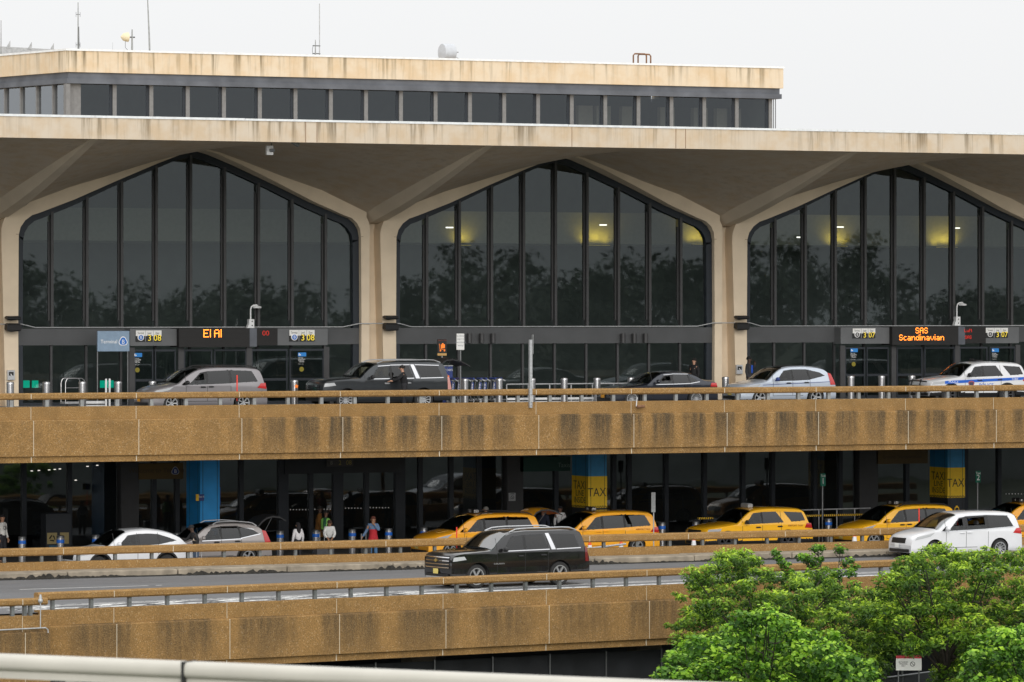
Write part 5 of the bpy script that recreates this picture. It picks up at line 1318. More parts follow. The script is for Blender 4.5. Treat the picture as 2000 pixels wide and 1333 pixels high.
# floodlights and intercoms on columns
def floods(p, q1, q2, lab):
    Y = YF-.1
    for (q, tall, nm) in ((q1, .14, 'slim black floodlight, upper of the pair, '), (q2, .3, 'deep black floodlight, lower of the pair, ')):
        x, z = at(p, Y), zz(p, q, Y); e = empty('floodlight', (x, Y, z), 0, nm+lab, 'floodlight', 'black floodlights on the columns')
        o = MB(); o.T = Matrix.Rotation(.12, 4, 'X'); o.box(-.3, .3, -.42, -.1, -tall/2, tall/2, bv=.05); o.build('housing', M['black'], e, 0)
        o = MB(); o.tube([(0, .08, -.02), (0, -.15, -.02)], .035, 8); o.tube([(-.2, -.2, -tall/2-.03), (0, 0, -tall/2-.06), (.2, -.2, -tall/2-.03)], .012, 6); o.build('bracket', M['steel_d'], e)
floods(21, 620, 638, 'on the far left column'); floods(758, 619, 637, 'on the column between left and middle arches'); floods(1443, 619, 636, 'on the column between middle and right arches')
def intercom(p, q, lab):
    Y = YF-.02; e = empty('intercom', (at(p, Y), Y, zz(p, q, Y)), 0, lab, 'intercom', 'intercom boxes on the columns')
    o = MB(); o.box(-.15, .15, -.12, 0, -.2, .2, bv=.015); o.build('box', M['satin'], e); o = MB(); o.box(-.1, .1, -.128, -.121, -.02, .13); o.build('recess', M['blk'], e); o = MB(); o.tube([(-.03, -.14, .05), (.03, -.14, -.05)], .022, 6); o.build('handset', M['white'], e)
intercom(20, 733, 'grey intercom box low on the far left column'); intercom(1442, 722, 'grey intercom box low on the column left of the blue shirted man')
# cylinder wall lamps on the spandrel band
wl = None
for i, (p, lab) in enumerate(((917, 'left one above the carts'), (941, 'middle one above the carts'), (963, 'right one above the carts, left of the tall post'), (1217, 'left one above the sedan bonnet'), (1239, 'middle one above the sedan'), (1261, 'right one above the sedan roof'))):
    Y = YF+.05; L_ = 'small dark cylinder wall lamp, '+lab
    if wl is None:
        wl = empty('wall_lamp', (0, 0, 0), 0, L_, 'lamp', 'cylinder lamps on the grey band'); o = MB(); o.lathe([(0, -.2), (.1, -.2), (.1, .2), (0, .2)], (0, 0, 0), 'z', 18); o.build('shade', M['mull'], wl, 40); o = MB(); o.box(-.03, .03, .08, .15, -.05, .05); o.build('bracket', M['bronze'], wl); q = wl
    else: q = copy_tree(wl); q['label'] = L_
    q.location = (at(p, Y), Y, zz(p, 661, Y))
# camera fittings under the canopy
Y = YE+1.2
e = empty('soffit_fitting', (at(527, Y), Y, zz(527, 292, Y)), 0, 'white fitting with dark arm hanging below the canopy edge', 'fitting')
o = MB(); o.box(-.15, .12, -.06, .06, -.22, .14, bv=.01); o.build('plate', M['white'], e); o = MB(); o.box(-.04, .14, -.14, -.06, -.1, .02, bv=.02); o.build('camera_body', M['steel_d'], e); o = MB(); o.tube([(.06, 0, .1), (.09, 0, .3), (.35, 0, .38), (1.1, .1, .42)], .02, 6); o.build('conduit', M['steel_d'], e)
e = empty('soffit_camera', (at(577, Y), Y, zz(577, 281, Y)), 0, 'small grey camera under the canopy edge, right of the white fitting', 'camera')
o = MB(); o.T = Matrix.Rotation(.5, 4, 'Y'); o.box(-.16, .16, -.07, .07, -.07, .07, bv=.02); o.build('camera_body', M['post'], e); o = MB(); o.tube([(0, 0, .05), (0, 0, .25)], .02, 6); o.build('mount', M['steel_d'], e)
# poles and signs on upper pavement
Y = 173.7
e = empty('cart_sign', (at(863, Y), Y, 5.9), 0, 'black sign with orange luggage cart symbol on a pole behind the dark SUV', 'sign')
w_ = .4; z0, z1 = zz(863, 695, Y)-5.9, zz(863, 663, Y)-5.9
o = MB(); o.tube([(.03, .05, 0), (.03, .05, z1)], .03, 8); o.build('pole', M['post'], e)
o = MB(); o.box(-.2, .2, -.03, .02, z0+.1, z1, bv=.01); o.build('panel', M['blk'], e)
o = MB(); o.box(-.2, .2, -.03, .02, z0, z0+.096); o.build('footer', plain('tan_footer', (.5, .3, .1), .5, var=0), e)
zm = (z0+z1)/2+.02
o = MB(); o.prism([(-.06, zm-.07), (.12, zm-.04), (.12, zm+.11), (-.06, zm+.1)], -.036, -.031); o.prism([(-.01, zm+.1), (.06, zm+.1), (.06, zm+.15), (-.01, zm+.15)], -.036, -.031); o.tube([(-.13, -.035, zm+.13), (-.1, -.035, zm-.1), (.13, -.035, zm-.1)], .012, 5)
for x in (-.08, .1): o.lathe([(.035, -.006), (.035, 0)], (x, -.032, zm-.15), 'y', 12)
o.build('cart_symbol', M['orange'], e)
o = MB(); o.text('SMARTE CARTE', (0, -.036, z1-.05), .04, 0, ex=.0001); o.build('sign_text', plain('dull_red', (.3, .05, .03), .5, var=0), e)
e = empty('regulation_sign', (at(899, Y), Y, 5.9), 0, 'white regulation sign with grey lettering on a dark pole by the carts', 'sign')
z0, z1 = zz(898, 684, Y)-5.9, zz(898, 652, Y)-5.9
o = MB(); o.tube([(.03, .06, 0), (.03, .06, z1)], .045, 8); o.build('pole', M['steel_d'], e)
o = MB(); o.box(-.17, .17, -.02, .02, z0, z1, bv=.01); o.build('panel', M['wh2'], e)
o = MB()
for i, tx in enumerate(('ALL VEHICLES', 'SUBJECT TO', 'RANDOM SEARCH', '(PANYNJ)')): o.text(tx, (0, -.025, z1-.1-i*.13), .055, 0, ex=.0001, sx=.75)
o.build('sign_text', plain('grey_letters', (.2, .22, .26), .5, var=0), e)
# tall square post on the parapet
Y = 162.3; e = empty('square_post', (at(1036, Y), Y, zz(1036, 797, Y)), 0, 'tall pale square steel post bolted to the front of the upper parapet', 'post'); h = zz(1036, 664, Y)-zz(1036, 797, Y)
o = MB(); o.box(-.055, .055, -.06, .05, 0, h, bv=.008); o.build('tube', M['galv'], e)
o = MB()
for z in (.08, .2, .5, 1.0): o.lathe([(.016, -.006), (.016, 0)], (0, -.062, z), 'y', 8)
o.build('bolt', M['blk'], e)
o = MB(); o.box(.11, .13, .0, .12, h-.55, h+.2); o.box(.05, .1, 0, .05, h-.4, h-.35); o.build('edge_on_sign', M['post'], e)
# rag and bracket on rail
e = empty('clamp', (at(1241, YP), YP-.13, 6.0), 0, 'rusty pipe clamp with rag on the upper parapet below the sedan', 'clamp')
o = MB(); o.tube([(-.04, -.02, .0), (-.02, -.06, .35)], .02, 6); o.build('rod', M['white'], e); o = MB(); o.tube([(-.03, -.05, -.02), (.3, -.05, .0)], .06, 8); o.build('pipe', M['rust'], e, 40)
# luggage carts
def cart(label):
    e = empty('luggage_cart', (0, 0, 0), 0, label, 'luggage cart', 'luggage carts in a row')
    fr = MB()
    for y in (-.22, .22):
        fr.tube([(.38, y, .12), (-.3, y, .12), (-.36, y, .3), (-.28, y, .85), (-.18, y, 1.0)], .014, 6)
    fr.tube([(-.36, -.22, .3), (-.36, .22, .3)], .012, 6); fr.tube([(.38, -.22, .12), (.38, .22, .12)], .012, 6); fr.build('frame', M['steel'], e, 40)
    o = MB(); o.box(-.3, .38, -.2, .2, .13, .15); o.build('deck', M['steel_d'], e)
    o = MB(); o.add([(-.37, -.2, .3), (-.3, -.2, .85), (-.18, -.2, .85), (-.2, -.2, .3), (-.37, -.19, .3), (-.3, -.19, .85), (-.18, -.19, .85), (-.2, -.19, .3)], [(3, 2, 1, 0), (4, 5, 6, 7), (0, 1, 5, 4), (2, 3, 7, 6), (1, 2, 6, 5), (0, 4, 7, 3)]); pn = o.build('side_banner', M['navy'], e)
    o = MB()
    for i in range(7): o.box(-.29+i*.003, -.25+i*.003, -.206, -.201, .36+i*.065, .395+i*.065)
    o.build('banner_letters', M['wlet'], pn)
    o = MB(); o.tube([(-.2, -.24, 1.0), (-.2, .24, 1.0)], .045, 10); o.build('handle', M['navy'], e, 40)
    o = MB(); o.tube([(-.18, -.2, .98), (-.02, -.2, .9)], .03, 6); o.tube([(-.18, .2, .98), (-.02, .2, .9)], .03, 6); o.build('brake_lever', M['galv'], e, 40)
    for x in (-.25, .3):
        for y in (-.2, .2): o = MB(); o.lathe([(.06, -.02), (.09, -.018), (.09, .018), (.06, .02)], (x, y, .09), 'y', 16); w = o.build('wheel', M['galv'] if x < 0 else M['rubber'], e, 40)
    return e
cpos = [(892, 'nearest the dark SUV tailgate'), (905, 'second from the dark SUV'), (917, 'third, left of its front bollard'), (930, 'fourth, right of the nearer bollard'), (946, 'fifth, in the middle of the row'), (956, 'sixth in the row'), (972, 'seventh, behind the second bollard'), (984, 'last and farthest right in the row')]
c0 = None
for p, lab in cpos:
    L_ = 'steel luggage cart with navy banner, '+lab
    if c0 is None: c0 = cart(L_); q = c0
    else: q = copy_tree(c0); q['label'] = L_
    Y = 175.2; q.location = (at(p-1, Y), Y, 5.9); q.rotation_euler = (0, 0, random.uniform(-.08, .08))
# single cart / rack left
Y = 175.5; e = empty('hotel_trolley', (at(128, Y), Y, 5.9), 0, 'tall silver tubular trolley left of the Terminal B sign', 'trolley')
o = MB(); w_ = .78
for y in (0, .5): o.tube([(0, y, .12), (0, y, .95), (.05, y, 1.08), (.12, y, 1.12), (w_-.1, y, 1.12), (w_, y, 1.05), (w_, y, .12)], .018, 8)
for z in (.45, .75): o.tube([(0, 0, z), (w_, 0, z)], .012, 6)
o.build('frame', M['steel'], e, 40); o = MB(); o.box(-.03, w_+.03, -.03, .53, .1, .2, bv=.02); o.build('deck', M['galv'], e)
for x in (.05, w_-.05): o = MB(); o.lathe([(0, -.02), (.06, -.02), (.06, .02), (0, .02)], (x, 0, .06), 'y', 14); o.build('wheel', M['rubber'], e, 40)
Y = 175.5; o = MB(); o.box(-.5, .5, -.3, .3, .1, .22, bv=.03); o.box(-.5, .5, -.3, .3, 0, .06); ob = o.build('white_platform', M['white']); ob.location = (at(180, Y), Y, 5.9); tag(ob, 'low white platform trolley deck behind the upper rail at left', 'trolley')
# white marker sticks
for p, lab in ((207, 'left of two white marker sticks behind the upper rail'), (214, 'right of two white marker sticks behind the upper rail')):
    Y = 174.6; e = empty('marker_stick', (at(p, Y), Y, 5.9), 0, lab, 'marker', 'white marker sticks'); h = zz(p, 740, Y)-5.9
    o = MB(); o.box(-.035, .035, -.02, .02, .02, h, bv=.008); o.build('stick', M['white'], e); o = MB(); o.box(-.08, .08, -.06, .06, 0, .02); o.build('foot', M['galv'], e)
# blue cart rental machine
Y = 175.8; e = empty('cart_machine', (at(866, Y), Y, 5.9), 0, 'navy luggage cart rental machine with orange suitcase symbol behind the dark SUV', 'machine'); z1 = zz(870, 714, Y)-5.9
o = MB(); o.box(-.3, .42, 0, .5, 0, z1-.04, bv=.02); o.build('cabinet', M['navy'], e); o = MB(); o.box(-.31, .43, -.01, .51, z1-.04, z1); o.build('lid', M['galv'], e)
o = MB(); o.text('LUGGAGE CARTS', (.06, -.006, z1-.2), .085, 0, ex=.0001, sx=.8); o.build('words', M['wlet'], e)
o = MB(); o.prism([(.0, z1-.75), (.26, z1-.75), (.26, z1-.42), (.0, z1-.42)], -.012, -.002); o.prism([(.08, z1-.42), (.18, z1-.42), (.18, z1-.37), (.08, z1-.37)], -.012, -.002); o.build('suitcase_symbol', M['orange'], e)
# white crowd railing and board on the upper pavement
Y = 175.0; x0, x1 = at(990, Y), at(1240, Y); e = empty('white_railing', (x0, Y, 5.9), 0, 'low white pipe railing with white kick boards before the middle arch', 'railing')
o = MB(); h = zz(1000, 751, Y)-5.9; o.tube([(0, 0, h), (x1-x0, 0, h)], .03, 8); o.build('top_pipe', M['galv'], e, 40)
o = MB(); h2 = zz(1100, 778, Y)-5.9; o.box(0, x1-x0, -.04, .0, h2-.06, h2+.03); o.box(0, x1-x0, -.1, .0, h2-.27, h2-.12); o.build('kick_board', M['white'], e)
f = None
for k in range(7):
    xx = (x1-x0)*k/6
    if f is None: o = MB(); o.tube([(0, .02, 0), (0, .02, h)], .028, 8); f = o.build('post', M['galv'], e); f.location.x = xx
    else: q = f.copy(); COL.objects.link(q); q.parent = e; q.location.x = xx
# green glowing boxes behind the left glass
for p0_, p1_, lab in ((46, 58, 'left of three green glowing panels in the left glass'), (63, 75, 'second green glowing panel in the left glass'), (196, 222, 'green glowing panel behind the white marker sticks')):
    Y = 181; o = MB(); w_ = at(p1_, Y)-at(p0_, Y); o.box(0, w_, 0, .05, 0, .3, bv=.01); ob = o.build('green_panel', M['green']); ob.location = (at(p0_, Y), Y, zz(p0_, 758, Y)); tag(ob, lab, 'panel', 'green panels inside the hall')
# ================================================================= lower level things
def tax_col(pl, pm_, pr_, q_top, q_bot, taxi_, label):
    Y = 172.0; x0, x1 = at(pm_, Y), at(pr_, Y)
    e = empty('clad_column', (x0, Y, .15), 0, label, 'column', 'blue clad columns under the upper road')
    w_ = x1-x0; dp = w_*1.75
    if taxi_:
        zt, zb_ = zz(pm_, q_top, Y)-.15, zz(pm_, q_bot, Y)-.15
        o = MB(); o.box(0, w_, 0, dp, 0, zb_-.003); o.build('base_cladding', M['darkwall'], e)
        o = MB(); o.box(0, w_, 0, dp, zt+.003, 4.14); o.build('blue_cladding', M['bluecol'] if False else plain('column_blue_dim', (.03, .24, .48), .45, var=.08), e)
        o = MB(); o.box(-.012, w_+.012, -.012, dp, zb_, zt); o.build('yellow_cladding', M['taxiy'], e)
        o = MB(); o.text('TAXI', (w_*.52, -.018, (zt+zb_)/2-.02), .36, 0, ex=.0001, sx=.86)
        hh = zt-zb_
        o.text('TAXI', (-.018, dp*.5, zb_+hh*.70), .36, 0, dir='y', ex=.0001, sx=1.05); o.text('LINE', (-.018, dp*.5, zb_+hh*.45), .25, 0, dir='y', ex=.0001, sx=1.05); o.text('INSIDE', (-.018, dp*.5, zb_+hh*.23), .25, 0, dir='y', ex=.0001, sx=1.05)
        o.build('taxi_letters', M['blk'], e)
        o = MB(); n = 11
        for r in range(2):
            for i in range(n*2):
                if (i+r) % 2: o.box(w_*i/(2*n), w_*(i+1)/(2*n), -.017, -.0125, zb_+.01+r*.04, zb_+.05+r*.04)
                if (i+r) % 2: o.box(-.017, -.0125, dp*i/(2*n), dp*(i+1)/(2*n), zb_+.01+r*.04, zb_+.05+r*.04)
        o.build('checker_band', M['blk'], e)
    else:
        o = MB(); o.box(0, w_, 0, dp, 0, 4.14); o.build('blue_cladding', M['bluecol'], e)
    o = MB()
    for x in (.13*w_, .87*w_): o.box(x-.008, x+.008, -.0165, -.0125, 0, 4.13)
    for y in (.15*dp, .75*dp): o.box(-.0165, -.0125, y-.008, y+.008, 0, 4.13)
    o.build('panel_joint', M['blk'], e)
    o = MB(); o.box(w_+.0, w_+.07, .1, .18, 1.9, 2.6, bv=.01); o.build('edge_sign', M['wh2'] if taxi_ else M['signblue'], e)
    return e
tax_col(360, 391, 429, 0, 0, False, 'bright blue clad column behind the man in the black hoodie')
tax_col(1117, 1149, 1185, 931, 993, True, 'blue column with yellow TAXI LINE INSIDE wrap above the middle taxi')
tax_col(1818, 1851, 1884, 914, 973, True, 'blue column with yellow TAXI LINE INSIDE wrap above the right taxi')
Y = 171.9; e = empty('arrow_sign', (at(366, 172.6), 171.7, zz(366, 972, 172)), 0, 'small yellow and navy direction sign on the blue column', 'sign')
o = MB(); o.box(0, .12, 0, .03, -.13, .13); o.build('yellow_plate', M['yel'], e); o = MB(); o.box(.122, .34, 0, .03, -.13, .13); o.build('navy_plate', M['navy'], e); o = MB(); o.text('Exit B', (.23, -.004, .03), .07, 0, ex=.0001); o.build('sign_text', M['wlet'], e)
def flat_sign(name, p0, p1, q0, q1, Y, mat, label, texts=(), tm=None, cat='sign', group=None):
    x0, x1 = at(p0, Y), at(p1, Y); zt, zb_ = zz(p0, q0, Y), zz(p0, q1, Y)
    e = empty(name, (x0, Y, zb_), 0, label, cat, group); o = MB(); o.box(0, x1-x0, 0, .05, 0, zt-zb_, bv=.008); o.build('panel', mat, e)
    for (tx, fx, fz_, h) in texts: o = MB(); o.text(tx, ((x1-x0)*fx, -.006, (zt-zb_)*fz_), h, 0, ex=.0001); o.build('sign_text', tm or M['wlet'], e)
    return e, x1-x0, zt-zb_
YS = 177.7
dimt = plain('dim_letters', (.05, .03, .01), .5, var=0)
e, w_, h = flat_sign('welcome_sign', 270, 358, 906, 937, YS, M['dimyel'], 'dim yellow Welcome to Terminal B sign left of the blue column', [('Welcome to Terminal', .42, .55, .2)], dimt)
o = MB(); o.prism([(w_*.82+x, h*.5+z) for x, z in rtri(0, 0, .18)], -.012, -.001); o.build('logo', M['galv'], e); o = MB(); o.prism([(w_*.82+x, h*.5+z) for x, z in rtri(0, 0, .15)], -.018, -.0125); o.build('logo_ground', M['navy'], e); o = MB(); o.text('B', (w_*.82, -.022, h*.48), .15, 0, ex=.0001); o.build('logo_letter', M['wlet'], e)
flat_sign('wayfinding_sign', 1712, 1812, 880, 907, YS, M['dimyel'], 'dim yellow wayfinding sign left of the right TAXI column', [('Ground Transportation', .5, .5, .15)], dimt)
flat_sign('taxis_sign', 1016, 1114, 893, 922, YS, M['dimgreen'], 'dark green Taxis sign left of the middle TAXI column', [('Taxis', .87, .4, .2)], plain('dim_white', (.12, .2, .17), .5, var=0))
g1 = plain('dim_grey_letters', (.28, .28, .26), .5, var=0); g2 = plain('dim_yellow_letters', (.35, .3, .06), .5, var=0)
e, w_, h = flat_sign('door_number_sign', 638, 690, 898, 912, YL-.3, plain('dim_panel', (.06, .06, .06), .5, var=0), 'dim door sign reading B 2 08 above the arrivals doors', [])
o = MB(); o.text('B', (w_*.18, -.006, h*.5), .15, 0, ex=.0001); o.build('letter', g1, e); o = MB(); o.text('2', (w_*.5, -.006, h*.5), .19, 0, ex=.0001); o.text('08', (w_*.83, -.006, h*.5), .19, 0, ex=.0001); o.build('numerals', g2, e)
e, w_, h = flat_sign('no_smoking_sign', 994, 1007, 963, 979, YL-.35, M['galv'], 'small grey no smoking plate on the dark pier left of the taxis')
o = MB(); n = 20; o.tube([(w_/2+.07*math.cos(2*math.pi*i/n), -.004, h*.45+.07*math.sin(2*math.pi*i/n)) for i in range(n+1)], .008, 4, cap=False); o.tube([(w_/2-.05, -.006, h*.45+.05), (w_/2+.05, -.006, h*.45-.05)], .008, 4); o.box(w_*.2, w_*.8, -.004, 0, h*.82, h*.9); o.build('symbol', M['blk'], e)
def stand_sign(p, q0, q1, num, label):
    Y = 168.9; x = at(p, Y); zt, zb_ = zz(p, q0, Y)-.15, zz(p, q1, Y)-.15
    e = empty('taxi_stand_sign', (x, Y, .15), 0, label, 'sign', 'green numbered taxi stand signs'); o = MB(); o.tube([(0, .03, 0), (0, .03, zt-.05)], .035, 8); o.build('pole', M['steel_d'], e)
    o = MB(); o.box(-.12, .12, -.02, .02, zb_, zt, bv=.008); o.build('panel', M['greensign'], e); o = MB(); o.text('Taxi', (0, -.026, zt-.1), .1, 0, ex=.0001); o.text(num, (0, -.026, zb_+.2), .24, 0, ex=.0001); o.build('sign_text', M['wlet'], e)
stand_sign(1607, 925, 950, '1', 'green Taxi 1 sign on a thin pole right of the taxi SUV'); stand_sign(1910, 920, 943, '2', 'green Taxi 2 sign on a thin pole above the white minivan')
Y = 165.0; e = empty('small_pole_sign', (at(1276, Y), Y, .02), 0, 'narrow grey sign on a steel pole right of the middle taxi', 'sign'); zt, zb_ = zz(1276, 963, Y), zz(1276, 1002, Y)
o = MB(); o.tube([(.03, .03, 0), (.03, .03, zt-.1)], .025, 8); o.build('pole', M['galv'], e); o = MB(); o.box(-.09, .09, -.01, .01, zb_, zt, bv=.008); o.build('plate', M['post'], e)
# recycling bins
Y = 175.5; e = empty('recycling_bin', (at(92, Y), Y, .15), 0, 'black recycling station with tan arrow panels behind the left bollard', 'bin')
w_ = at(138, Y)-at(92, Y); o = MB(); o.box(-.05, w_, 0, .6, 0, 1.55, bv=.03); o.build('cabinet', M['darkwall'], e)
zt = zz(100, 1041, Y)-.15; zb_ = zz(100, 1063, Y)-.15
for xa, xb in ((0, .42), (w_-.45, w_-.08)):
    o = MB(); o.box(xa, xb, -.012, -.001, zb_, zt); pn = o.build('tan_panel', plain('tan_panel', (.42, .33, .14), .5, var=.05), e)
o = MB()
for i in range(3):
    a = math.radians(90+120*i); b_ = math.radians(90+120*i+95); r = .12; cx, cz = .21, (zt+zb_)/2
    o.tube([(cx+r*math.cos(a+.15), -.02, cz+r*math.sin(a+.15)), (cx+r*.75*math.cos((a+b_)/2), -.02, cz+r*.75*math.sin((a+b_)/2)), (cx+r*math.cos(b_), -.02, cz+r*math.sin(b_))], [.022, .022, .03], 5)
o.build('recycling_mark', M['blk'], e)
o = MB(); o.box(.08, .4, -.02, -.002, zb_-.35, zb_-.05); o.build('blue_panel', plain('dull_blue', (.02, .12, .22), .5, var=0), e)
# cones
cn = None
for p, Yc, lab in ((1213, 160.6, 'beside the middle taxi rear wheel'), (1152, 160.2, 'just right of the black SUV tail'), (1355, 162.0, 'before the taxi SUV front wheel'), (1669, 162.0, 'before the right taxi minivan')):
    L_ = 'orange cone with white collar '+lab
    if cn is None:
        cn = empty('traffic_cone', (0, 0, 0), 0, L_, 'cone', 'small traffic cones along the barrier'); o = MB(); o.lathe([(.13, .03), (.035, .7), (0, .7)], (0, 0, 0), 'z', 18); o.build('cone', M['cone'], cn, 40)
        o = MB(); o.lathe([(.118, .14), (.072, .46), (.07, .46)], (0, 0, 0), 'z', 18); o.build('collar', M['white'], cn, 40); o = MB(); o.box(-.18, .18, -.18, .18, 0, .03); o.build('base', M['blk'], cn); q = cn
    else: q = copy_tree(cn); q['label'] = L_
    q.location = (at(p, Yc), Yc, .32 if p == 1152 else .3)
o = MB(); o.box(0, 0.01, 0, .01, 0, .01)
Y = 160.0; e = empty('slanted_bar', (at(1142, Y), Y, .3), 0, 'silver bar lying at a slant between the two cones by the middle taxi', 'bar')
o = MB(); za, zb_ = zz(1142, 1073, Y)-.3, zz(1222, 1063, Y)-.3; o.tube([(0, 0, za), (at(1222, Y)-at(1142, Y), 0, zb_)], .04, 8); o.build('bar', M['galv'], e, 40); o = MB(); o.tube([(.05, 0, 0), (.05, 0, za)], .03, 6); o.build('stand', M['steel_d'], e)
# red marker posts on the barrier edges
for p, q0, q1, Y, lab in ((463, 733, 768, 162.9, 'thin red marker stick on the upper rail before the silver minivan'), (892, 1030, 1056, 158.6, 'thin red marker stick on the barrier before the leftmost taxi'), (1795, 993, 1036, 158.6, 'thin red marker stick on the barrier before the right taxi')):
    e = empty('marker_stick', (at(p, Y), Y, zz(p, q1, Y)-.3), 0, lab, 'marker', 'thin red marker sticks'); h = zz(p, q0, Y)-zz(p, q1, Y)+.3
    o = MB(); o.box(-.022, .022, -.01, .01, 0, h); o.build('stick', M['red'], e)
    o = MB(); o.box(-.06, .06, -.04, .04, -.03, 0); o.build('foot', M['blk'], e)
# railing with caution tape
Y = 169.6; x0, x1 = at(1560, Y), at(1700, Y); e = empty('ramp_railing', (x0, Y, .15), 0, 'silver pipe railing with black and yellow tape between the two right taxis', 'railing')
h = zz(1600, 996, Y)-.15; o = MB()
o.tube([(0, 0, h), (x1-x0, 0, h+.02)], .028, 8); o.build('top_pipe', M['galv'], e, 40)
f = None
for k in range(5):
    xx = (x1-x0)*k/4+.1
    if f is None: o = MB(); o.tube([(0, .0, 0), (0, .0, h)], .024, 8); f = o.build('post', M['galv'], e); f.location.x = xx
    else: q = f.copy(); COL.objects.link(q); q.parent = e; q.location.x = xx
for (pa, pb, q_) in ((1362, 1392, 1013), (1568, 1690, 1008)):
    xa, xb = at(pa, Y)-x0, at(pb, Y)-x0; zt = zz(pa, q_, Y)-.15; o = MB(); n = int((xb-xa)/.09)
    o.box(xa, xb, -.035, -.03, zt-.04, zt+.04, 0)
    for i in range(n): u = xa+(xb-xa)*i/n; o.prism([(u, zt-.042), (u+.045, zt-.042), (u+.075, zt+.042), (u+.03, zt+.042)], -.041, -.037, 1)
    o.build('caution_tape', [M['yel'], M['blk']], e)
# taxi shaped cut-out sign
Y = 169.5; e = empty('taxi_cutout', (at(1869, Y), Y, .15), 0, 'small yellow taxi shaped cut out sign beside the right TAXI column base', 'sign')
zb_, zt = zz(1869, 1006, Y)-.15, zz(1869, 988, Y)-.15; k_ = (zt-zb_)/1.0
out_ = [(-.42, 0), (.42, 0), (.45, .45), (.3, .55), (.22, .85), (.1, .88), (.1, 1), (-.1, 1), (-.1, .88), (-.22, .85), (-.3, .55), (-.45, .45)]
o = MB(); o.prism([(x*k_, zb_+z*k_) for x, z in out_], 0, .03); o.build('cutout', M['yel'], e)
o = MB(); o.prism([(x*k_, zb_+z*k_) for x, z in [(-.22, .52), (.22, .52), (.16, .78), (-.16, .78)]], -.006, -.001); o.build('window_mark', M['blk'], e)
o = MB(); o.tube([(0, .05, 0), (0, .05, zb_+.2)], .03, 8); o.build('pole', M['steel_d'], e)
# warning sign and fence by the trees
def fence2():
    d = 148.5; X0, Y0 = ray(1560, d); X1, Y1 = ray(2300, d+22); v = Vector((X1-X0, Y1-Y0)); L = v.length; a = math.atan2(v.y, v.x)
    e = empty('mesh_fence', (X0, Y0, -5), a, 'black mesh screened fence among the trees at bottom right', 'fence'); h = ZC-(1322-HY)/F*(d+5)+5
    o = MB(); n = 60
    vs = []; fs = []
    for i in range(n+1):
        for j in range(4): vs.append((L*i/n, .04*math.sin(i*.8+j), h*j/3))
        if i:
            for j in range(3): q = (i-1)*4+j; fs.append((q, q+4, q+5, q+1))
    o.add(vs, fs); o.build('screen', M['fabric'], e, 60)
    o = MB(); o.tube([(0, 0, h), (L, 0, h)], .03, 8); o.build('top_rail', M['steel_d'], e, 40)
    f = None
    for k in range(9):
        if f is None: o = MB(); o.tube([(0, .05, 0), (0, .05, h+.15)], .035, 8); f = o.build('post', M['steel_d'], e)
        else: q = f.copy(); COL.objects.link(q); q.parent = e; q.location.x = L*k/8
    return e, d
fe, fd = fence2()
d = 149; X0, Y0 = ray(1775, d); zt = ZC-(1281-HY)/F*d; zb_ = ZC-(1310-HY)/F*d
e = empty('warning_sign', (X0, Y0, -5), -TH, 'white warning sign with red header on posts between the trees', 'sign')
w_ = 50*d/F; o = MB(); o.box(-w_/2, w_/2, 0, .03, zb_+5, zt+5-.09, bv=.005); o.build('panel', M['wh2'], e); o = MB(); o.box(-w_/2, w_/2, -.003, .03, zt+5-.088, zt+5); o.build('red_header', plain('sign_red', (.5, .03, .05), .5, var=0), e)
o = MB(); n = 20; zc_ = (zb_+zt)/2+5-.03; o.tube([(.12+.07*math.cos(2*math.pi*i/n), -.006, zc_+.07*math.sin(2*math.pi*i/n)) for i in range(n+1)], .008, 4, cap=False); o.tube([(.07, -.006, zc_+.05), (.17, -.006, zc_-.05)], .008, 4); o.build('prohibition_mark', M['blk'], e)
o = MB(); o.text('AUTHORIZED', (-.17, -.004, zc_+.06), .05, 0, ex=.0001, sx=.7); o.text('PERSONNEL', (-.17, -.004, zc_), .05, 0, ex=.0001, sx=.7); o.text('ONLY', (-.17, -.004, zc_-.06), .05, 0, ex=.0001, sx=.7); o.build('sign_text', M['blk'], e)
for x in (-w_/2+.08, w_/2-.08): o = MB(); o.tube([(x, .06, 0), (x, .06, zt+4.95)], .025, 6); o.build('post', M['steel_d'], e)
# foreground railing of the viewer's deck
A = math.atan(F/17800.0); rv = Vector((CT, -ST)); fv = Vector((ST, CT)); dirn = -math.cos(A)*rv+math.sin(A)*fv
d0 = 23.0; X0, Y0 = ray(0, d0); zt = ZC-680/F*d0; ang = math.atan2(-dirn.y, -dirn.x)
e = empty('deck_railing', (X0, Y0, zt-1.1), ang, 'cream painted metal handrail close to the viewer along the bottom edge', 'railing')
def prx(px, z=0): # distance along the rail for a pixel column
    r = Vector(ray(px, 1.0)); D_ = -dirn; det = D_.x*(-r.y)+r.x*D_.y; return ((-X0)*(-r.y)+r.x*(-Y0))/det
cream = plain('cream_paint', (.54, .52, .46), .5, var=.06, vs=3)
for (s0, s1) in ((-3, prx(356)), (prx(359.5), 9)):
    o = MB(); pf = [(-.0, 1.037), (.012, 1.025), (.1, 1.025), (.11, 1.04), (.11, 1.085), (.1, 1.1), (.015, 1.1), (0, 1.087), (-.004, 1.07), (-.004, 1.05)]
    o.sweep(pf, s0, s1); o.build('handrail', cream, e, 50)
    o = MB(); o.box(s0, s1, .02, .09, .985, 1.024); o.build('lower_lip', cream, e)
o = MB(); o.box(prx(355.3), prx(360.2), -.008, .115, .98, 1.104); o.build('rail_joint', M['blk'], e)
for p in (131, 900, 1700): x = prx(p); o = MB(); o.box(x-.028, x+.028, .03, .09, 0, .984); o.build('baluster', cream, e)
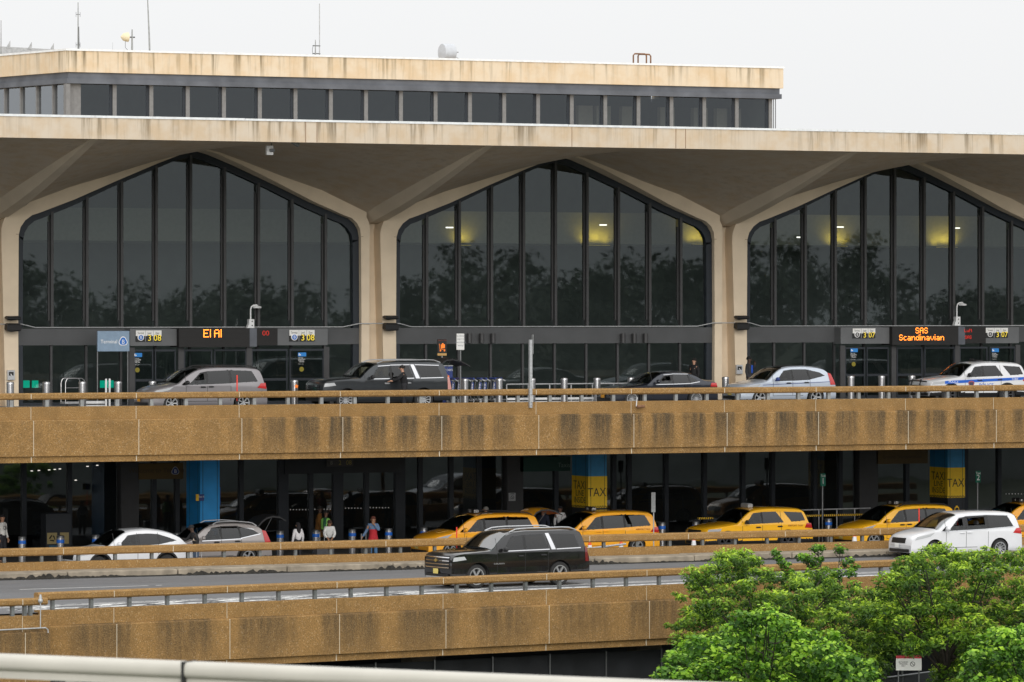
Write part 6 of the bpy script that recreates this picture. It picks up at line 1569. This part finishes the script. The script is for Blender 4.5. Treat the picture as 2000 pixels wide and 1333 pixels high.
# ================================================================= people
def skin_mesh(V, E, R, sub=1):
    me = bpy.data.meshes.new('s'); me.from_pydata(V, E, []); ob = bpy.data.objects.new('s', me); COL.objects.link(ob)
    md = ob.modifiers.new('k', 'SKIN'); md.use_smooth_shade = True
    sv = me.skin_vertices[0].data
    for i, r in enumerate(R): sv[i].radius = r if isinstance(r, tuple) else (r, r)
    sv[0].use_root = True
    m2 = ob.modifiers.new('u', 'SUBSURF'); m2.levels = sub; m2.render_levels = sub
    dg = bpy.context.evaluated_depsgraph_get(); r = bpy.data.meshes.new_from_object(ob.evaluated_get(dg))
    vs = [tuple(v.co) for v in r.vertices]; fs = [tuple(p.vertices) for p in r.polygons]
    bpy.data.objects.remove(ob); bpy.data.meshes.remove(me); bpy.data.meshes.remove(r); return vs, fs
SK = {k: plain('skin_'+k, v, .6, var=.05) for k, v in dict(light=(.50, .28, .19), tan=(.38, .2, .12), brown=(.16, .08, .05), dark=(.07, .038, .025)).items()}
_cm = {}
def cloth(c):
    if c not in _cm: _cm[c] = plain('cloth_%d' % len(_cm), c, .85, var=.12, vs=9)
    return _cm[c]
def person(loc, rz, label, skin='tan', shirt=(.1, .1, .1), trousers=(.03, .03, .04), hair=(.01, .008, .006), H=1.75, pose=None, cap=None, longhair=0, jacket=None, sit=False, bend=0, head_turn=0, dress=None, group=None):
    """local frame: x forward, y left, z up; rz = heading of x"""
    k = H/1.75
    J = dict(pelvis=(0, 0, .95), belly=(0, 0, 1.1), chest=(.01, 0, 1.3), neck=(.0, 0, 1.47), chin=(.015, 0, 1.555), mid=(.012, 0, 1.63), crown=(0, 0, 1.70),
             lsh=(0, .17, 1.41), lel=(-.03, .23, 1.14), lwr=(.06, .24, .9), lha=(.09, .235, .82), rsh=(0, -.17, 1.41), rel=(-.03, -.23, 1.14), rwr=(.06, -.24, .9), rha=(.09, -.235, .82),
             lhi=(0, .09, .9), lkn=(.03, .1, .5), lan=(-.01, .105, .1), lto=(.14, .12, .04), rhi=(0, -.09, .9), rkn=(.03, -.1, .5), ran=(-.01, -.105, .1), rto=(.14, -.12, .04))
    if sit: J.update(lkn=(.44, .12, .98), rkn=(.44, -.12, .98), lan=(.6, .12, .6), ran=(.6, -.12, .6), lto=(.72, .12, .55), rto=(.72, -.12, .55))
    if pose: J.update(pose)
    if bend:
        q = math.radians(bend); c, s = math.cos(q), math.sin(q)
        for n in ('belly', 'chest', 'neck', 'chin', 'mid', 'crown', 'lsh', 'lel', 'rsh', 'rel')+(('lwr', 'lha', 'rwr', 'rha') if not pose or 'lwr' not in pose else ()):
            x, y, z = J[n]; dz = z-.95; J[n] = (x*c+dz*s, y, .95+dz*c-x*s)
    J = {n: tuple(v*k for v in p) for n, p in J.items()}
    Rr = dict(pelvis=(.145, .12), belly=(.135, .1), chest=(.155, .115), neck=.058, chin=.066, mid=(.078, .096), crown=(.06, .07), lsh=.062, lel=.043, lwr=.03, lha=(.04, .022), rsh=.062, rel=.043, rwr=.03, rha=(.04, .022), lhi=.088, lkn=.058, lan=.042, lto=.036, rhi=.088, rkn=.058, ran=.042, rto=.036)
    E = [('pelvis', 'belly'), ('belly', 'chest'), ('chest', 'neck'), ('neck', 'chin'), ('chin', 'mid'), ('mid', 'crown'), ('chest', 'lsh'), ('lsh', 'lel'), ('lel', 'lwr'), ('lwr', 'lha'), ('chest', 'rsh'), ('rsh', 'rel'), ('rel', 'rwr'), ('rwr', 'rha'),
         ('pelvis', 'lhi'), ('lhi', 'lkn'), ('lkn', 'lan'), ('lan', 'lto'), ('pelvis', 'rhi'), ('rhi', 'rkn'), ('rkn', 'ran'), ('ran', 'rto')]
    def sk(names, grow=0, over=None):
        ns = [n for n in names]; ix = {n: i for i, n in enumerate(ns)}
        ed = [(ix[a], ix[b]) for a, b in E if a in ix and b in ix]
        R_ = []
        for n in ns:
            r = (over or {}).get(n, Rr[n]); r = r if isinstance(r, tuple) else (r, r); R_.append(((r[0]+grow)*k, (r[1]+grow)*k))
        return skin_mesh([J[n] for n in ns], ed, R_)
    root = empty('person', loc, rz, label, 'person', group)
    b = MB(); b.add(*sk(list(J), 0, dict(chest=(.115, .075), belly=(.1, .07), pelvis=(.11, .085), lsh=.045, rsh=.045)), 0)
    # hands: palm already in the surface; five fingers each
    for s in ('l', 'r'):
        w_, h_ = Vector(J[s+'wr']), Vector(J[s+'ha']); d = (h_-w_).normalized(); side = Vector((0, 0, 1)).cross(d)
        side = side.normalized() if side.length > .1 else Vector((1, 0, 0)); up = d.cross(side)
        for i, (o_, ln) in enumerate(((-.027, .07), (-.009, .082), (.009, .078), (.027, .062))):
            p = h_+side*o_*k; b.tube([p, p+d*ln*.5*k-up*.006, p+d*ln*k-up*.028*k], [.0095*k, .009*k, .006*k], 6)
        p = w_+(h_-w_)*.4+side*.03*k; b.tube([p, p+side*.028*k+d*.035*k, p+side*.03*k+d*.07*k], [.011*k, .01*k, .007*k], 6)
    m_, cr = Vector(J['mid']), Vector(J['crown']); up = (cr-m_).normalized(); fw = Vector((1, 0, 0)); ht = Matrix.Rotation(math.radians(head_turn), 3, 'Z'); fw = ht @ fw; fw = (fw-up*fw.dot(up)).normalized(); lf_ = up.cross(fw)
    def hp(f, l, u): return tuple(m_+fw*f*k+lf_*l*k+up*u*k)
    b.tube([hp(.085, 0, .01), hp(.115, 0, -.02), hp(.09, 0, -.03)], [.01*k, .014*k, .01*k], 6)
    for s in (-1, 1):
        b.ball(hp(.0, s*.088, -.01), (.018*k, .012*k, .03*k)); b.ball(hp(.09, s*.032, .012), .011*k, 1, 8, 6)
    b.ball(hp(.09, 0, -.055), (.008*k, .024*k, .007*k), 2, 8, 6)
    b.build('body', [SK[skin], M['blk'], plain('lips', (.25, .08, .07), .5, var=0)], root, 60)
    hs_ = MB()
    if cap is None or longhair:
        hs_.T = Matrix.Translation(Vector(hp(-.012, 0, .025))) @ (Matrix((fw, lf_, up)).transposed().to_4x4()); hs_.ball((0, 0, 0), (.112*k, .1*k, .112*k), 0, 14, 9, z0=-.15)
        if longhair: hs_.T = None; hs_.tube([hp(-.05, 0, .05), hp(-.09, 0, -.08), hp(-.11, 0, -.2), hp(-.11, 0, -.2-longhair)], [.08*k, .095*k, .1*k, .05*k], 10)
        hs_.T = None; hs_.build('hair', cloth(hair), root, 60)
    if cap:
        t = MB(); t.T = Matrix.Translation(Vector(hp(-.005, 0, .03))) @ (Matrix((fw, lf_, up)).transposed().to_4x4()); t.ball((0, 0, 0), (.11*k, .1*k, .1*k), 0, 14, 8, z0=-.05)
        t.lathe([(0, .005), (.085*k, 0), (.085*k, -.012), (0, -.01)], (.09*k, 0, .0), 'z', 16); t.build('cap', cloth(cap), root, 60)
    if dress:
        t = MB(); px_, pz = J['pelvis'][0], J['pelvis'][2]; t.lathe([(.16, 1.25*k), (.15, 1.08*k), (.19, .9*k), (.24, .6*k), (.235, .6*k)], (px_, 0, 0), 'z', 18); t.build('dress', cloth(dress), root, 50)
    t = MB(); t.add(*sk(['pelvis', 'belly', 'chest', 'neck', 'lsh', 'lel', 'lwr', 'rsh', 'rel', 'rwr'], .02, dict(neck=.045, pelvis=(.145, .12)))); t.build('jacket' if jacket else 'shirt', cloth(jacket or shirt), root, 60)
    if jacket:
        t = MB(); c_ = Vector(J['chest']); t.box(c_.x+.1*k, c_.x+.142*k, -.05, .05, J['belly'][2]-.02, J['chest'][2]+.1); t.build('shirt', cloth(shirt), root)
    t = MB(); t.add(*sk(['belly', 'pelvis', 'lhi', 'lkn', 'lan', 'rhi', 'rkn', 'ran'], .018)); t.build('trousers', cloth(trousers), root, 60)
    for s in ('l', 'r'):
        a, c = Vector(J[s+'an']), Vector(J[s+'to']); t = MB(); t.tube([a-(c-a)*.3+Vector((0, 0, -.03)), a+Vector((0, 0, -.03)), c], [.04*k, .05*k, .036*k], 10); t.build('shoe', M['blk'], root, 60)
    return root
R_ = math.radians
# upper road
Y = 170.3; x = at(790, Y)
person((x, Y, 5.75), R_(150), 'man in a black suit reaching for the door handle of the dark grey SUV', 'light', jacket=(.012, .012, .014), trousers=(.015, .015, .018), H=1.80, shirt=(.02, .02, .02),
       pose=dict(rsh=(.03, -.17, 1.40), rel=(.28, -.2, 1.22), rwr=(.52, -.16, 1.13), rha=(.6, -.15, 1.12), lsh=(.03, .17, 1.40), lel=(.22, .22, 1.2), lwr=(.44, .1, 1.12), lha=(.52, .08, 1.12), chest=(.04, 0, 1.3), neck=(.06, 0, 1.47), chin=(.1, 0, 1.54), mid=(.1, 0, 1.62), crown=(.09, 0, 1.69)))
Y = 175.6; person((at(1463, Y), Y, 5.9), R_(-50), 'man in dark jacket and blue shirt holding a phone beside the column', 'dark', jacket=(.03, .03, .035), shirt=(.02, .1, .55), H=1.85, hair=(.005, .005, .005),
       pose=dict(lel=(.08, .25, 1.2), lwr=(.2, .14, 1.42), lha=(.2, .11, 1.5)))
Y = 176.6; person((at(1356, Y), Y, 5.9), R_(200), 'person in black with dark hair standing before the middle arch glass', 'light', shirt=(.012, .012, .014), H=1.78, longhair=.05)
# drivers
def driver(root, info, label, skin, shirt, cap=None):
    D = info['D']; xx = D['seams'][1]-.42; zb = info['belt']-.3-.95
    lx, ly = xx, -.40; c, s = math.cos(root.rotation_euler.z), math.sin(root.rotation_euler.z)
    p = person((root.location.x+lx*c-ly*s, root.location.y+lx*s+ly*c, root.location.z+zb), root.rotation_euler.z+math.pi, label, skin, shirt=shirt, H=1.68, sit=True, cap=cap,
           pose=dict(lel=(.2, .2, 1.2), lwr=(.4, .14, 1.3), lha=(.46, .13, 1.32), rel=(.2, -.2, 1.2), rwr=(.4, -.14, 1.3), rha=(.46, -.13, 1.32), lkn=(.44, .12, .9), rkn=(.44, -.12, .9), lan=(.6, .12, .7), ran=(.6, -.12, .7), lto=(.7, .12, .68), rto=(.7, -.12, .68)))
    return p
driver(silver_van, si, 'driver with short hair seated at the open window of the silver minivan', 'light', (.2, .2, .22))
driver(bmw, bi, 'driver in dark top seated at the open window of the sedan', 'light', (.02, .025, .03))
driver(pac, pai, 'driver seated at the open window of the white minivan', 'tan', (.03, .03, .035))
# lower level
GZ = .15
Y = 168.6
w1 = person((at(4, Y), Y, GZ), R_(-60), 'man in white sweatshirt with black print at the far left edge', 'tan', shirt=(.68, .67, .64), trousers=(.02, .02, .025), H=1.86, cap=(.01, .01, .012))
t = MB(); t.text('QB', (0, 0, 0), .14, 0, dir='y', ex=.0001); t.v = [(x+.17, -y, z+1.36) for x, y, z in t.v]; t.build('chest_print', M['blk'], w1)
Y = 162.35
mh = person((at(384, Y), Y, 0), R_(175), 'man in black hoodie and cap leaning over a suitcase behind the white crossover', 'dark', shirt=(.012, .012, .013), trousers=(.06, .09, .14), H=1.80, cap=(.008, .008, .01), bend=16,
       pose=dict(rsh=(.0, -.17, 1.42), rel=(.2, -.25, 1.25), rwr=(.45, -.3, 1.18), rha=(.5, -.3, 1.14), lsh=(0, .17, 1.41), lel=(-.05, .26, 1.16), lwr=(.12, .24, .98), lha=(.18, .22, .92)))
t = MB(); t.text('ATL', (0, 0, 0), .1, 0, dir='x', ex=.0001); tt_ = Matrix.Translation((.1, .2, 1.22)) @ Matrix.Rotation(math.pi, 4, 'Z'); t.v = [tuple(tt_ @ Vector(p)) for p in t.v]; t.build('chest_print', plain('print_cream', (.6, .5, .4), .6, var=0), mh)
Y = 166.3
person((at(582, Y), Y, 0), R_(95), 'woman seen from behind with long black hair and white tee', 'light', shirt=(.68, .66, .68), trousers=(.015, .015, .018), H=1.58, longhair=.28, hair=(.012, .01, .012))
Y = 170.5
person((at(624, Y), Y, GZ), R_(-20), 'tall person in a long brown coat behind the white jacket woman', 'dark', shirt=(.2, .085, .015), trousers=(.02, .02, .02), H=1.86, hair=(.01, .008, .006), dress=(.18, .08, .015))
Y = 169.6; vp = person((at(636, Y), Y, GZ), R_(-30), 'worker in green reflective vest and black cap, beside the brown coat', 'brown', shirt=(.02, .1, .05), trousers=(.02, .02, .03), H=1.72, cap=(.01, .01, .01))
t = MB(); t.lathe([(.185, .98), (.19, 1.15), (.19, 1.36), (.12, 1.42)], (.0, 0, 0), 'z', 16); t.build('reflective_vest', plain('vest_green', (.25, .6, .12), .6, var=0), vp, 50)
Y = 167.2; person((at(643, Y), Y, 0), R_(-110), 'woman in white hooded jacket bending over a dark suitcase', 'tan', shirt=(.72, .72, .71), trousers=(.015, .015, .018), hair=(.05, .025, .015), H=1.66, longhair=.06, bend=22,
       pose=dict(lsh=(0, .17, 1.41), lel=(.12, .22, 1.16), lwr=(.32, .12, .98), lha=(.36, .08, .93), rsh=(0, -.17, 1.41), rel=(.12, -.22, 1.16), rwr=(.32, -.1, .98), rha=(.36, -.06, .93)))
Y = 166.6; person((at(729, Y), Y, 0), R_(-120), 'woman in red dress and denim shirt with reddish hair, hand at her mouth', 'tan', shirt=(.12, .2, .34), trousers=(.08, .18, .33), hair=(.12, .035, .02), H=1.74, longhair=.12, dress=(.45, .02, .03),
       pose=dict(lel=(.1, .23, 1.2), lwr=(.2, .08, 1.42), lha=(.16, .03, 1.47), rel=(-.02, -.28, 1.15), rwr=(.05, -.42, .95), rha=(.07, -.46, .88)))
Y = 169.8; person((at(949, Y), Y, GZ), R_(160), 'grey haired man in red top behind the roof of the leftmost taxi', 'tan', shirt=(.5, .02, .02), hair=(.25, .24, .22), H=1.72)
Y = 168.5; person((at(1060, Y), Y, 0), R_(60), 'man in white cap and dark navy top at the raised taxi tailgate', 'brown', shirt=(.015, .02, .04), cap=(.65, .65, .65), H=1.84)
Y = 169.6; person((at(1094, Y), Y, GZ), R_(-100), 'man in black cap and white tee leaning behind the middle taxi', 'brown', shirt=(.68, .68, .68), cap=(.012, .012, .016), H=1.7)
Y = 177.0
# luggage
def suitcase(loc, rz, lab, m, w_=.42, h=.62, d=.26):
    e = empty('suitcase', loc, rz, lab, 'suitcase'); o = MB(); o.box(-w_/2, w_/2, -d/2, d/2, .05, h+.05, bv=.04); o.build('shell', m, e)
    o = MB(); o.tube([(-.1, d/2-.04, h+.05), (-.1, d/2-.04, h+.45), (.1, d/2-.04, h+.45), (.1, d/2-.04, h+.05)], .012, 6); o.build('handle', M['galv'], e, 40)
    for x in (-w_/2+.06, w_/2-.06): o = MB(); o.lathe([(0, -.02), (.03, -.02), (.03, .02), (0, .02)], (x, 0, .03), 'y', 12); o.build('wheel', M['blk'], e)
Y = 161.9; suitcase((at(391, Y), Y, 0), .1, 'pale pink patterned suitcase held by the man in the black hoodie', plain('pink_case', (.5, .36, .4), .5, var=.4, vs=14), h=.5)
Y = 166.7; suitcase((at(632, Y), Y, 0), .1, 'large dark grey suitcase under the hands of the white jacket woman', plain('grey_case', (.06, .06, .065), .5, var=.1), .75, .72, .32)
Y = 166.6; suitcase((at(712, Y), Y, 0), 0, 'black suitcase beside the woman in the red dress', plain('black_case', (.02, .02, .02), .5, var=.1))
# ================================================================= trees
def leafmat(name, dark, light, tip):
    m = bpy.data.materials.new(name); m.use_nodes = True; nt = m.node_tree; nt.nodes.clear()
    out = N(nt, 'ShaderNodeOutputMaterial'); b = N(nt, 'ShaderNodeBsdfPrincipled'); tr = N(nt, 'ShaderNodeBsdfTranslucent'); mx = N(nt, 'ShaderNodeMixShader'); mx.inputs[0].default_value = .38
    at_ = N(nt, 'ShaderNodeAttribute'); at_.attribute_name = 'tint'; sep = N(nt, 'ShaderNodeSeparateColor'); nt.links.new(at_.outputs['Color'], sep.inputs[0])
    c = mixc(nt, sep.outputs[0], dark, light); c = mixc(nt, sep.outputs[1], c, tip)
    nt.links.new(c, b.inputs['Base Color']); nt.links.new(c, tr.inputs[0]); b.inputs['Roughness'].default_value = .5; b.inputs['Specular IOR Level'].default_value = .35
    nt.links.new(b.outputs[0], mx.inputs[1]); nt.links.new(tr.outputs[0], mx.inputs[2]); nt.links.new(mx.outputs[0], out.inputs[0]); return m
M['leafA'] = leafmat('fine_leaves', (.028, .075, .014), (.23, .44, .026), (.60, .82, .065))
M['leafC'] = leafmat('broad_leaves', (.03, .09, .016), (.20, .46, .026), (.52, .80, .07))
RG = np.random.default_rng(5)
def leaves(clumps, kind, per, size):
    """clumps: (centre, radius, flat, tipness: young growth and painted highlight)"""
    P = []; Nn = []; T = []; S = []
    for c, r, flat, tip in clumps:
        n = max(20, int(per*r*r/.25))
        d = RG.normal(size=(n, 3)); d /= np.linalg.norm(d, axis=1)[:, None]; rad = RG.random(n)**.45
        q = d*rad[:, None]*r; q[:, 2] *= flat
        P.append(q+np.array(c)); up = d*.55+np.array([0, 0, .75])+RG.normal(size=(n, 3))*.45; Nn.append(up/np.linalg.norm(up, axis=1)[:, None])
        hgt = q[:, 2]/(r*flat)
        t0 = np.clip(.34+.40*hgt+RG.normal(size=n)*.18+(tip-.5)*.35, 0, 1); t1 = np.clip((hgt*.5+rad*.5-.55+(tip-.5)*.5+RG.normal(size=n)*.16)*1.75, 0, .95)  # undersides darker, tops lighter: lit look put into the tint, plus young tips
        T.append(np.stack([t0, t1], 1)); S.append(size*(.5+.9*RG.random(n)))
    P = np.concatenate(P); Nn = np.concatenate(Nn); T = np.concatenate(T); S = np.concatenate(S); n = len(P)
    a = np.cross(Nn, RG.normal(size=(n, 3))); a /= np.linalg.norm(a, axis=1)[:, None]; b = np.cross(Nn, a)
    if kind == 'A': l, w = 1.25, .42
    else: l, w = .95, .8
    A = a*S[:, None]*l*.5; B = b*S[:, None]*w*.5
    V = np.stack([P-A, P-A*.1+B, P+A, P-A*.1-B+Nn*S[:, None]*.08], 1).reshape(-1, 3)
    return V, T, n
def tree(label, px, dbase, crown, kind, per, size, limbs, trunk_r=.11, extra=()):
    X, Y_ = ray(px, dbase); root = empty('tree', (X, Y_, -5), 0, label, 'tree', 'trees below the ramp wall')
    cl = []
    inv = Vector((X, Y_, -5))
    for (p, q, dd, rpx, flat, tip) in crown:
        d = dbase+dd; x, y = ray(p, d); z = ZC-(q-HY)/F*d; cl.append(((x-X, y-Y_, z+5), rpx*d/F, flat, tip))
    V, T, n = leaves(cl, kind, per, size)
    me = bpy.data.meshes.new('crown'); me.vertices.add(len(V)); me.vertices.foreach_set('co', V.ravel()); me.loops.add(4*n); me.loops.foreach_set('vertex_index', np.arange(4*n)); me.polygons.add(n); me.polygons.foreach_set('loop_start', np.arange(0, 4*n, 4)); me.polygons.foreach_set('loop_total', np.full(n, 4))
    me.update(); ca = me.color_attributes.new('tint', 'FLOAT_COLOR', 'POINT'); col = np.ones((n, 4, 4)); col[:, :, 0] = T[:, None, 0]; col[:, :, 1] = T[:, None, 1]; ca.data.foreach_set('color', col.ravel())
    me.materials.append(M['leafA' if kind == 'A' else 'leafC']); ob = bpy.data.objects.new('crown', me); COL.objects.link(ob); ob.parent = root
    # trunk and limbs reaching to clumps
    tb_ = MB(); top = Vector((0, 0, limbs[0])); tb_.tube([(0, 0, 0), (.05, 0, limbs[0]*.5), top], [trunk_r, trunk_r*.85, trunk_r*.7], 10)
    tb_.build('trunk', M['bark'], root, 60)
    lb = MB(); big = sorted(cl, key=lambda c: -c[1])[:limbs[1]]
    for c, r, fl, tp in big:
        e = Vector(c); m = top.lerp(e, .5)+Vector((RG.normal()*.15, RG.normal()*.15, -.25*(e-top).length*.3)); s = top-Vector((0, 0, random.uniform(0, limbs[0]*.35)))
        lb.tube([s, s.lerp(m, .5)+Vector((0, 0, .05)), m, e], [trunk_r*.5, trunk_r*.38, trunk_r*.25, .012], 6)
        for _ in range(4):
            dv = Vector(RG.normal(size=3)); dv.z = abs(dv.z)*.4; dv = dv.normalized()*r*.85; s2 = m.lerp(e, random.uniform(.3, 1)); lb.tube([s2, s2+dv*.6+Vector((0, 0, .04)), e+dv], [.02, .014, .006], 5)
    lb.build('limbs', M['bark'], root, 60)
    return root
def fill(poly, n, rr, dd, flat, tipf, seed):
    """random clumps inside an outline (pixel polygon), each at its own depth"""
    g = random.Random(seed); xs = [p[0] for p in poly]; ys = [p[1] for p in poly]; out = []
    def inside(x, y):
        c = False; j = len(poly)-1
        for i in range(len(poly)):
            xi, yi = poly[i]; xj, yj = poly[j]
            if (yi > y) != (yj > y) and x < (xj-xi)*(y-yi)/(yj-yi)+xi: c = not c
            j = i
        return c
    tries = 0
    while len(out) < n and tries < 20000:
        tries += 1
        x, y = g.uniform(min(xs), max(xs)), g.uniform(min(ys), max(ys))
        if not inside(x, y): continue
        r = g.uniform(*rr)
        if any((x-o[0])**2+(y-o[1])**2 < (.36*(r+o[3]))**2 for o in out) and tries < 6000: continue
        out.append((x, y, g.uniform(*dd), r, flat, min(1, max(0, tipf+g.uniform(-.35, .35)))))
    return out
# A: fine leaved tree, left of the group, spreading layered crown
polyA = [(1330, 1120), (1365, 1160), (1330, 1215), (1320, 1290), (1420, 1345), (1700, 1345), (1760, 1250), (1740, 1160), (1650, 1150), (1600, 1120), (1500, 1130), (1470, 1085), (1420, 1080), (1395, 1110)]
crA = fill(polyA, 210, (14, 34), (-4, 5), .68, .45, 1)+[(1425, 1092, 0, 20, .7, .8), (1408, 1085, 0, 13, .7, .8), (1448, 1082, 0, 9, .7, .8), (1478, 1100, 1, 18, .7, .6), (1500, 1118, 0, 20, .6, .8), (1330, 1168, -1, 14, .6, .8), (1318, 1160, 0, 8, .6, .9), (1355, 1145, 0, 20, .5, .85), (1375, 1200, -2, 28, .45, .9), (1320, 1225, 0, 14, .6, .5), (1303, 1222, 0, 9, .6, .6), (1375, 1135, 0, 18, .5, .7), (1560, 1140, 0, 26, .5, .85), (1590, 1160, 0, 24, .5, .9), (1520, 1165, -1, 26, .45, .9), (1640, 1185, 0, 24, .5, .9)]
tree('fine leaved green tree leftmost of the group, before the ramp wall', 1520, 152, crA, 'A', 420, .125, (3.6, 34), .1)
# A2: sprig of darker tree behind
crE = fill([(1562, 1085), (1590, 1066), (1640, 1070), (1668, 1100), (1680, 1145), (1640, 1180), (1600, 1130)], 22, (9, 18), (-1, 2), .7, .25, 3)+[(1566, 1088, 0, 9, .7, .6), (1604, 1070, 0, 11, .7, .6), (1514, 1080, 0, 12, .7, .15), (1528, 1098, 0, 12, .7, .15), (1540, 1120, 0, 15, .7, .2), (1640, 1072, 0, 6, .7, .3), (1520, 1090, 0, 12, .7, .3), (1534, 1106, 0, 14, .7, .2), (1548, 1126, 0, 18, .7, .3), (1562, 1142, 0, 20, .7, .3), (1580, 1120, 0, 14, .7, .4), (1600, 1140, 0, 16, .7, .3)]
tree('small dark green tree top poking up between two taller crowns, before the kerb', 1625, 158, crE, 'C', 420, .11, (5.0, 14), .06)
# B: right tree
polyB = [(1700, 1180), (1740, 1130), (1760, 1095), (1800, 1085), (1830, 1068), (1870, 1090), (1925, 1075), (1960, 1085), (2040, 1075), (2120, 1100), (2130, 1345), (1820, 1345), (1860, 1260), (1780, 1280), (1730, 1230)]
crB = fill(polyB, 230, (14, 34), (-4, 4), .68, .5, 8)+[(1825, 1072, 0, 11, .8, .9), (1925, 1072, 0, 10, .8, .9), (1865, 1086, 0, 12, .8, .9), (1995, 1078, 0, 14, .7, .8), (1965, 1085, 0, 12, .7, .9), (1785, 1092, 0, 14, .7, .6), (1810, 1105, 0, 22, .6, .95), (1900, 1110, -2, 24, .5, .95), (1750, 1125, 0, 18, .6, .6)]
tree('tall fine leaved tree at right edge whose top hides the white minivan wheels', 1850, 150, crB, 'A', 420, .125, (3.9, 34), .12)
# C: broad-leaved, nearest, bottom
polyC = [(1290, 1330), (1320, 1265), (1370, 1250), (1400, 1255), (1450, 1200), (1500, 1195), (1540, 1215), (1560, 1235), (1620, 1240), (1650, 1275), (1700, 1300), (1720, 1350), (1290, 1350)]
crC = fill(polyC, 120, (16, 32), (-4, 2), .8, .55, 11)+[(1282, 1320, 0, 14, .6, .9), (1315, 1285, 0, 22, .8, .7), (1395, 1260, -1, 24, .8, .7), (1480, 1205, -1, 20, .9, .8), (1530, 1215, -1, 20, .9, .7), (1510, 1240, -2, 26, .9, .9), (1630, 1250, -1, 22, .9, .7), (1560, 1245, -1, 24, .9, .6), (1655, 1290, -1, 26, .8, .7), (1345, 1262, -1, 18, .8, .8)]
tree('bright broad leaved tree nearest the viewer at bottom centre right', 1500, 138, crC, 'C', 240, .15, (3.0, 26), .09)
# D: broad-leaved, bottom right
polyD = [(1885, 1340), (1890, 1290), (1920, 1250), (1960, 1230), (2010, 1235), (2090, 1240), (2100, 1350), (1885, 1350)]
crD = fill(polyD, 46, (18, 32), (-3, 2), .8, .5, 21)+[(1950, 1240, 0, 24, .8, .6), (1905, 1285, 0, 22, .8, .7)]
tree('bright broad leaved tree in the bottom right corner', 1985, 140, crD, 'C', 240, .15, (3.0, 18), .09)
# far wood and low concrete garage behind the viewer, mirrored in the glass
gA = fill([(0, 0), (1, 0), (1, 1), (0, 1)], 1, (1, 1), (0, 0), 1, 1, 1)
vs = []; n = 3200
P = np.stack([RG.uniform(20, 420, n), RG.uniform(-210, -150, n), np.zeros(n)], 1); top_ = 12.5+3*np.sin(P[:, 0]*.05)+2*np.sin(P[:, 0]*.17+1)+1.2*np.sin(P[:, 0]*.41)
P[:, 2] = -5+(top_+5)*RG.random(n)**.6
cw = [((p[0], p[1], p[2]), 3.2, .8, .3) for p in P[::2]]
V, T, m_ = leaves(cw, 'C', 3.0, .85)
me = bpy.data.meshes.new('wood'); me.vertices.add(len(V)); me.vertices.foreach_set('co', V.ravel()); me.loops.add(4*m_); me.loops.foreach_set('vertex_index', np.arange(4*m_)); me.polygons.add(m_); me.polygons.foreach_set('loop_start', np.arange(0, 4*m_, 4)); me.polygons.foreach_set('loop_total', np.full(m_, 4)); me.update()
me.materials.append(plain('far_foliage', (.10, .125, .085), .8, var=.3, vs=.2)); ob = bpy.data.objects.new('distant_wood', me); COL.objects.link(ob); tag(ob, 'distant wood reflected in the terminal glass', kind='stuff')
e = empty('parking_garage', (170, -20, -5), 0, 'low open parking garage of pale concrete decks seen only as bands in the dark glass', 'garage')
for k, z in enumerate((0.2, 3.2, 6.2)):
    o = MB(); o.box(-130, 150, 0, 1, z+2.2, z+3.0); o.build('deck_edge', M['kerb'], e)
o = MB()
for i in range(20): o.box(-125+14*i, -124+14*i, .5, 1.5, 0, 9)
o.box(-130, 150, 25, 26, 0, 9.2); o.build('structure_frame', M['inter'], e)
for nm in ('person', 'tree'): pass
